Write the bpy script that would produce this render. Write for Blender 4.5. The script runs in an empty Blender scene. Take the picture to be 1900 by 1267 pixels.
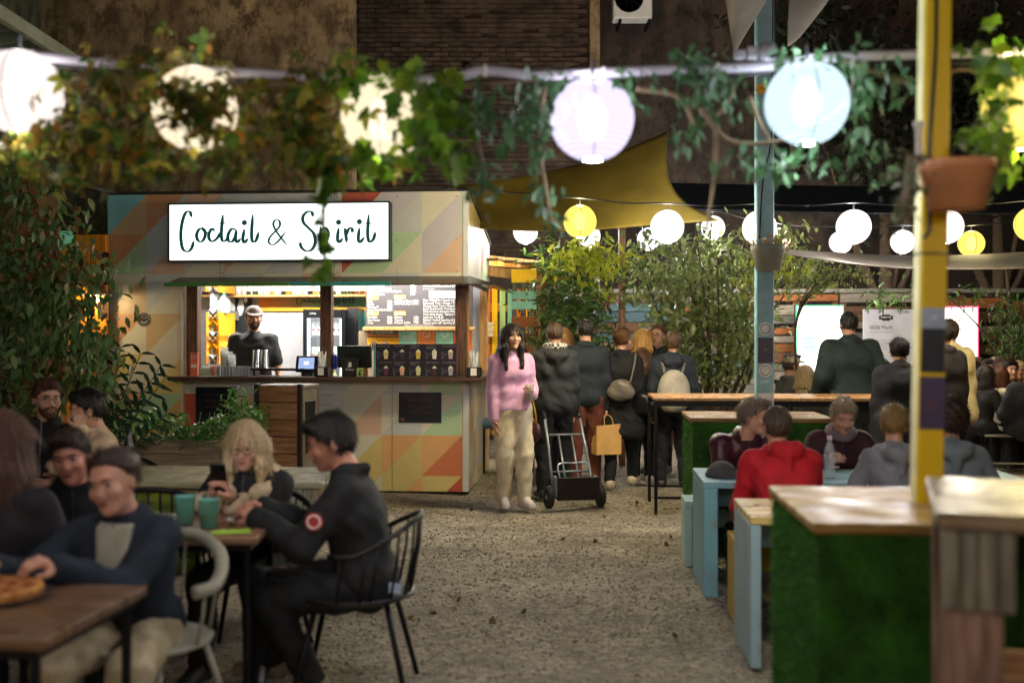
import bpy, math, random
import numpy as np
from mathutils import Vector, Matrix, Euler
R = math.radians
random.seed(7); RS = np.random.RandomState(11)
scene = bpy.context.scene
col = scene.collection

# ------------------------------------------------------------------ camera
F, H, CY = 2000.0, 1.55, 633.5          # focal length and horizon in photograph pixels, lens height in metres
cam_d = bpy.data.cameras.new('camera'); cam = bpy.data.objects.new('camera', cam_d); col.objects.link(cam)
cam.location = (0, 0, H); cam.rotation_euler = (R(90), 0, 0)
cam_d.sensor_width = 36; cam_d.lens = 36*F/1900; cam_d.clip_end = 400; cam_d.clip_start = .05
cam_d.dof.use_dof = True; cam_d.dof.focus_distance = 10.6; cam_d.dof.aperture_fstop = 1.35
scene.camera = cam
# ------------------------------------------------------------------ night sky
world = bpy.data.worlds.new('World'); scene.world = world; world.use_nodes = True
wn = world.node_tree
sky = wn.nodes.new('ShaderNodeTexSky'); sky.sky_type = 'NISHITA'; sky.sun_disc = False
sky.sun_elevation = R(2); sky.sun_rotation = R(200)
wn.links.new(sky.outputs[0], wn.nodes['Background'].inputs[0]); wn.nodes['Background'].inputs[1].default_value = .02
sun_d = bpy.data.lights.new('moon', 'SUN'); sun_d.energy = .012; sun_d.angle = R(3); sun_d.color = (.75, .85, 1)
sun = bpy.data.objects.new('moon', sun_d); col.objects.link(sun); sun.rotation_euler = (R(50), 0, R(-20)); sun.location = (0, 0, 20)
vs = scene.view_settings
vs.view_transform = 'Standard'; vs.look = 'None'; vs.exposure = 1.42; vs.gamma = 1; vs.use_curve_mapping = False
cy = scene.cycles
cy.use_denoising = True; cy.max_bounces = 6; cy.diffuse_bounces = 3; cy.glossy_bounces = 3; cy.transmission_bounces = 6
cy.transparent_max_bounces = 12; cy.sample_clamp_indirect = 3; cy.caustics_reflective = False; cy.caustics_refractive = False
cy.use_light_tree = True; cy.blur_glossy = .5

# ------------------------------------------------------------------ helpers
def P(px, py, d):      # a photograph pixel at depth d metres -> the point of the place
    return Vector(((px-950)/F*d, d, H+(CY-py)/F*d))
def G(px, d): return Vector(((px-950)/F*d, d, 0))
def C(h):
    h = h.lstrip('#'); o = []
    for i in (0, 2, 4):
        c = int(h[i:i+2], 16)/255
        o.append(c/12.92 if c <= .04045 else ((c+.055)/1.055)**2.4)
    return tuple(o)
def tag(o, label=None, cat=None, group=None, kind=None):
    if label: o['label'] = label
    if cat: o['category'] = cat
    if group: o['group'] = group
    if kind: o['kind'] = kind
    return o
def link(name, me, parent=None):
    o = bpy.data.objects.new(name, me); col.objects.link(o)
    if parent: o.parent = parent
    return o
def thing(name, label, cat, loc=(0, 0, 0), rz=0, group=None):
    o = link(name, None); o.location = loc; o.rotation_euler = (0, 0, rz); o.empty_display_size = .1
    return tag(o, label, cat, group)

class MB:
    def __init__(s): s.v = []; s.f = []; s.mi = []
    def add(s, vs, fs, mi=0):
        n = len(s.v); s.v += [tuple(v) for v in vs]; s.f += [tuple(i+n for i in f) for f in fs]; s.mi += [mi]*len(fs); return s
    def box(s, x0, x1, y0, y1, z0, z1, c=0, M=None, mi=0):
        if c <= 0:
            v = [(x, y, z) for z in (z0, z1) for y in (y0, y1) for x in (x0, x1)]
            f = [(0, 2, 3, 1), (4, 5, 7, 6), (0, 1, 5, 4), (2, 6, 7, 3), (0, 4, 6, 2), (1, 3, 7, 5)]
        else:
            c = min(c, (x1-x0)*.45, (y1-y0)*.45, (z1-z0)*.45)
            X = (x0, x1); Y = (y0, y1); Z = (z0, z1); v = []; ix = {}
            for i in (0, 1):
                for j in (0, 1):
                    for k in (0, 1):
                        for a in range(3):
                            p = [X[i], Y[j], Z[k]]; sg = (1-2*i, 1-2*j, 1-2*k)
                            for b in range(3):
                                if b != a: p[b] += sg[b]*c
                            ix[i, j, k, a] = len(v); v.append(p)
            f = []
            for a in range(3):
                b, d = (a+1) % 3, (a+2) % 3
                for t in (0, 1):
                    q = []
                    for (m, n) in ((0, 0), (1, 0), (1, 1), (0, 1)):
                        k = [0]*3; k[a] = t; k[b] = m; k[d] = n; q.append(ix[k[0], k[1], k[2], a])
                    f.append(q if t else q[::-1])
                for m in (0, 1):       # edge chamfers along axis a
                    for n in (0, 1):
                        k0 = [0]*3; k1 = [0]*3; k1[a] = 1
                        for k in (k0, k1): k[b] = m; k[d] = n
                        q = [ix[(*k0, b)], ix[(*k1, b)], ix[(*k1, d)], ix[(*k0, d)]]
                        f.append(q if m == n else q[::-1])
            for i in (0, 1):
                for j in (0, 1):
                    for k in (0, 1):
                        q = [ix[i, j, k, a] for a in range(3)]
                        f.append(q if (i+j+k) % 2 else q[::-1])
        if M is not None: v = [M @ Vector(p) for p in v]
        return s.add(v, f, mi)
    def bar(s, a, b, w, h, c=0, up=(0, 0, 1)):
        a = Vector(a); b = Vector(b); d = b-a; L = d.length; d.normalize(); u = Vector(up)
        if abs(d.dot(u)) > .98: u = Vector((0, 1, 0))
        x = d.cross(u).normalized(); u = x.cross(d)
        M = Matrix((x, d, u)).transposed().to_4x4(); M.translation = a
        return s.box(-w/2, w/2, 0, L, -h/2, h/2, c, M)
    def tube(s, pts, r, n=8, cap=True, closed=False):
        pts = [Vector(p) for p in pts]; m = len(pts); rs = r if hasattr(r, '__len__') else [r]*m
        v = []; pu = None
        for i, p in enumerate(pts):
            if closed: t = pts[(i+1) % m]-pts[i-1]
            else: t = pts[min(i+1, m-1)]-pts[max(i-1, 0)]
            t.normalize()
            if pu is None: u = t.orthogonal().normalized()
            else:
                u = pu-t*pu.dot(t)
                u = u.normalized() if u.length > 1e-6 else t.orthogonal().normalized()
            pu = u; w = t.cross(u)
            for k in range(n):
                a = 2*math.pi*k/n; v.append(p+(u*math.cos(a)+w*math.sin(a))*rs[i])
        f = []
        for i in range(m if closed else m-1):
            j = (i+1) % m
            for k in range(n): f.append((i*n+k, i*n+(k+1) % n, j*n+(k+1) % n, j*n+k))
        if cap and not closed: f.append(tuple(range(n))[::-1]); f.append(tuple((m-1)*n+k for k in range(n)))
        return s.add(v, f)
    def lathe(s, prof, n=20, o=(0, 0, 0), M=None):
        v = []
        for (r, z) in prof:
            for k in range(n):
                a = 2*math.pi*k/n; p = Vector((o[0]+r*math.cos(a), o[1]+r*math.sin(a), o[2]+z)); v.append(M @ p if M else p)
        f = []
        for i in range(len(prof)-1):
            for k in range(n): f.append((i*n+k, i*n+(k+1) % n, (i+1)*n+(k+1) % n, (i+1)*n+k))
        return s.add(v, f)
    def prism(s, pts, t, M=None):      # outline in XZ, thickness along +Y
        n = len(pts); v = [(p[0], 0, p[1]) for p in pts]+[(p[0], t, p[1]) for p in pts]
        f = [tuple(range(n)), tuple(range(2*n-1, n-1, -1))]+[(i, i+n, (i+1) % n+n, (i+1) % n) for i in range(n)]
        if M is not None: v = [M @ Vector(p) for p in v]
        return s.add(v, f)
    def mesh(s, name, smooth=False):
        me = bpy.data.meshes.new(name); me.from_pydata(s.v, [], s.f)
        if any(s.mi): me.polygons.foreach_set('material_index', s.mi)
        if smooth: me.shade_smooth()
        me.update(); return me
    def build(s, name, m, parent=None, smooth=False):
        me = s.mesh(name, smooth)
        for q in (m if isinstance(m, (list, tuple)) else [m]): me.materials.append(q)
        return link(name, me, parent)
def auto(o, ang=40):
    me = o.data; me.shade_smooth()
    try: me.set_sharp_from_angle(angle=R(ang))
    except Exception: pass
    return o
def dup(root):
    r = root.copy(); col.objects.link(r)
    for ch in [o for o in root.children]:
        c = ch.copy(); col.objects.link(c); c.parent = r
        for g in ch.children:
            d = g.copy(); col.objects.link(d); d.parent = c
    return r
def catmull(pts, n=6, closed=False):
    pts = [Vector(p) for p in pts]; m = len(pts); o = []
    rng = range(m) if closed else range(m-1)
    for i in rng:
        p0 = pts[(i-1) % m] if closed or i else pts[0]*2-pts[1]
        p1 = pts[i]; p2 = pts[(i+1) % m]
        p3 = pts[(i+2) % m] if closed or i+2 < m else p2*2-p1
        for k in range(n):
            t = k/n; o.append(.5*((2*p1)+(p2-p0)*t+(2*p0-5*p1+4*p2-p3)*t*t+(3*p1-p0-3*p2+p3)*t**3))
    if not closed: o.append(pts[-1])
    return o

# ------------------------------------------------------------------ materials
_M = {}
def mat(name, c, rough=.7, var=.18, scale=6, stretch=(1, 1, 1), bump=.0, bscale=60, metal=0, c2=None, rand=.0, spec=.4, emit=None, estr=0, trans=0., coord='Object', alpha=1., coat=0., ramp=(.35, .65)):
    if name in _M: return _M[name]
    m = bpy.data.materials.new(name); m.use_nodes = True; nt = m.node_tree; N = nt.nodes; L = nt.links
    b = N['Principled BSDF']; out = N['Material Output']
    if isinstance(c, str): c = C(c)
    if isinstance(c2, str): c2 = C(c2)
    b.inputs['Roughness'].default_value = rough; b.inputs['Metallic'].default_value = metal
    b.inputs['Specular IOR Level'].default_value = spec; b.inputs['Coat Weight'].default_value = coat; b.inputs['Coat Roughness'].default_value = .15
    if alpha < 1: b.inputs['Alpha'].default_value = alpha
    tc = N.new('ShaderNodeTexCoord'); mp = N.new('ShaderNodeMapping'); mp.inputs['Scale'].default_value = stretch
    L.new(tc.outputs[coord], mp.inputs[0])
    oi = N.new('ShaderNodeObjectInfo'); ad = N.new('ShaderNodeVectorMath'); ad.operation = 'ADD'
    sc_ = N.new('ShaderNodeVectorMath'); sc_.operation = 'SCALE'; sc_.inputs['Scale'].default_value = 37
    cb = N.new('ShaderNodeCombineXYZ')
    for k in range(3): L.new(oi.outputs['Random'], cb.inputs[k])
    L.new(cb.outputs[0], sc_.inputs[0]); L.new(mp.outputs[0], ad.inputs[0]); L.new(sc_.outputs[0], ad.inputs[1])
    no = N.new('ShaderNodeTexNoise'); no.inputs['Scale'].default_value = scale; no.inputs['Detail'].default_value = 6; no.inputs['Roughness'].default_value = .6
    L.new(ad.outputs[0], no.inputs['Vector'])
    rp = N.new('ShaderNodeValToRGB'); rp.color_ramp.elements[0].position = ramp[0]; rp.color_ramp.elements[1].position = ramp[1]
    a = tuple(max(0, x*(1-var)) for x in c); z = c2 or tuple(min(1, x*(1+var)) for x in c)
    rp.color_ramp.elements[0].color = (*a, 1); rp.color_ramp.elements[1].color = (*z, 1)
    L.new(no.outputs[0], rp.inputs[0]); cout = rp.outputs[0]
    if rand:
        hs = N.new('ShaderNodeHueSaturation'); mr = N.new('ShaderNodeMapRange'); mr.inputs[3].default_value = 1-rand; mr.inputs[4].default_value = 1+rand
        L.new(oi.outputs['Random'], mr.inputs[0]); L.new(mr.outputs[0], hs.inputs['Value']); L.new(cout, hs.inputs['Color']); cout = hs.outputs[0]
    L.new(cout, b.inputs['Base Color'])
    if coat:
        mrr = N.new('ShaderNodeMapRange'); mrr.inputs[1].default_value = .35; mrr.inputs[2].default_value = .65; mrr.inputs[3].default_value = max(.05, rough-.1); mrr.inputs[4].default_value = rough+.3
        n3 = N.new('ShaderNodeTexNoise'); n3.inputs['Scale'].default_value = 7; n3.inputs['Detail'].default_value = 5; L.new(tc.outputs[coord], n3.inputs['Vector']); L.new(n3.outputs[0], mrr.inputs[0]); L.new(mrr.outputs[0], b.inputs['Roughness']); L.new(mrr.outputs[0], b.inputs['Coat Roughness'])
    if bump:
        n2 = N.new('ShaderNodeTexNoise'); n2.inputs['Scale'].default_value = bscale; n2.inputs['Detail'].default_value = 4
        L.new(ad.outputs[0], n2.inputs['Vector']); bp = N.new('ShaderNodeBump'); bp.inputs['Strength'].default_value = bump; bp.inputs['Distance'].default_value = .01
        L.new(n2.outputs[0], bp.inputs['Height']); L.new(bp.outputs[0], b.inputs['Normal'])
    if emit is not None:
        if isinstance(emit, str): emit = C(emit)
        b.inputs['Emission Color'].default_value = (*emit, 1); b.inputs['Emission Strength'].default_value = estr
    if trans:
        tr = N.new('ShaderNodeBsdfTranslucent'); L.new(cout, tr.inputs[0]); mx = N.new('ShaderNodeMixShader'); mx.inputs[0].default_value = trans
        L.new(b.outputs[0], mx.inputs[1]); L.new(tr.outputs[0], mx.inputs[2]); L.new(mx.outputs[0], out.inputs[0])
    _M[name] = m; return m
def emis(name, c, s):
    if name in _M: return _M[name]
    m = bpy.data.materials.new(name); m.use_nodes = True; nt = m.node_tree
    nt.nodes.remove(nt.nodes['Principled BSDF']); e = nt.nodes.new('ShaderNodeEmission')
    e.inputs[0].default_value = (*(C(c) if isinstance(c, str) else c), 1); e.inputs[1].default_value = s
    nt.links.new(e.outputs[0], nt.nodes['Material Output'].inputs[0]); _M[name] = m; return m
def clear(name, c, mixf=.25, rough=.1):     # thin clear plastic or glass
    if name in _M: return _M[name]
    m = bpy.data.materials.new(name); m.use_nodes = True; nt = m.node_tree; b = nt.nodes['Principled BSDF']
    b.inputs['Base Color'].default_value = (*C(c), 1); b.inputs['Roughness'].default_value = rough
    t = nt.nodes.new('ShaderNodeBsdfTransparent'); mx = nt.nodes.new('ShaderNodeMixShader'); mx.inputs[0].default_value = mixf
    nt.links.new(t.outputs[0], mx.inputs[1]); nt.links.new(b.outputs[0], mx.inputs[2]); nt.links.new(mx.outputs[0], nt.nodes['Material Output'].inputs[0])
    _M[name] = m; return m
def wood(name, c, c2, rough=.55, axis=0, rand=.12, scale=5, coat=0, bump=.15):
    st = [9, 9, 9]; st[axis] = .8
    return mat(name, c, rough, .25, scale, tuple(st), bump, 14, c2=c2, rand=rand, coat=coat)

black_metal = mat('black_metal', '#1c1c1e', .4, .2, metal=.6)
black_plastic = mat('black_plastic', '#17181a', .35)
steel = mat('steel', '#b8bcc0', .25, .08, metal=1)
white_plastic = mat('white_plastic', '#cfcdc6', .35, .05)
wood_x = wood('wood_x', '#8a6444', '#b08258', axis=0)
wood_y = wood('wood_y', '#8a6444', '#b08258', axis=1)
wood_z = wood('wood_z', '#6e4c36', '#946a48', axis=2)
wood_pale = wood('wood_pale', '#c08a4c', '#dcae70', axis=2)
wood_dark = wood('wood_dark', '#2e2019', '#4a3527', axis=0)
white_ink = mat('white_ink', '#e8e6e0', .6, .03)
dark_ink = mat('dark_ink', '#1b1c20', .6, .03)

def text(body, size, m, parent, M, name='lettering', align='LEFT', extrude=.0006, space=1.0, cond=1.0):
    c = bpy.data.curves.new('t', 'FONT'); c.body = body; c.size = size; c.align_x = align; c.extrude = extrude; c.space_line = space; c.resolution_u = 2
    o = bpy.data.objects.new('t', c); col.objects.link(o)
    dg = bpy.context.evaluated_depsgraph_get()
    me = bpy.data.meshes.new_from_object(o.evaluated_get(dg)); bpy.data.objects.remove(o); bpy.data.curves.remove(c)
    T = M @ Matrix.Rotation(R(90), 4, 'X') @ Matrix.Diagonal((cond, 1, 1, 1)); me.transform(T); me.name = name
    me.materials.clear(); me.materials.append(m)
    return link(name, me, parent)
def Tr(x, y, z): return Matrix.Translation((x, y, z))

# ------------------------------------------------------------------ leaves
def leaf_ovate(w=.42, fold=.12, droop=.18):
    n = 4; v = [(0, 0, 0)]; f = []
    xs = [.28, .8, 1., .8]; 
    rows = []
    for i in range(1, n):
        t = i/n; hw = w*.5*math.sin(math.pi*t**.8)
        z = -droop*t*t
        rows.append(len(v)); v += [(-hw, t, z+fold*hw*2), (0, t, z), (hw, t, z+fold*hw*2)]
    tip = len(v); v.append((0, 1, -droop))
    a = rows[0]; f += [(0, a+1, a), (0, a+2, a+1)]
    for i in range(len(rows)-1):
        a, b = rows[i], rows[i+1]; f += [(a, a+1, b+1, b), (a+1, a+2, b+2, b+1)]
    a = rows[-1]; f += [(a, a+1, tip), (a+1, a+2, tip)]
    return np.array(v), f
def leaf_lobed():
    prof = [(0, .02), (.3, -.12), (.5, .12), (.36, .3), (.56, .52), (.28, .58), (.16, .74), (0, 1.05)]
    pts = prof+[(-x, y) for x, y in prof[-2:0:-1]]
    v = [(0, .3, 0)]+[(x, y, -.35*abs(x)**1.5-.2*max(0, y-.4)) for x, y in pts]; n = len(pts)
    return np.array(v), [(0, 1+i, 1+(i+1) % n) for i in range(n)]
def leaf_palm(k=5):
    V = []; Fc = []
    lv, lf = leaf_ovate(.5, .15, .3)
    for i in range(k):
        a = R(-100+200*i/(k-1)); s = .62+.38*math.cos(a)
        Rm = np.array(Matrix.Rotation(-a, 3, 'Z')); n = len(V)
        q = (lv*[.9*s, .9*s, s]+[0, .06, 0]) @ Rm.T; q[:, 2] -= .12*abs(a)
        V += list(map(tuple, q)); Fc += [tuple(j+n for j in f) for f in lf]
    return np.array(V), Fc
LEAF = {'ovate': leaf_ovate(), 'lance': leaf_ovate(.28, .2, .25), 'lobed': leaf_lobed(), 'palm': leaf_palm()}
def leaf_mat(name, cols, rough=.45, trans=.35):
    if name in _M: return _M[name]
    m = bpy.data.materials.new(name); m.use_nodes = True; nt = m.node_tree; N = nt.nodes; L = nt.links; b = N['Principled BSDF']
    g = N.new('ShaderNodeNewGeometry'); oi = N.new('ShaderNodeObjectInfo'); ad = N.new('ShaderNodeMath'); ad.operation = 'ADD'; fr = N.new('ShaderNodeMath'); fr.operation = 'FRACT'
    L.new(g.outputs['Random Per Island'], ad.inputs[0]); L.new(oi.outputs['Random'], ad.inputs[1]); L.new(ad.outputs[0], fr.inputs[0])
    rp = N.new('ShaderNodeValToRGB'); rp.color_ramp.interpolation = 'LINEAR'; els = rp.color_ramp.elements
    for i, c in enumerate(cols):
        p = i/max(1, len(cols)-1)
        e = els[i] if i < 2 else els.new(p)
        e.position = p; e.color = (*C(c), 1)
    L.new(fr.outputs[0], rp.inputs[0])
    no = N.new('ShaderNodeTexNoise'); no.inputs['Scale'].default_value = 30; tc = N.new('ShaderNodeTexCoord'); L.new(tc.outputs['Object'], no.inputs['Vector'])
    mr = N.new('ShaderNodeMapRange'); mr.inputs[3].default_value = .6; mr.inputs[4].default_value = 1.35; L.new(no.outputs[0], mr.inputs[0])
    hs = N.new('ShaderNodeHueSaturation'); L.new(mr.outputs[0], hs.inputs['Value']); L.new(rp.outputs[0], hs.inputs['Color'])
    L.new(hs.outputs[0], b.inputs['Base Color']); b.inputs['Roughness'].default_value = rough; b.inputs['Specular IOR Level'].default_value = .4
    tr = N.new('ShaderNodeBsdfTranslucent'); L.new(hs.outputs[0], tr.inputs[0]); mx = N.new('ShaderNodeMixShader'); mx.inputs[0].default_value = trans
    L.new(b.outputs[0], mx.inputs[1]); L.new(tr.outputs[0], mx.inputs[2]); L.new(mx.outputs[0], N['Material Output'].inputs[0])
    _M[name] = m; return m
def rand_rots(n, droop=.6, rs=RS):
    """orientation matrices: leaf axis (+Y) mostly hanging, face turned at random"""
    out = np.zeros((n, 3, 3))
    az = rs.rand(n)*2*np.pi; el = -droop+rs.randn(n)*.55; tw = rs.randn(n)*.7
    y = np.stack([np.cos(az)*np.cos(el), np.sin(az)*np.cos(el), np.sin(el)], 1)
    up = np.array([0, 0, 1.])+rs.randn(n, 3)*.35
    x = np.cross(y, up); x /= np.linalg.norm(x, axis=1)[:, None]+1e-9; z = np.cross(x, y)
    c, s = np.cos(tw)[:, None], np.sin(tw)[:, None]
    out[:, :, 0] = x*c+z*s; out[:, :, 1] = y; out[:, :, 2] = z*c-x*s
    return out
def leaves(parent, pos, size, kind, m, n_obj=0, rots=None, name='leaf', group_name='leaf_mass', rs=RS):
    """pos (n,3) local; the n_obj largest-showing leaves become objects of their own, the rest one joined part"""
    pos = np.asarray(pos, float); n = len(pos); size = np.broadcast_to(np.asarray(size, float), (n,))
    rots = rand_rots(n, rs=rs) if rots is None else rots
    lv, lf = LEAF[kind]
    order = np.argsort(-(size*rs.uniform(.9, 1.1, n)/np.maximum(1, 1)))[:n_obj]
    isobj = np.zeros(n, bool); isobj[order] = True
    if n_obj:
        me = bpy.data.meshes.new(name); me.from_pydata([tuple(v) for v in lv], [], lf); me.shade_smooth(); me.materials.append(m)
        for i in order:
            o = link(name, me, parent); M = Matrix(rots[i].tolist()).to_4x4() @ Matrix.Diagonal((size[i], size[i], size[i], 1)); M.translation = pos[i]; o.matrix_basis = M
    k = np.where(~isobj)[0]
    if len(k):
        V = np.einsum('nij,vj->nvi', rots[k], lv)*size[k][:, None, None]+pos[k][:, None, :]
        V = V.reshape(-1, 3); nv = len(lv)
        lens = np.array([len(f) for f in lf]); base = np.concatenate([np.array(f) for f in lf])
        loops = (base[None, :]+np.arange(len(k))[:, None]*nv).ravel(); ltot = np.tile(lens, len(k)); lst = np.concatenate([[0], np.cumsum(ltot)[:-1]])
        me = bpy.data.meshes.new(group_name); me.vertices.add(len(V)); me.vertices.foreach_set('co', V.ravel().astype(np.float32))
        me.loops.add(len(loops)); me.loops.foreach_set('vertex_index', loops.astype(np.int32))
        me.polygons.add(len(ltot)); me.polygons.foreach_set('loop_start', lst.astype(np.int32)); me.polygons.foreach_set('loop_total', ltot.astype(np.int32))
        me.update(calc_edges=True); me.shade_smooth(); me.materials.append(m)
        o = link(group_name, me, parent); o['kind'] = 'stuff'
# ------------------------------------------------------------------ people: continuous surfaces grown from a posed skeleton
def smin(a, b, k):
    h = np.maximum(k-np.abs(a-b), 0)/k
    return np.minimum(a, b)-h*h*k*.25
def cone(p, a, b, ra, rb):
    a = np.asarray(a, np.float32); b = np.asarray(b, np.float32); ba = b-a
    t = np.clip(((p-a) @ ba)/max(1e-9, float(ba @ ba)), 0, 1)
    return np.linalg.norm(p-a-t[..., None]*ba, axis=-1)-(ra+(rb-ra)*t)
def ell(p, c, r, Rm=None):
    q = p-np.asarray(c, np.float32)
    if Rm is not None: q = q @ Rm
    r = np.asarray(r, np.float32); k0 = np.linalg.norm(q/r, axis=-1); k1 = np.linalg.norm(q/(r*r), axis=-1)+1e-9
    return k0*(k0-1)/k1
def union(p, prims, k):
    d = None
    for pr in prims:
        e = cone(p, *pr[1:]) if pr[0] == 'c' else ell(p, *pr[1:])
        d = e if d is None else smin(d, e, k)
    return d
def wob(p, amp, fr, seed=0):
    s = np.float32(seed*1.7)
    return amp*(np.sin(p[..., 0]*fr+p[..., 2]*fr*.6+s)*np.sin(p[..., 1]*fr*1.1+s*2)+.6*np.sin(p[..., 2]*fr*1.7+p[..., 0]*fr*.9+s*3)*np.sin(p[..., 1]*fr*1.3-p[..., 2]*fr*.5))
def bounds(prims, pad):
    lo = np.full(3, 9e9); hi = -lo
    for pr in prims:
        if pr[0] == 'c': pts = [(pr[1], pr[3]), (pr[2], pr[4])]
        else: pts = [(pr[1], max(pr[2]))]
        for c, r in pts:
            c = np.array(c); lo = np.minimum(lo, c-r); hi = np.maximum(hi, c+r)
    return lo-pad, hi+pad
_E = [((0,0,0),(1,0,0)),((0,1,0),(1,1,0)),((0,0,1),(1,0,1)),((0,1,1),(1,1,1)),((0,0,0),(0,1,0)),((1,0,0),(1,1,0)),((0,0,1),(0,1,1)),((1,0,1),(1,1,1)),((0,0,0),(0,0,1)),((1,0,0),(1,0,1)),((0,1,0),(0,1,1)),((1,1,0),(1,1,1))]
def nets(fn, lo, hi, h):
    lo = np.asarray(lo, np.float32); n = np.maximum(3, np.ceil((np.asarray(hi)-lo)/h).astype(int)+1)
    ax = [lo[i]+np.arange(n[i], dtype=np.float32)*h for i in range(3)]
    p = np.stack(np.meshgrid(*ax, indexing='ij'), -1); f = fn(p)
    s = f < 0; c = np.zeros(tuple(n-1), np.int8)
    for i in (0, 1):
        for j in (0, 1):
            for k in (0, 1): c += s[i:n[0]-1+i, j:n[1]-1+j, k:n[2]-1+k]
    mixed = (c > 0) & (c < 8); ijk = np.argwhere(mixed); m = len(ijk)
    idx = np.full(mixed.shape, -1, np.int64); idx[mixed] = np.arange(m)
    acc = np.zeros((m, 3)); cnt = np.zeros(m)
    for a, b in _E:
        a = np.array(a); b = np.array(b); ia = ijk+a; ib = ijk+b
        fa = f[ia[:, 0], ia[:, 1], ia[:, 2]]; fb = f[ib[:, 0], ib[:, 1], ib[:, 2]]; x = (fa < 0) != (fb < 0)
        t = np.where(x, fa/np.where(x, fa-fb, 1), 0); acc += np.where(x[:, None], a+t[:, None]*(b-a), 0); cnt += x
    v = (ijk+acc/np.maximum(cnt, 1)[:, None])*h+lo; F_ = []
    for axis in range(3):
        o = [(axis+1) % 3, (axis+2) % 3]; sl0 = [slice(None)]*3; sl1 = [slice(None)]*3; sl0[axis] = slice(0, -1); sl1[axis] = slice(1, None)
        e = s[tuple(sl0)] != s[tuple(sl1)]; q = np.argwhere(e)
        ok = (q[:, o[0]] > 0) & (q[:, o[1]] > 0) & (q[:, o[0]] < n[o[0]]-1) & (q[:, o[1]] < n[o[1]]-1); q = q[ok]
        ins = s[q[:, 0], q[:, 1], q[:, 2]]; L_ = []
        for (u, w) in ((-1, -1), (0, -1), (0, 0), (-1, 0)):
            r = q.copy(); r[:, o[0]] += u; r[:, o[1]] += w; L_.append(idx[r[:, 0], r[:, 1], r[:, 2]])
        qd = np.stack(L_, 1); qd[~ins] = qd[~ins][:, ::-1]; F_.append(qd)
    return v, np.concatenate(F_)
def np_mesh(name, parts, m):
    V = np.concatenate([p[0] for p in parts]); off = 0; Q = []
    for v, f in parts: Q.append(f+off); off += len(v)
    Q = np.concatenate(Q); me = bpy.data.meshes.new(name)
    me.vertices.add(len(V)); me.vertices.foreach_set('co', V.astype(np.float32).ravel())
    me.loops.add(Q.size); me.loops.foreach_set('vertex_index', Q.astype(np.int32).ravel())
    me.polygons.add(len(Q)); me.polygons.foreach_set('loop_start', np.arange(0, Q.size, 4, dtype=np.int32)); me.polygons.foreach_set('loop_total', np.full(len(Q), 4, np.int32))
    me.update(calc_edges=True); me.shade_smooth(); me.materials.append(m); return me
def ik(S, T, l1, l2, pole):
    S = Vector(S); T = Vector(T); d = T-S; L = d.length
    if L > (l1+l2)*.995: T = S+d*((l1+l2)*.995/L); d = T-S; L = d.length
    L = max(L, abs(l1-l2)+.02); d.normalize(); a = (l1*l1-l2*l2+L*L)/(2*L); hgt = math.sqrt(max(0, l1*l1-a*a))
    p = Vector(pole); p = (p-d*p.dot(d)); p.normalize()
    return S+d*a+p*hgt, S+d*L
def cloth(c, rough=.85, bump=.25, name=None, sheen=0):
    return mat('cloth_'+(name or c), c, rough, .2, 9, (1, 1, .7), bump=bump*3.2 if not name else bump, bscale=13 if not name else 120)
def skin_mat(c): return mat('skin_'+c, c, .48, .16, 22, bump=.12, bscale=150, spec=.35)
def hair_mat(c):
    return mat('hair_'+c, c, .45, .4, 5, (26, 26, 2.2), bump=.7, bscale=5, spec=.45)

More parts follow.
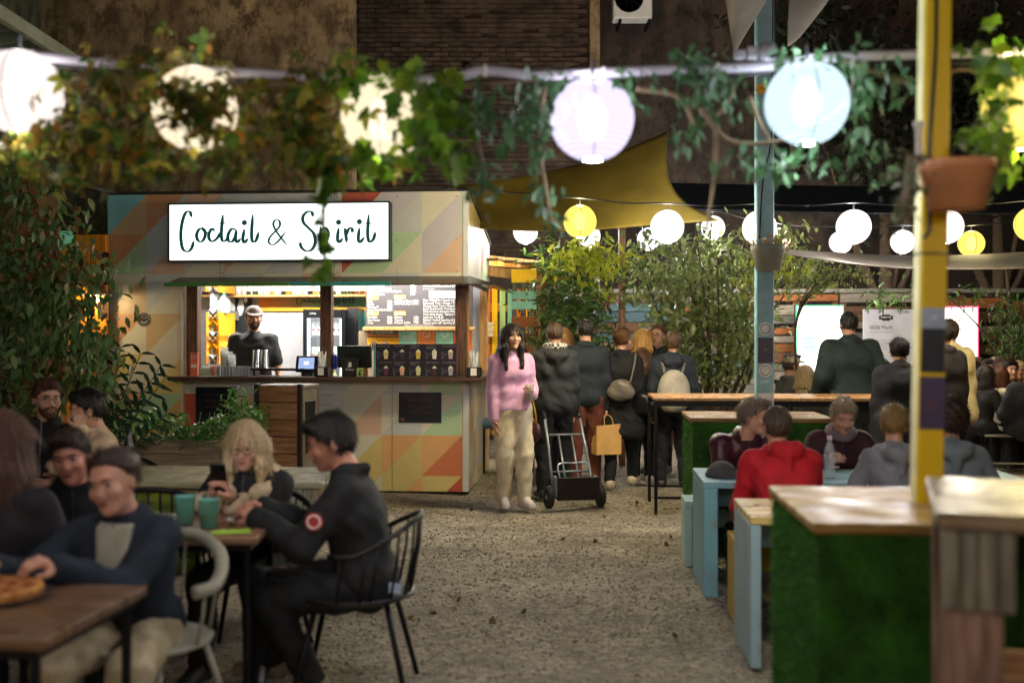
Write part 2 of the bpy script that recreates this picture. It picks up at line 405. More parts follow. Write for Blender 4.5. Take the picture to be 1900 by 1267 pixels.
def person(label, px, d, face, h=1.7, sit=None, lean=0, side=0, head=(0, 0, 0), lh=None, rh=None, lf=None, rf=None, skin='#b98b72', hair=('short', '#2a1d16'),
           top=('jacket', '#1d1d20'), inf=.022, hem=.06, legs='#1c1d22', shoes='#2a2a2c', bulk=1., res=.017, sh=.158, curl=(.5, .5), feat=True, group=None, loc=None,
           glasses=False, beard=None, cap=None, hood=None, skirt=0, sleeves=1., logo=None, cuffs=None, collar=None, pelx=0, fold=.006, seed=None, hdrl=None, hdrr=None, legw=1.0, palm=(None, None)):
    seed = seed if seed is not None else random.random()*10
    s = h/1.7; base = Vector(loc) if loc is not None else G(px, d)
    t = thing('person', label, 'person', base, R(face), group)
    V = Vector; sk = skin_mat(skin)
    pz = .93*s if sit is None else sit+.085*s
    pel = V((pelx, 0, pz)); sp = (Matrix.Rotation(R(side), 3, 'Y') @ Matrix.Rotation(-R(lean), 3, 'X')) @ V((0, 0, 1)); rx = (Matrix.Rotation(R(side), 3, 'Y')) @ V((1, 0, 0))
    fw = rx.cross(sp)*-1; fw = sp.cross(rx)
    sl = .50 if sit is None else .455
    nk = pel+sp*sl*s; ch = pel+sp*(sl-.17)*s
    hR = Matrix.Rotation(R(head[0]), 3, 'Z') @ Matrix.Rotation(R(head[1]), 3, 'X') @ Matrix.Rotation(R(head[2]), 3, 'Y')
    nd = (sp*.75+V((0, 0, .25))+hR @ V((0, .18, .3))).normalized()
    hc = nk+nd*.15*s+hR @ V((0, .018*s, .02*s))
    S = {1: nk-sp*.055*s+rx*sh*s*.98, -1: nk-sp*.055*s-rx*sh*s*.98}
    hip = {1: pel+rx*.088*s-V((0, 0, .03*s)), -1: pel-rx*.088*s-V((0, 0, .03*s))}
    hand = {1: rh, -1: lh}; foot = {1: rf, -1: lf}; arm = {}; leg = {}
    for q in (1, -1):
        T = hand[q]
        if T is None: T = (q*(sh*s+.035), .05, .79*s) if sit is None else (q*.16, .30, sit+.22)
        pole = V((q*.3, -.8, -.4)) if sit is None else V((q*.55, -.35, -.8))
        arm[q] = ik(S[q], T, .285*s, .255*s, pole)
        T = foot[q]
        if T is None: T = (q*.095*s, (.03 if q > 0 else -.02), .075*s) if sit is None else (q*.13, .42*s, .075*s)
        if len(T) == 2: T = (*T, .075*s)
        leg[q] = ik(hip[q], T, .42*s, .415*s, V((q*.1, 1, .25)))
    b = bulk
    def torso(i):
        fwb = fw*.10*(b-1)*s
        return [('c', pel-rx*.066*s, pel+rx*.066*s, .100*s*b+i, .100*s*b+i), ('c', pel+sp*.15*s-rx*.048*s+fwb, pel+sp*.15*s+rx*.048*s+fwb, .092*s*b+i, .092*s*b+i),
                ('c', ch-rx*.068*s*b, ch+rx*.068*s*b, .098*s*b+i, .098*s*b+i), ('c', nk-sp*.065*s-rx*(sh-.055)*s, nk-sp*.065*s+rx*(sh-.055)*s, .056*s+i*.7, .056*s+i*.7), ('c', nk-sp*.05*s, nk+sp*.015*s, .066*s+i, .052*s+i*.6)]
    def arms(i, part=1.):
        o = []
        for q in (1, -1):
            E, Wt = arm[q]; o.append(('c', S[q], E if part >= .55 else S[q].lerp(E, part/.55), .049*s*b+i, .042*s*b+i))
            if part > .55: o.append(('c', E, E.lerp(Wt, (part-.55)/.45), .042*s*b+i, .032*s+i))
        return o
    def legp(i, end=1.):
        o = []
        for q in (1, -1):
            K, A = leg[q]; o += [('c', hip[q], K, (.085*s*b+i)*legw, (.060*s+i)*legw), ('c', K, K.lerp(A, end), (.060*s+i)*legw, (.042*s+i)*legw)]
        return o
    def make(name, fn, prims, m, hh, pad=.03):
        lo, hi = bounds(prims, pad); v, f = nets(fn, lo, hi, hh)
        return link(name, np_mesh(name, [(v, f)], m), t)
    # --- body: one skin surface (torso, limbs, head, hands)
    parts = []
    pr = torso(-.022)+arms(-.014)+legp(-.022)+[('c', nk-sp*.03*s, hc-hR @ V((0, .015, .06))*s, .056*s, .052*s)]
    lo, hi = bounds(pr, .03); parts.append(nets(lambda p: union(p, pr, .035), lo, hi, .022))
    HR = np.array(hR, np.float32); hcn = np.array(hc, np.float32)
    def hp(x, y, z): return hcn+HR @ (np.array((x, y, z), np.float32)*s)
    def headf(p):
        q = ((p-hcn) @ HR)/np.float32(s)
        dd = ell(q, (0, -.008, .022), (.074, .096, .092)); dd = smin(dd, ell(q, (0, .028, -.045), (.056, .062, .068)), .03)
        dd = smin(dd, ell(q, (0, .066, -.098), (.024, .022, .018)), .03)
        for e in (1, -1):
            dd = smin(dd, ell(q, (e*.036, .066, -.025), (.026, .022, .024)), .02); dd = -smin(-dd, ell(q, (e*.031, .098, .006), (.019, .017, .011)), .012)
            dd = smin(dd, ell(q, (e*.076, -.012, -.008), (.010, .019, .032)), .008)
        dd = smin(dd, cone(q, (0, .083, .012), (0, .104, -.028), .007, .0115), .012); dd = smin(dd, ell(q, (0, .1, -.034), (.017, .01, .008)), .008)
        dd = smin(dd, ell(q, (0, .078, .03), (.05, .014, .010)), .015)
        dd = smin(dd, ell(q, (0, .082, -.062), (.023, .011, .012)), .008); dd = -smin(-dd, ell(q, (0, .098, -.062), (.022, .008, .0022)), .004)
        return smin(dd, cone(q, (0, -.02, -.05), (0, -.045, -.16), .05, .055), .03)*s
    hh = .0075 if res > .014 else .0062
    parts.append(nets(headf, hcn-.165*s, hcn+.15*s, hh*s))
    for q in (1, -1):
        E, Wt = arm[q]; dr = (Wt-E).normalized(); hd = {1: hdrr, -1: hdrl}[q]
        if hd is not None: dr = (V(hd)).normalized()
        pn = palm[0 if q < 0 else 1]; inn = V(pn) if pn else V((-q, .15, .1))
        inn = (inn-dr*inn.dot(dr)).normalized(); ac = dr.cross(inn); ac = ac if ac.y*1+ac.z*.5 > 0 else -ac     # thumb side points forward and up
        cu = curl[0 if q < 0 else 1]; hs = s*.98; pr_ = [('c', Wt-dr*.04, Wt+dr*.02*hs, .028*s, .028*hs)]
        for k in range(4):
            o_ = Wt+dr*.025*hs+ac*((1.5-k)*.012)*hs; kn = Wt+dr*(.092-abs(k-1.2)*.006)*hs+ac*((1.5-k)*.0205)*hs
            pr_.append(('c', o_, kn, .016*hs, .0125*hs)); L_ = (.042, .047, .044, .034)[k]*hs
            a1 = cu*1.2; a2 = cu*2.5
            f1 = kn+(dr*math.cos(a1)+inn*math.sin(a1))*L_; f2 = f1+(dr*math.cos(a2)+inn*math.sin(a2))*L_*.9
            pr_ += [('c', kn, f1, .0105*hs, .0095*hs), ('c', f1, f2, .0095*hs, .0078*hs)]
        tb = Wt+dr*.03*hs+ac*.028*hs; t1 = tb+(dr*.6+ac*.65+inn*.45).normalized()*.045*hs; t2 = t1+(dr*.85+ac*.05+inn*.5).normalized()*.036*hs
        pr_ += [('c', tb, t1, .0145*hs, .012*hs), ('c', t1, t2, .0115*hs, .009*hs)]
        lo, hi = bounds(pr_, .012); parts.append(nets(lambda p: union(p, pr_, .007), lo, hi, .0062))
    link('body', np_mesh('body', parts, sk), t)
    if feat:
        for e in (1, -1):
            m_ = MB().lathe([(0.0001, -.0125), (.009, -.009), (.0125, 0), (.009, .009), (.0001, .0125)], 10); ey = m_.build('eye', mat('eye_white', '#8f877f', .25, .03), t, True)
            ey.matrix_basis = Matrix.LocRotScale(V(hp(e*.031, .0745, .006)), None, V((s, s, s)))
            iris = MB().lathe([(.0001, .004), (.004, .003), (.006, 0)], 10).build('iris', mat('iris', '#2b1c12', .2), ey, True)
            iris.matrix_basis = Tr(0, 0, 0) @ (hR.to_4x4() @ Tr(0, .0095, 0) @ Matrix.Rotation(R(-90), 4, 'X'))
            MB().tube([hp(e*.014, .098, .025), hp(e*.03, .098, .031), hp(e*.047, .086, .027)], [.0035*s, .004*s, .0025*s], 6).build('eyebrow', hair_mat(hair[1]), t, True)
        lp = [hp(-.021, .086, -.061), hp(-.01, .094, -.0595), hp(0, .096, -.061), hp(.01, .094, -.0595), hp(.021, .086, -.061)]
        lq = [hp(-.018, .087, -.064), hp(0, .095, -.069), hp(.018, .087, -.064)]
        MB().tube(lp, [.0015, .0032, .0035, .0032, .0015], 6).tube(lq, [.0015, .0048, .0015], 6).build('lips', mat('lips', '#8a4a42', .45), t, True)
    if glasses:
        g = MB()
        for e in (1, -1):
            ring = [hp(e*.033+.024*math.cos(a), .102-.006*abs(math.cos(a)), .004+.019*math.sin(a)) for a in np.linspace(0, 2*np.pi, 14)[:-1]]
            g.tube(ring, .0018, 5, closed=True); g.tube([hp(e*.057, .097, .01), hp(e*.078, .06, .012), hp(e*.083, -.01, .005)], .0018, 5)
        g.tube([hp(-.009, .107, .006), hp(.009, .107, .006)], .0018, 5); g.build('glasses', black_plastic, t, True)
    # --- hair
    st, hcol = hair; hm = hair_mat(hcol); grow = {'buzz': .006, 'short': .016, 'bald': .006, 'balding': .008, 'long': .018, 'bob': .026, 'bun': .010, 'crop': .022, 'curly': .04}[st]
    strands = []; rs = np.random.RandomState(int(seed*100))
    if st in ('long', 'bob'):
        Ln = .34 if st == 'long' else .06
        for a in np.linspace(R(-118), R(118), 17):
            r = .086; x, y = math.sin(a)*r*.95, -math.cos(a)*r*1.05-.005; e = Ln*(1-.22*abs(math.sin(a))**2)*rs.uniform(.92, 1.06)
            m1 = (x*1.08, y*1.05, -.10)
            strands.append(('c', (x*.92, y*.92, .03), m1, .026, .028))
            bk_ = -.015 if y < .02 else .03
            strands.append(('c', m1, (x*1.12+rs.uniform(-.006, .006), y*1.0+bk_, -.1-e*.72), .028, .016))
    if st == 'bun': strands.append(('e', (0, -.105, .045), (.05, .042, .046)))
    if st == 'pony': pass
    def hairf(p):
        q = ((p-hcn) @ HR)/np.float32(s)
        dd = ell(q, (0, -.010, .024), (.075+grow, .097+grow, .092+grow)) if st not in ('short', 'crop') else ell(q, (0, -.010, .026), (.083, .108, .092+grow))
        face = ell(q, (0, .105, -.035), (.066, .075, .088 if st != 'bald' else .15)); dd = -smin(-dd, face, .012)
        cut = -(q[..., 2]+.045+.45*(q[..., 1]+.02)*(-1))     # nape lower than the temples
        cut = (-.03-.035*(q[..., 1] < -.02)+.25*np.maximum(q[..., 1]-.0, 0))-q[..., 2]
        if st in ('short', 'crop', 'buzz', 'balding', 'bun'): cut = np.where(q[..., 1] < -.03, -.062, np.where(q[..., 1] < .02, -.062+(q[..., 1]+.03)*1.5, .013+(q[..., 1]-.02)*.7))-q[..., 2]
        if st == 'bun': cut = np.maximum(cut, np.where(q[..., 1] > 0, .022+q[..., 1]*.85, -.07)-q[..., 2])
        if st not in ('long', 'bob'): dd = -smin(-dd, -cut, .03 if st in ('short', 'crop', 'buzz', 'bun') else .012)
        else: dd = np.maximum(dd, -.07-q[..., 2])
        if st == 'bald': dd = np.maximum(dd, q[..., 2]-.035)
        if st == 'balding': dd = np.maximum(dd, -ell(q, (0, .0, .13), (.05, .075, .055)))
        if st in ('short', 'crop'): dd = smin(dd, ell(q, (.012, .05, .098), (.058, .046, .026)), .02)
        if strands:
            dd = smin(dd, union(q, strands, .028), .02); dd = -smin(-dd, ell(q, (0, .13, -.03), (.062, .085, .10)), .01)
        if st == 'curly': return (dd+wob(q, .009, 80, seed)+wob(q, .005, 170, seed+1))*s
        an = np.arctan2(q[..., 0], -q[..., 1]); zz_ = q[..., 2]
        return (dd+.003*np.sin(an*23+2.5*np.sin(zz_*24+seed)+seed)+.002*np.sin(an*47+4*np.sin(zz_*17+seed*2))+wob(q, .002, 60, seed))*s
    L_ = .46 if st == 'long' else .25 if st == 'bob' else .2
    v, f = nets(hairf, hcn-np.array((.19, .19, L_), np.float32)*s, hcn+.2*s, (.0085 if res > .014 else .0065)); 
    if len(f):
        hme = np_mesh('hair', [(v, f)], hm); ho = link('hair', hme, t); nv = len(hme.vertices); nr = np.zeros(nv*3, np.float32); hme.vertices.foreach_get('normal', nr); nr = nr.reshape(-1, 3)
        vl = ((v-hcn) @ HR); cnt = 2600 if res < .014 else 1100; ok_ = np.where(~((vl[:, 1] > .04*s) & (vl[:, 2] < .062*s)))[0]; k = ok_[rs.randint(0, len(ok_), cnt)]; p0 = v[k]; n0 = nr[k]
        crown = hcn+HR @ np.array((.0, -.045, .10), np.float32)*s; fl = p0-crown
        if st in ('long', 'bob'): fl = fl*.5+np.array((0, 0, -1.))*.12
        if st == 'bun': fl = (hcn+HR @ np.array((0, -.12, .05), np.float32)*s)-p0
        if st == 'curly': fl = rs.randn(cnt, 3)*.2
        fl = fl-n0*np.sum(fl*n0, 1)[:, None]; fl /= np.linalg.norm(fl, axis=1)[:, None]+1e-6; fl = fl+rs.randn(cnt, 3)*(.16 if st != 'long' else .045); sd = np.cross(fl, n0); sd /= np.linalg.norm(sd, axis=1)[:, None]+1e-6
        Lh = {'long': .085, 'bob': .06, 'buzz': .012, 'balding': .016, 'bald': .012, 'curly': .035, 'bun': .045}.get(st, .032)*rs.uniform(.6, 1.3, (cnt, 1)); wd = .0016*(1.4 if res > .014 else 1)
        a0 = p0+n0*.0005; a1 = p0+fl*Lh*.5+n0*(.002+rs.rand(cnt, 1)*.002); a2 = p0+fl*Lh+n0*(-.001+rs.rand(cnt, 1)*.0045)
        Vs = np.stack([a0-sd*wd, a0+sd*wd, a1-sd*wd, a1+sd*wd, a2-sd*wd*.3, a2+sd*wd*.3], 1).reshape(-1, 3); b6 = np.arange(cnt)[:, None]*6
        Qs = np.concatenate([b6+np.array([0, 1, 3, 2]), b6+np.array([2, 3, 5, 4])]); so2 = link('hair_strands', np_mesh('hair_strands', [(Vs, Qs)], hm), ho); so2['kind'] = 'stuff'
    if beard:
        def bf(p):
            q = ((p-hcn) @ HR)/np.float32(s); dd = smin(ell(q, (0, .028, -.048), (.0595, .066, .072)), ell(q, (0, .066, -.1), (.027, .025, .021)), .03)
            dd = np.maximum(dd, q[..., 2]+.03-.6*np.maximum(0, np.abs(q[..., 0])-.045)); dd = -smin(-dd, ell(q, (0, .1, -.063), (.022, .03, .010)), .004); dd = np.maximum(dd, -(q[..., 1]+.01))
            return (dd+wob(q, .002, 200, seed))*s
        v, f = nets(bf, hcn-.15*s, hcn+.13*s, hh)
        if len(f): link('beard', np_mesh('beard', [(v, f)], hair_mat(beard)), t)
    if cap:
        def cf(p):
            q = ((p-hcn) @ HR)/np.float32(s); dd = np.maximum(ell(q, (0, -.008, .038), (.09, .112, .088)), .032-q[..., 2])
            br = np.maximum(np.maximum(ell(q, (0, .10, .04), (.078, .085, .05)), np.abs(q[..., 2]-.042+.25*(q[..., 1]-.1))-.005), -(q[..., 1]-.06))
            return smin(dd, br, .01)*s
        v, f = nets(cf, hcn-np.array((.13, .15, .05), np.float32)*s, hcn+.21*s, .008); link('cap', np_mesh('cap', [(v, f)], cloth(cap)), t)
    # --- clothes
    kind, tc = top; tm = tc if not isinstance(tc, str) else cloth(tc, .8 if kind != 'leather' else .35, .3)
    tp = torso(inf*.8); ap = arms(inf*.62, sleeves)
    ex = []
    if hood: ex += [('c', nk-rx*.10*s+fw*.02-sp*.0, nk-fw*.115*s-sp*.03*s-rx*.05*s, .04*s, .05*s), ('c', nk+rx*.10*s+fw*.02, nk-fw*.115*s-sp*.03*s+rx*.05*s, .04*s, .05*s), ('c', nk-fw*.12*s-sp*.04*s-rx*.05*s, nk-fw*.12*s-sp*.04*s+rx*.05*s, .05*s, .05*s), ('c', nk-fw*.12*s-sp*.06*s, nk-fw*.13*s-sp*.16*s, .05*s, .02*s)]
    if collar or kind in ('jacket', 'coat', 'leather'):
        cr = [nk+sp*.025*s+rx*math.cos(a)*.072*s+fw*(math.sin(a)*.072-.01)*s for a in np.linspace(R(-230), R(50), 9)]
        ex += [('c', cr[i], cr[i+1], .02*s, .02*s) for i in range(8)]
    if skirt: ex2 = [('c', pel-rx*.07*s, pel-rx*.09*s-V((0, 0, skirt)), .11*s*b+inf, .12*s*b+inf), ('c', pel+rx*.07*s, pel+rx*.09*s-V((0, 0, skirt)), .11*s*b+inf, .12*s*b+inf)]
    else: ex2 = []
    allp = tp+ap+ex+ex2; spn = np.array(sp, np.float32); peln = np.array(pel, np.float32)
    hoodn = None
    def topf(p):
        al = (p-peln) @ spn; dd = union(p, tp, .055*s)
        if ex2: dd = smin(dd, union(p, ex2, .06), .06)
        dd = np.maximum(dd, -(al+(hem if not skirt else skirt+.1)*1.0)); dd = smin(dd, union(p, ap, .03), .035*s)
        if ex: dd = smin(dd, union(p, ex, .025), .02)
        if kind in ('hoodie', 'sweater'): dd = dd-.006*np.exp(-((al+hem-.03)/.02)**2)
        w_ = wob(p, 1., 34, seed)
        return dd+fold*.5*w_-fold*.9*np.abs(wob(p, 1., 21, seed+3))+fold*.35
    nm = {'leather': 'jacket', 'tshirt': 't_shirt'}.get(kind, kind)
    make(nm, topf, allp, tm, res)
    if kind in ('jacket', 'leather', 'coat') and feat:
        zp = [nk+sp*.03*s+fw*.085*s, nk-sp*.06*s+fw*(.075*s+inf), ch+fw*(.103*s*b+inf*.85), pel+sp*.15*s+fw*(.096*s*b+inf*.85+.1*(b-1)*s), pel+fw*(.104*s*b+inf*.85)]
        MB().tube(catmull(zp, 4), .004*s, 5).build('zip', mat('zip_metal', '#55565a', .35, metal=.7), t, True)
    if cuffs:
        for q in (1, -1):
            E, Wt = arm[q]; dr = (Wt-E).normalized(); u = dr.orthogonal().normalized(); w_ = dr.cross(u)
            ring = [Wt-dr*.03+(u*math.cos(a)+w_*math.sin(a))*.048*s for a in np.linspace(0, 2*np.pi, 13)]
            pr_ = [('c', ring[i], ring[i+1], .026*s, .026*s) for i in range(12)]
            make('cuff', lambda p: union(p, pr_, .02)+wob(p, .003, 150, seed), pr_, cloth(cuffs, .95, .8, name='fleece'+cuffs), .011, .02)
    if collar:
        cr = [nk+sp*.005*s+rx*math.cos(a)*.135*s+fw*(math.sin(a)*.115)*s-sp*.05*s*(math.sin(a) > .3)-sp*.03 for a in np.linspace(R(-235), R(55), 11)]
        pr_ = [('c', cr[i], cr[i+1], .058*s, .058*s) for i in range(10)]
        make('collar', lambda p: union(p, pr_, .03)+wob(p, .004, 120, seed), pr_, cloth(collar, .95, .8, name='fleece'+collar), .012, .03)
    lm = cloth(legs) if isinstance(legs, str) else legs
    lp_ = [('c', pel-rx*.07*s, pel+rx*.07*s, .104*s*b+.012, .104*s*b+.012)]+legp(.016, .97)
    make('trousers', lambda p: np.maximum(union(p, lp_, .04*s), ((p-peln) @ spn)-.10)+wob(p, fold*.9, 30, seed+5)+wob(p, .003, 70, seed), lp_, lm, res)
    for q in (1, -1):
        K, A = leg[q]; fd = V((q*.18, 1, 0)).normalized()
        if sit is not None and foot[q] is not None: pass
        he = A+V((0, 0, -.028*s))-fd*.025*s; to = A+fd*.155*s+V((0, 0, -.042*s)); z0 = float(A.z-.078*s)
        pr_ = [('c', he, to, .046*s, .036*s), ('c', A+V((0, 0, .015)), he, .047*s, .045*s), ('c', A+fd*.05*s, to, .04*s, .032*s)]
        lo, hi = bounds(pr_, .02); v, f = nets(lambda p: np.maximum(union(p, pr_, .03), z0-p[..., 2]), lo, hi, .011)
        v2, f2 = nets(lambda p: np.maximum(union(p, [(q_[0], q_[1], q_[2], q_[3]+.004, q_[4]+.004) for q_ in pr_], .03), np.maximum(z0-p[..., 2], p[..., 2]-z0-.024*s)), lo-.01, hi+.01, .011)
        so_ = None
        sh_o = link('shoe', np_mesh('shoe', [(v, f)], mat('shoe_'+shoes, shoes, .5, .12, 20)), t)
        if len(f2): link('sole', np_mesh('sole', [(v2, f2)], mat('sole_pale', '#a8a298', .7)), sh_o)
    t['_j'] = 0; del t['_j']
    return t, dict(pel=pel, nk=nk, sp=sp, fw=fw, rx=rx, hc=hc, hR=hR, arm=arm, S=S, M=Matrix.LocRotScale(base, Euler((0, 0, R(face))), None), s=s, ch=ch)
# ------------------------------------------------------------------ ground and the old walls round the yard
gm = mat('gravel', '#7e7466', .9, .12, 2.2, bump=.9, bscale=55, c2='#9c917f', coord='Object')
nt = gm.node_tree; N = nt.nodes; L = nt.links
vo = N.new('ShaderNodeTexVoronoi'); vo.inputs['Scale'].default_value = 42; tcg = N.new('ShaderNodeTexCoord'); L.new(tcg.outputs['Object'], vo.inputs['Vector'])
hsn = N.new('ShaderNodeHueSaturation'); mrn = N.new('ShaderNodeMapRange'); mrn.inputs[3].default_value = .6; mrn.inputs[4].default_value = 1.4
sx = N.new('ShaderNodeSeparateColor'); L.new(vo.outputs['Color'], sx.inputs[0]); L.new(sx.outputs[0], mrn.inputs[0]); L.new(mrn.outputs[0], hsn.inputs['Value'])
bsdf = N['Principled BSDF']; src = bsdf.inputs['Base Color'].links[0].from_socket; L.new(src, hsn.inputs['Color']); L.new(hsn.outputs[0], bsdf.inputs['Base Color'])
bpn = [n for n in N if n.type == 'BUMP'][0]; b2 = N.new('ShaderNodeBump'); b2.inputs['Strength'].default_value = .8; b2.inputs['Distance'].default_value = .012; b2.invert = True
L.new(vo.outputs['Distance'], b2.inputs['Height']); L.new(bpn.outputs[0], b2.inputs['Normal']); L.new(b2.outputs[0], bsdf.inputs['Normal'])
xs = np.concatenate([[-60, -30, -15], np.linspace(-7, 7, 90), [15, 30, 60]]); ys = np.concatenate([[-60, -20, -4], np.linspace(0, 15, 90), [20, 40, 90]])
def gz(x, y):
    a = max(0, min(1, (7-abs(x))/2))*max(0, min(1, min(y, 15-y)/2))
    return a*(.012*math.sin(x*2.3+y*1.7)+.010*math.sin(x*5.1-y*3.3)+.008*math.sin(x*1.1+y*6.7)-.012)
g = MB(); g.v = [(float(x), float(y), gz(x, y)) for y in ys for x in xs]; nx = len(xs)
g.f = [(j*nx+i, j*nx+i+1, (j+1)*nx+i+1, (j+1)*nx+i) for j in range(len(ys)-1) for i in range(nx-1)]; g.mi = [0]*len(g.f)
tag(g.build('ground', gm, None, True), kind='structure')
# loose stones lying on it
st_v = []; st = MB(); ico = [(0, 0, 1), (.9, 0, .3), (.2, .8, .35), (-.8, .4, .3), (-.5, -.8, .3), (.5, -.7, .3), (0, 0, -.3)]
icf = [(0, 1, 2), (0, 2, 3), (0, 3, 4), (0, 4, 5), (0, 5, 1), (6, 2, 1), (6, 3, 2), (6, 4, 3), (6, 5, 4), (6, 1, 5)]
for i in range(15000):
    y = random.uniform(3.6, 13.2); x = random.uniform(-1.2, 1.5) if random.random() < .8 else random.uniform(-3.5, 3.5)
    r = random.choice((.004, .006, .008, .01, .014))*random.uniform(.7, 1.3); a = random.random()*6.3; ca, sa = math.cos(a)*r, math.sin(a)*r; e = random.uniform(.6, 1.3)
    st.add([(x+px_*ca*e-py_*sa, y+px_*sa*e+py_*ca, gz(x, y)+pz_*r*.8) for px_, py_, pz_ in ico], icf)
stm = leaf_mat('pebbles', ['#746a5d', '#8e8272', '#80766a', '#9c917f', '#7a7062', '#958a78'], .85, .0)
tag(st.build('gravel', stm), 'small loose gravel stones on the yard floor', 'gravel', kind='stuff')

# fallen leaves
lf_ = thing('fallen_leaves', 'scattered dry leaves fallen on the gravel', 'leaves'); rsq = np.random.RandomState(21); q = np.stack([rsq.uniform(-2.5, 2.2, 130), rsq.uniform(3.8, 12.5, 130), np.full(130, .012)], 1)
leaves(lf_, q, rsq.uniform(.02, .045, 130), 'lobed', leaf_mat('dry_leaf', ['#5a4020', '#8a6a30', '#6a5a2a', '#4a3018'], .7, .1), 60, rots=rand_rots(130, .0, rsq), rs=rsq)
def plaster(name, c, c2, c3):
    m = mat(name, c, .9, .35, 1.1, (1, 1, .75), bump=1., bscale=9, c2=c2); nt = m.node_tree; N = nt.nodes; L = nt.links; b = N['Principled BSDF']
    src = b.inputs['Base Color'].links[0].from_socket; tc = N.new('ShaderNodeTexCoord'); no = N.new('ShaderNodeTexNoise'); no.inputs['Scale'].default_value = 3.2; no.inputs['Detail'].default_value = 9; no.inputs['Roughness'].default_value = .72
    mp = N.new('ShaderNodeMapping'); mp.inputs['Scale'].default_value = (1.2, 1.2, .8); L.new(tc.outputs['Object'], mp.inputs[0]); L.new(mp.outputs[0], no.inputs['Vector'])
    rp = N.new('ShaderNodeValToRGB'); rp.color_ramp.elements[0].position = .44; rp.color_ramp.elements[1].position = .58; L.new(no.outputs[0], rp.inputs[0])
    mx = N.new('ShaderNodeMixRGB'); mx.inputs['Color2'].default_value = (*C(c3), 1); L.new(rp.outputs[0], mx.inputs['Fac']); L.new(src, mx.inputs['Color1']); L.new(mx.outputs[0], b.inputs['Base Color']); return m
pl = plaster('old_plaster', '#8a7354', '#bca27a', '#5c4a34')
t = thing('plaster_wall', 'tall weathered brown plaster wall behind the kiosk', 'wall', (-12, 15.2, 0))
MB().box(0, 9.75, 0, .4, 0, 12).build('wall_face', pl, t)
for i, (x, w) in enumerate(((2.6, .10), (5.1, .06))):
    MB().tube([(x, -.03, 0), (x, -.03, 12)], w/2, 8).build('downpipe', mat('pipe_brown', '#4a3a30', .6), t, True)
# cable along the plaster
MB().tube(catmull([(5.0, -.04, 3.75), (6.2, -.04, 3.62), (7.6, -.04, 3.6), (8.8, -.04, 3.45), (9.6, -.04, 3.4)]), .01, 5).build('cable', black_plastic, t, True)

bw = thing('brick_wall', 'tall bare brick wall beyond the shade sail', 'wall', (-2.25, 16.9, 0))
MB().box(-.3, 3.5, .06, .5, 0, 12).build('mortar_bed', mat('mortar', '#3e342b', .95, .4, 4, bump=.6, bscale=40), bw)
brm = mat('brick', '#35291f', .95, .5, 3, bump=.8, bscale=40, c2='#574536', rand=.3)
bme = MB().box(-.122, .122, 0, .09, -.031, .031, .006).mesh('brick'); bme.materials.append(brm)
rest = MB(); spots = []
for r_ in range(100):
    z = 2.6+r_*.075
    for c_ in range(15):
        x = -.15+c_*.256+(.128 if r_ % 2 else 0)
        if x < 3.36: spots.append((x, z))
spots.sort(key=lambda q: abs(q[1]-5.4)); 
for i, (x, z) in enumerate(spots):
    dy = random.uniform(-.012, .012); 
    if random.random() < .05: continue
    if i < 300:
        o = link('brick', bme, bw); o.location = (x, dy, z); o.rotation_euler = (0, random.gauss(0, .012), random.gauss(0, .02))
    else: rest.box(x-.122, x+.122, dy, .09, z-.031, z+.031)
o = rest.build('brick_field', brm, bw); o['kind'] = 'stuff'
MB().tube([(1.55+.0, -.05, 5.85), (1.55, .1, 5.85)], .07, 14).build('vent_outlet', mat('vent_dark', '#1e1a18', .6), bw, True)
MB().box(3.46, 3.62, -.12, .3, 0, 12, .01).build('corner_pier', pl, bw)
# lamp under the lean-to, on the back corner of the kiosk
wl = thing('wall_lamp', 'warm bulkhead lamp on the back corner of the kiosk', 'lamp', (-.40, 13.44, 2.42)); MB().box(-.05, .05, -.1, -.04, -.05, .05, .005).build('bracket', black_metal, wl); MB().lathe([(.0001, -.06), (.04, -.05), (.055, 0), (.04, .05), (.0001, .06)], 16).build('globe', emis('bulkhead_glow', (1, .78, .35), 3), wl, True)
ld = bpy.data.lights.new('wall_lamp_light', 'POINT'); ld.energy = 150; ld.color = (1, .74, .3); ld.shadow_soft_size = .06; link('wall_lamp_light', ld, wl)
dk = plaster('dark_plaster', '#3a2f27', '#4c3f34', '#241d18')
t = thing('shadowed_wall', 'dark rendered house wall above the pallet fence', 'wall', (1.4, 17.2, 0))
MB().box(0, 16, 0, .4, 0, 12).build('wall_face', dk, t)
for (x, z, w, h_) in ((2.6, 4.3, .9, 1.5), (5.6, 4.3, .9, 1.5), (8.6, 4.3, .9, 1.5)):
    wdw = MB().box(x, x+w, -.03, .1, z, z+h_, .01).build('window', mat('window_frame', '#4a4038', .6), t)
    for k in (0, 1):
        for q in (0, 1): MB().box(x+.06+k*(w/2-.02), x+w/2-.03+k*(w/2-.02), -.045, -.032, z+.06+q*(h_/2-.02), z+h_/2-.03+q*(h_/2-.02)).build('pane', mat('night_glass', '#0b0d10', .1, spec=.6), wdw)
t = thing('side_wall', 'mossy plaster side wall behind the climbing creeper', 'wall', (-6.6, -6, 0))
MB().box(-.4, 0, 0, 21.1, 0, 6.5).build('wall_face', plaster('mossy_plaster', '#4f503c', '#6f6e52', '#33362a'), t)
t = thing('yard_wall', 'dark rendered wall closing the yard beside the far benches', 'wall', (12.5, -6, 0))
MB().box(0, .4, 0, 23.1, 0, 9).build('wall_face', dk, t)

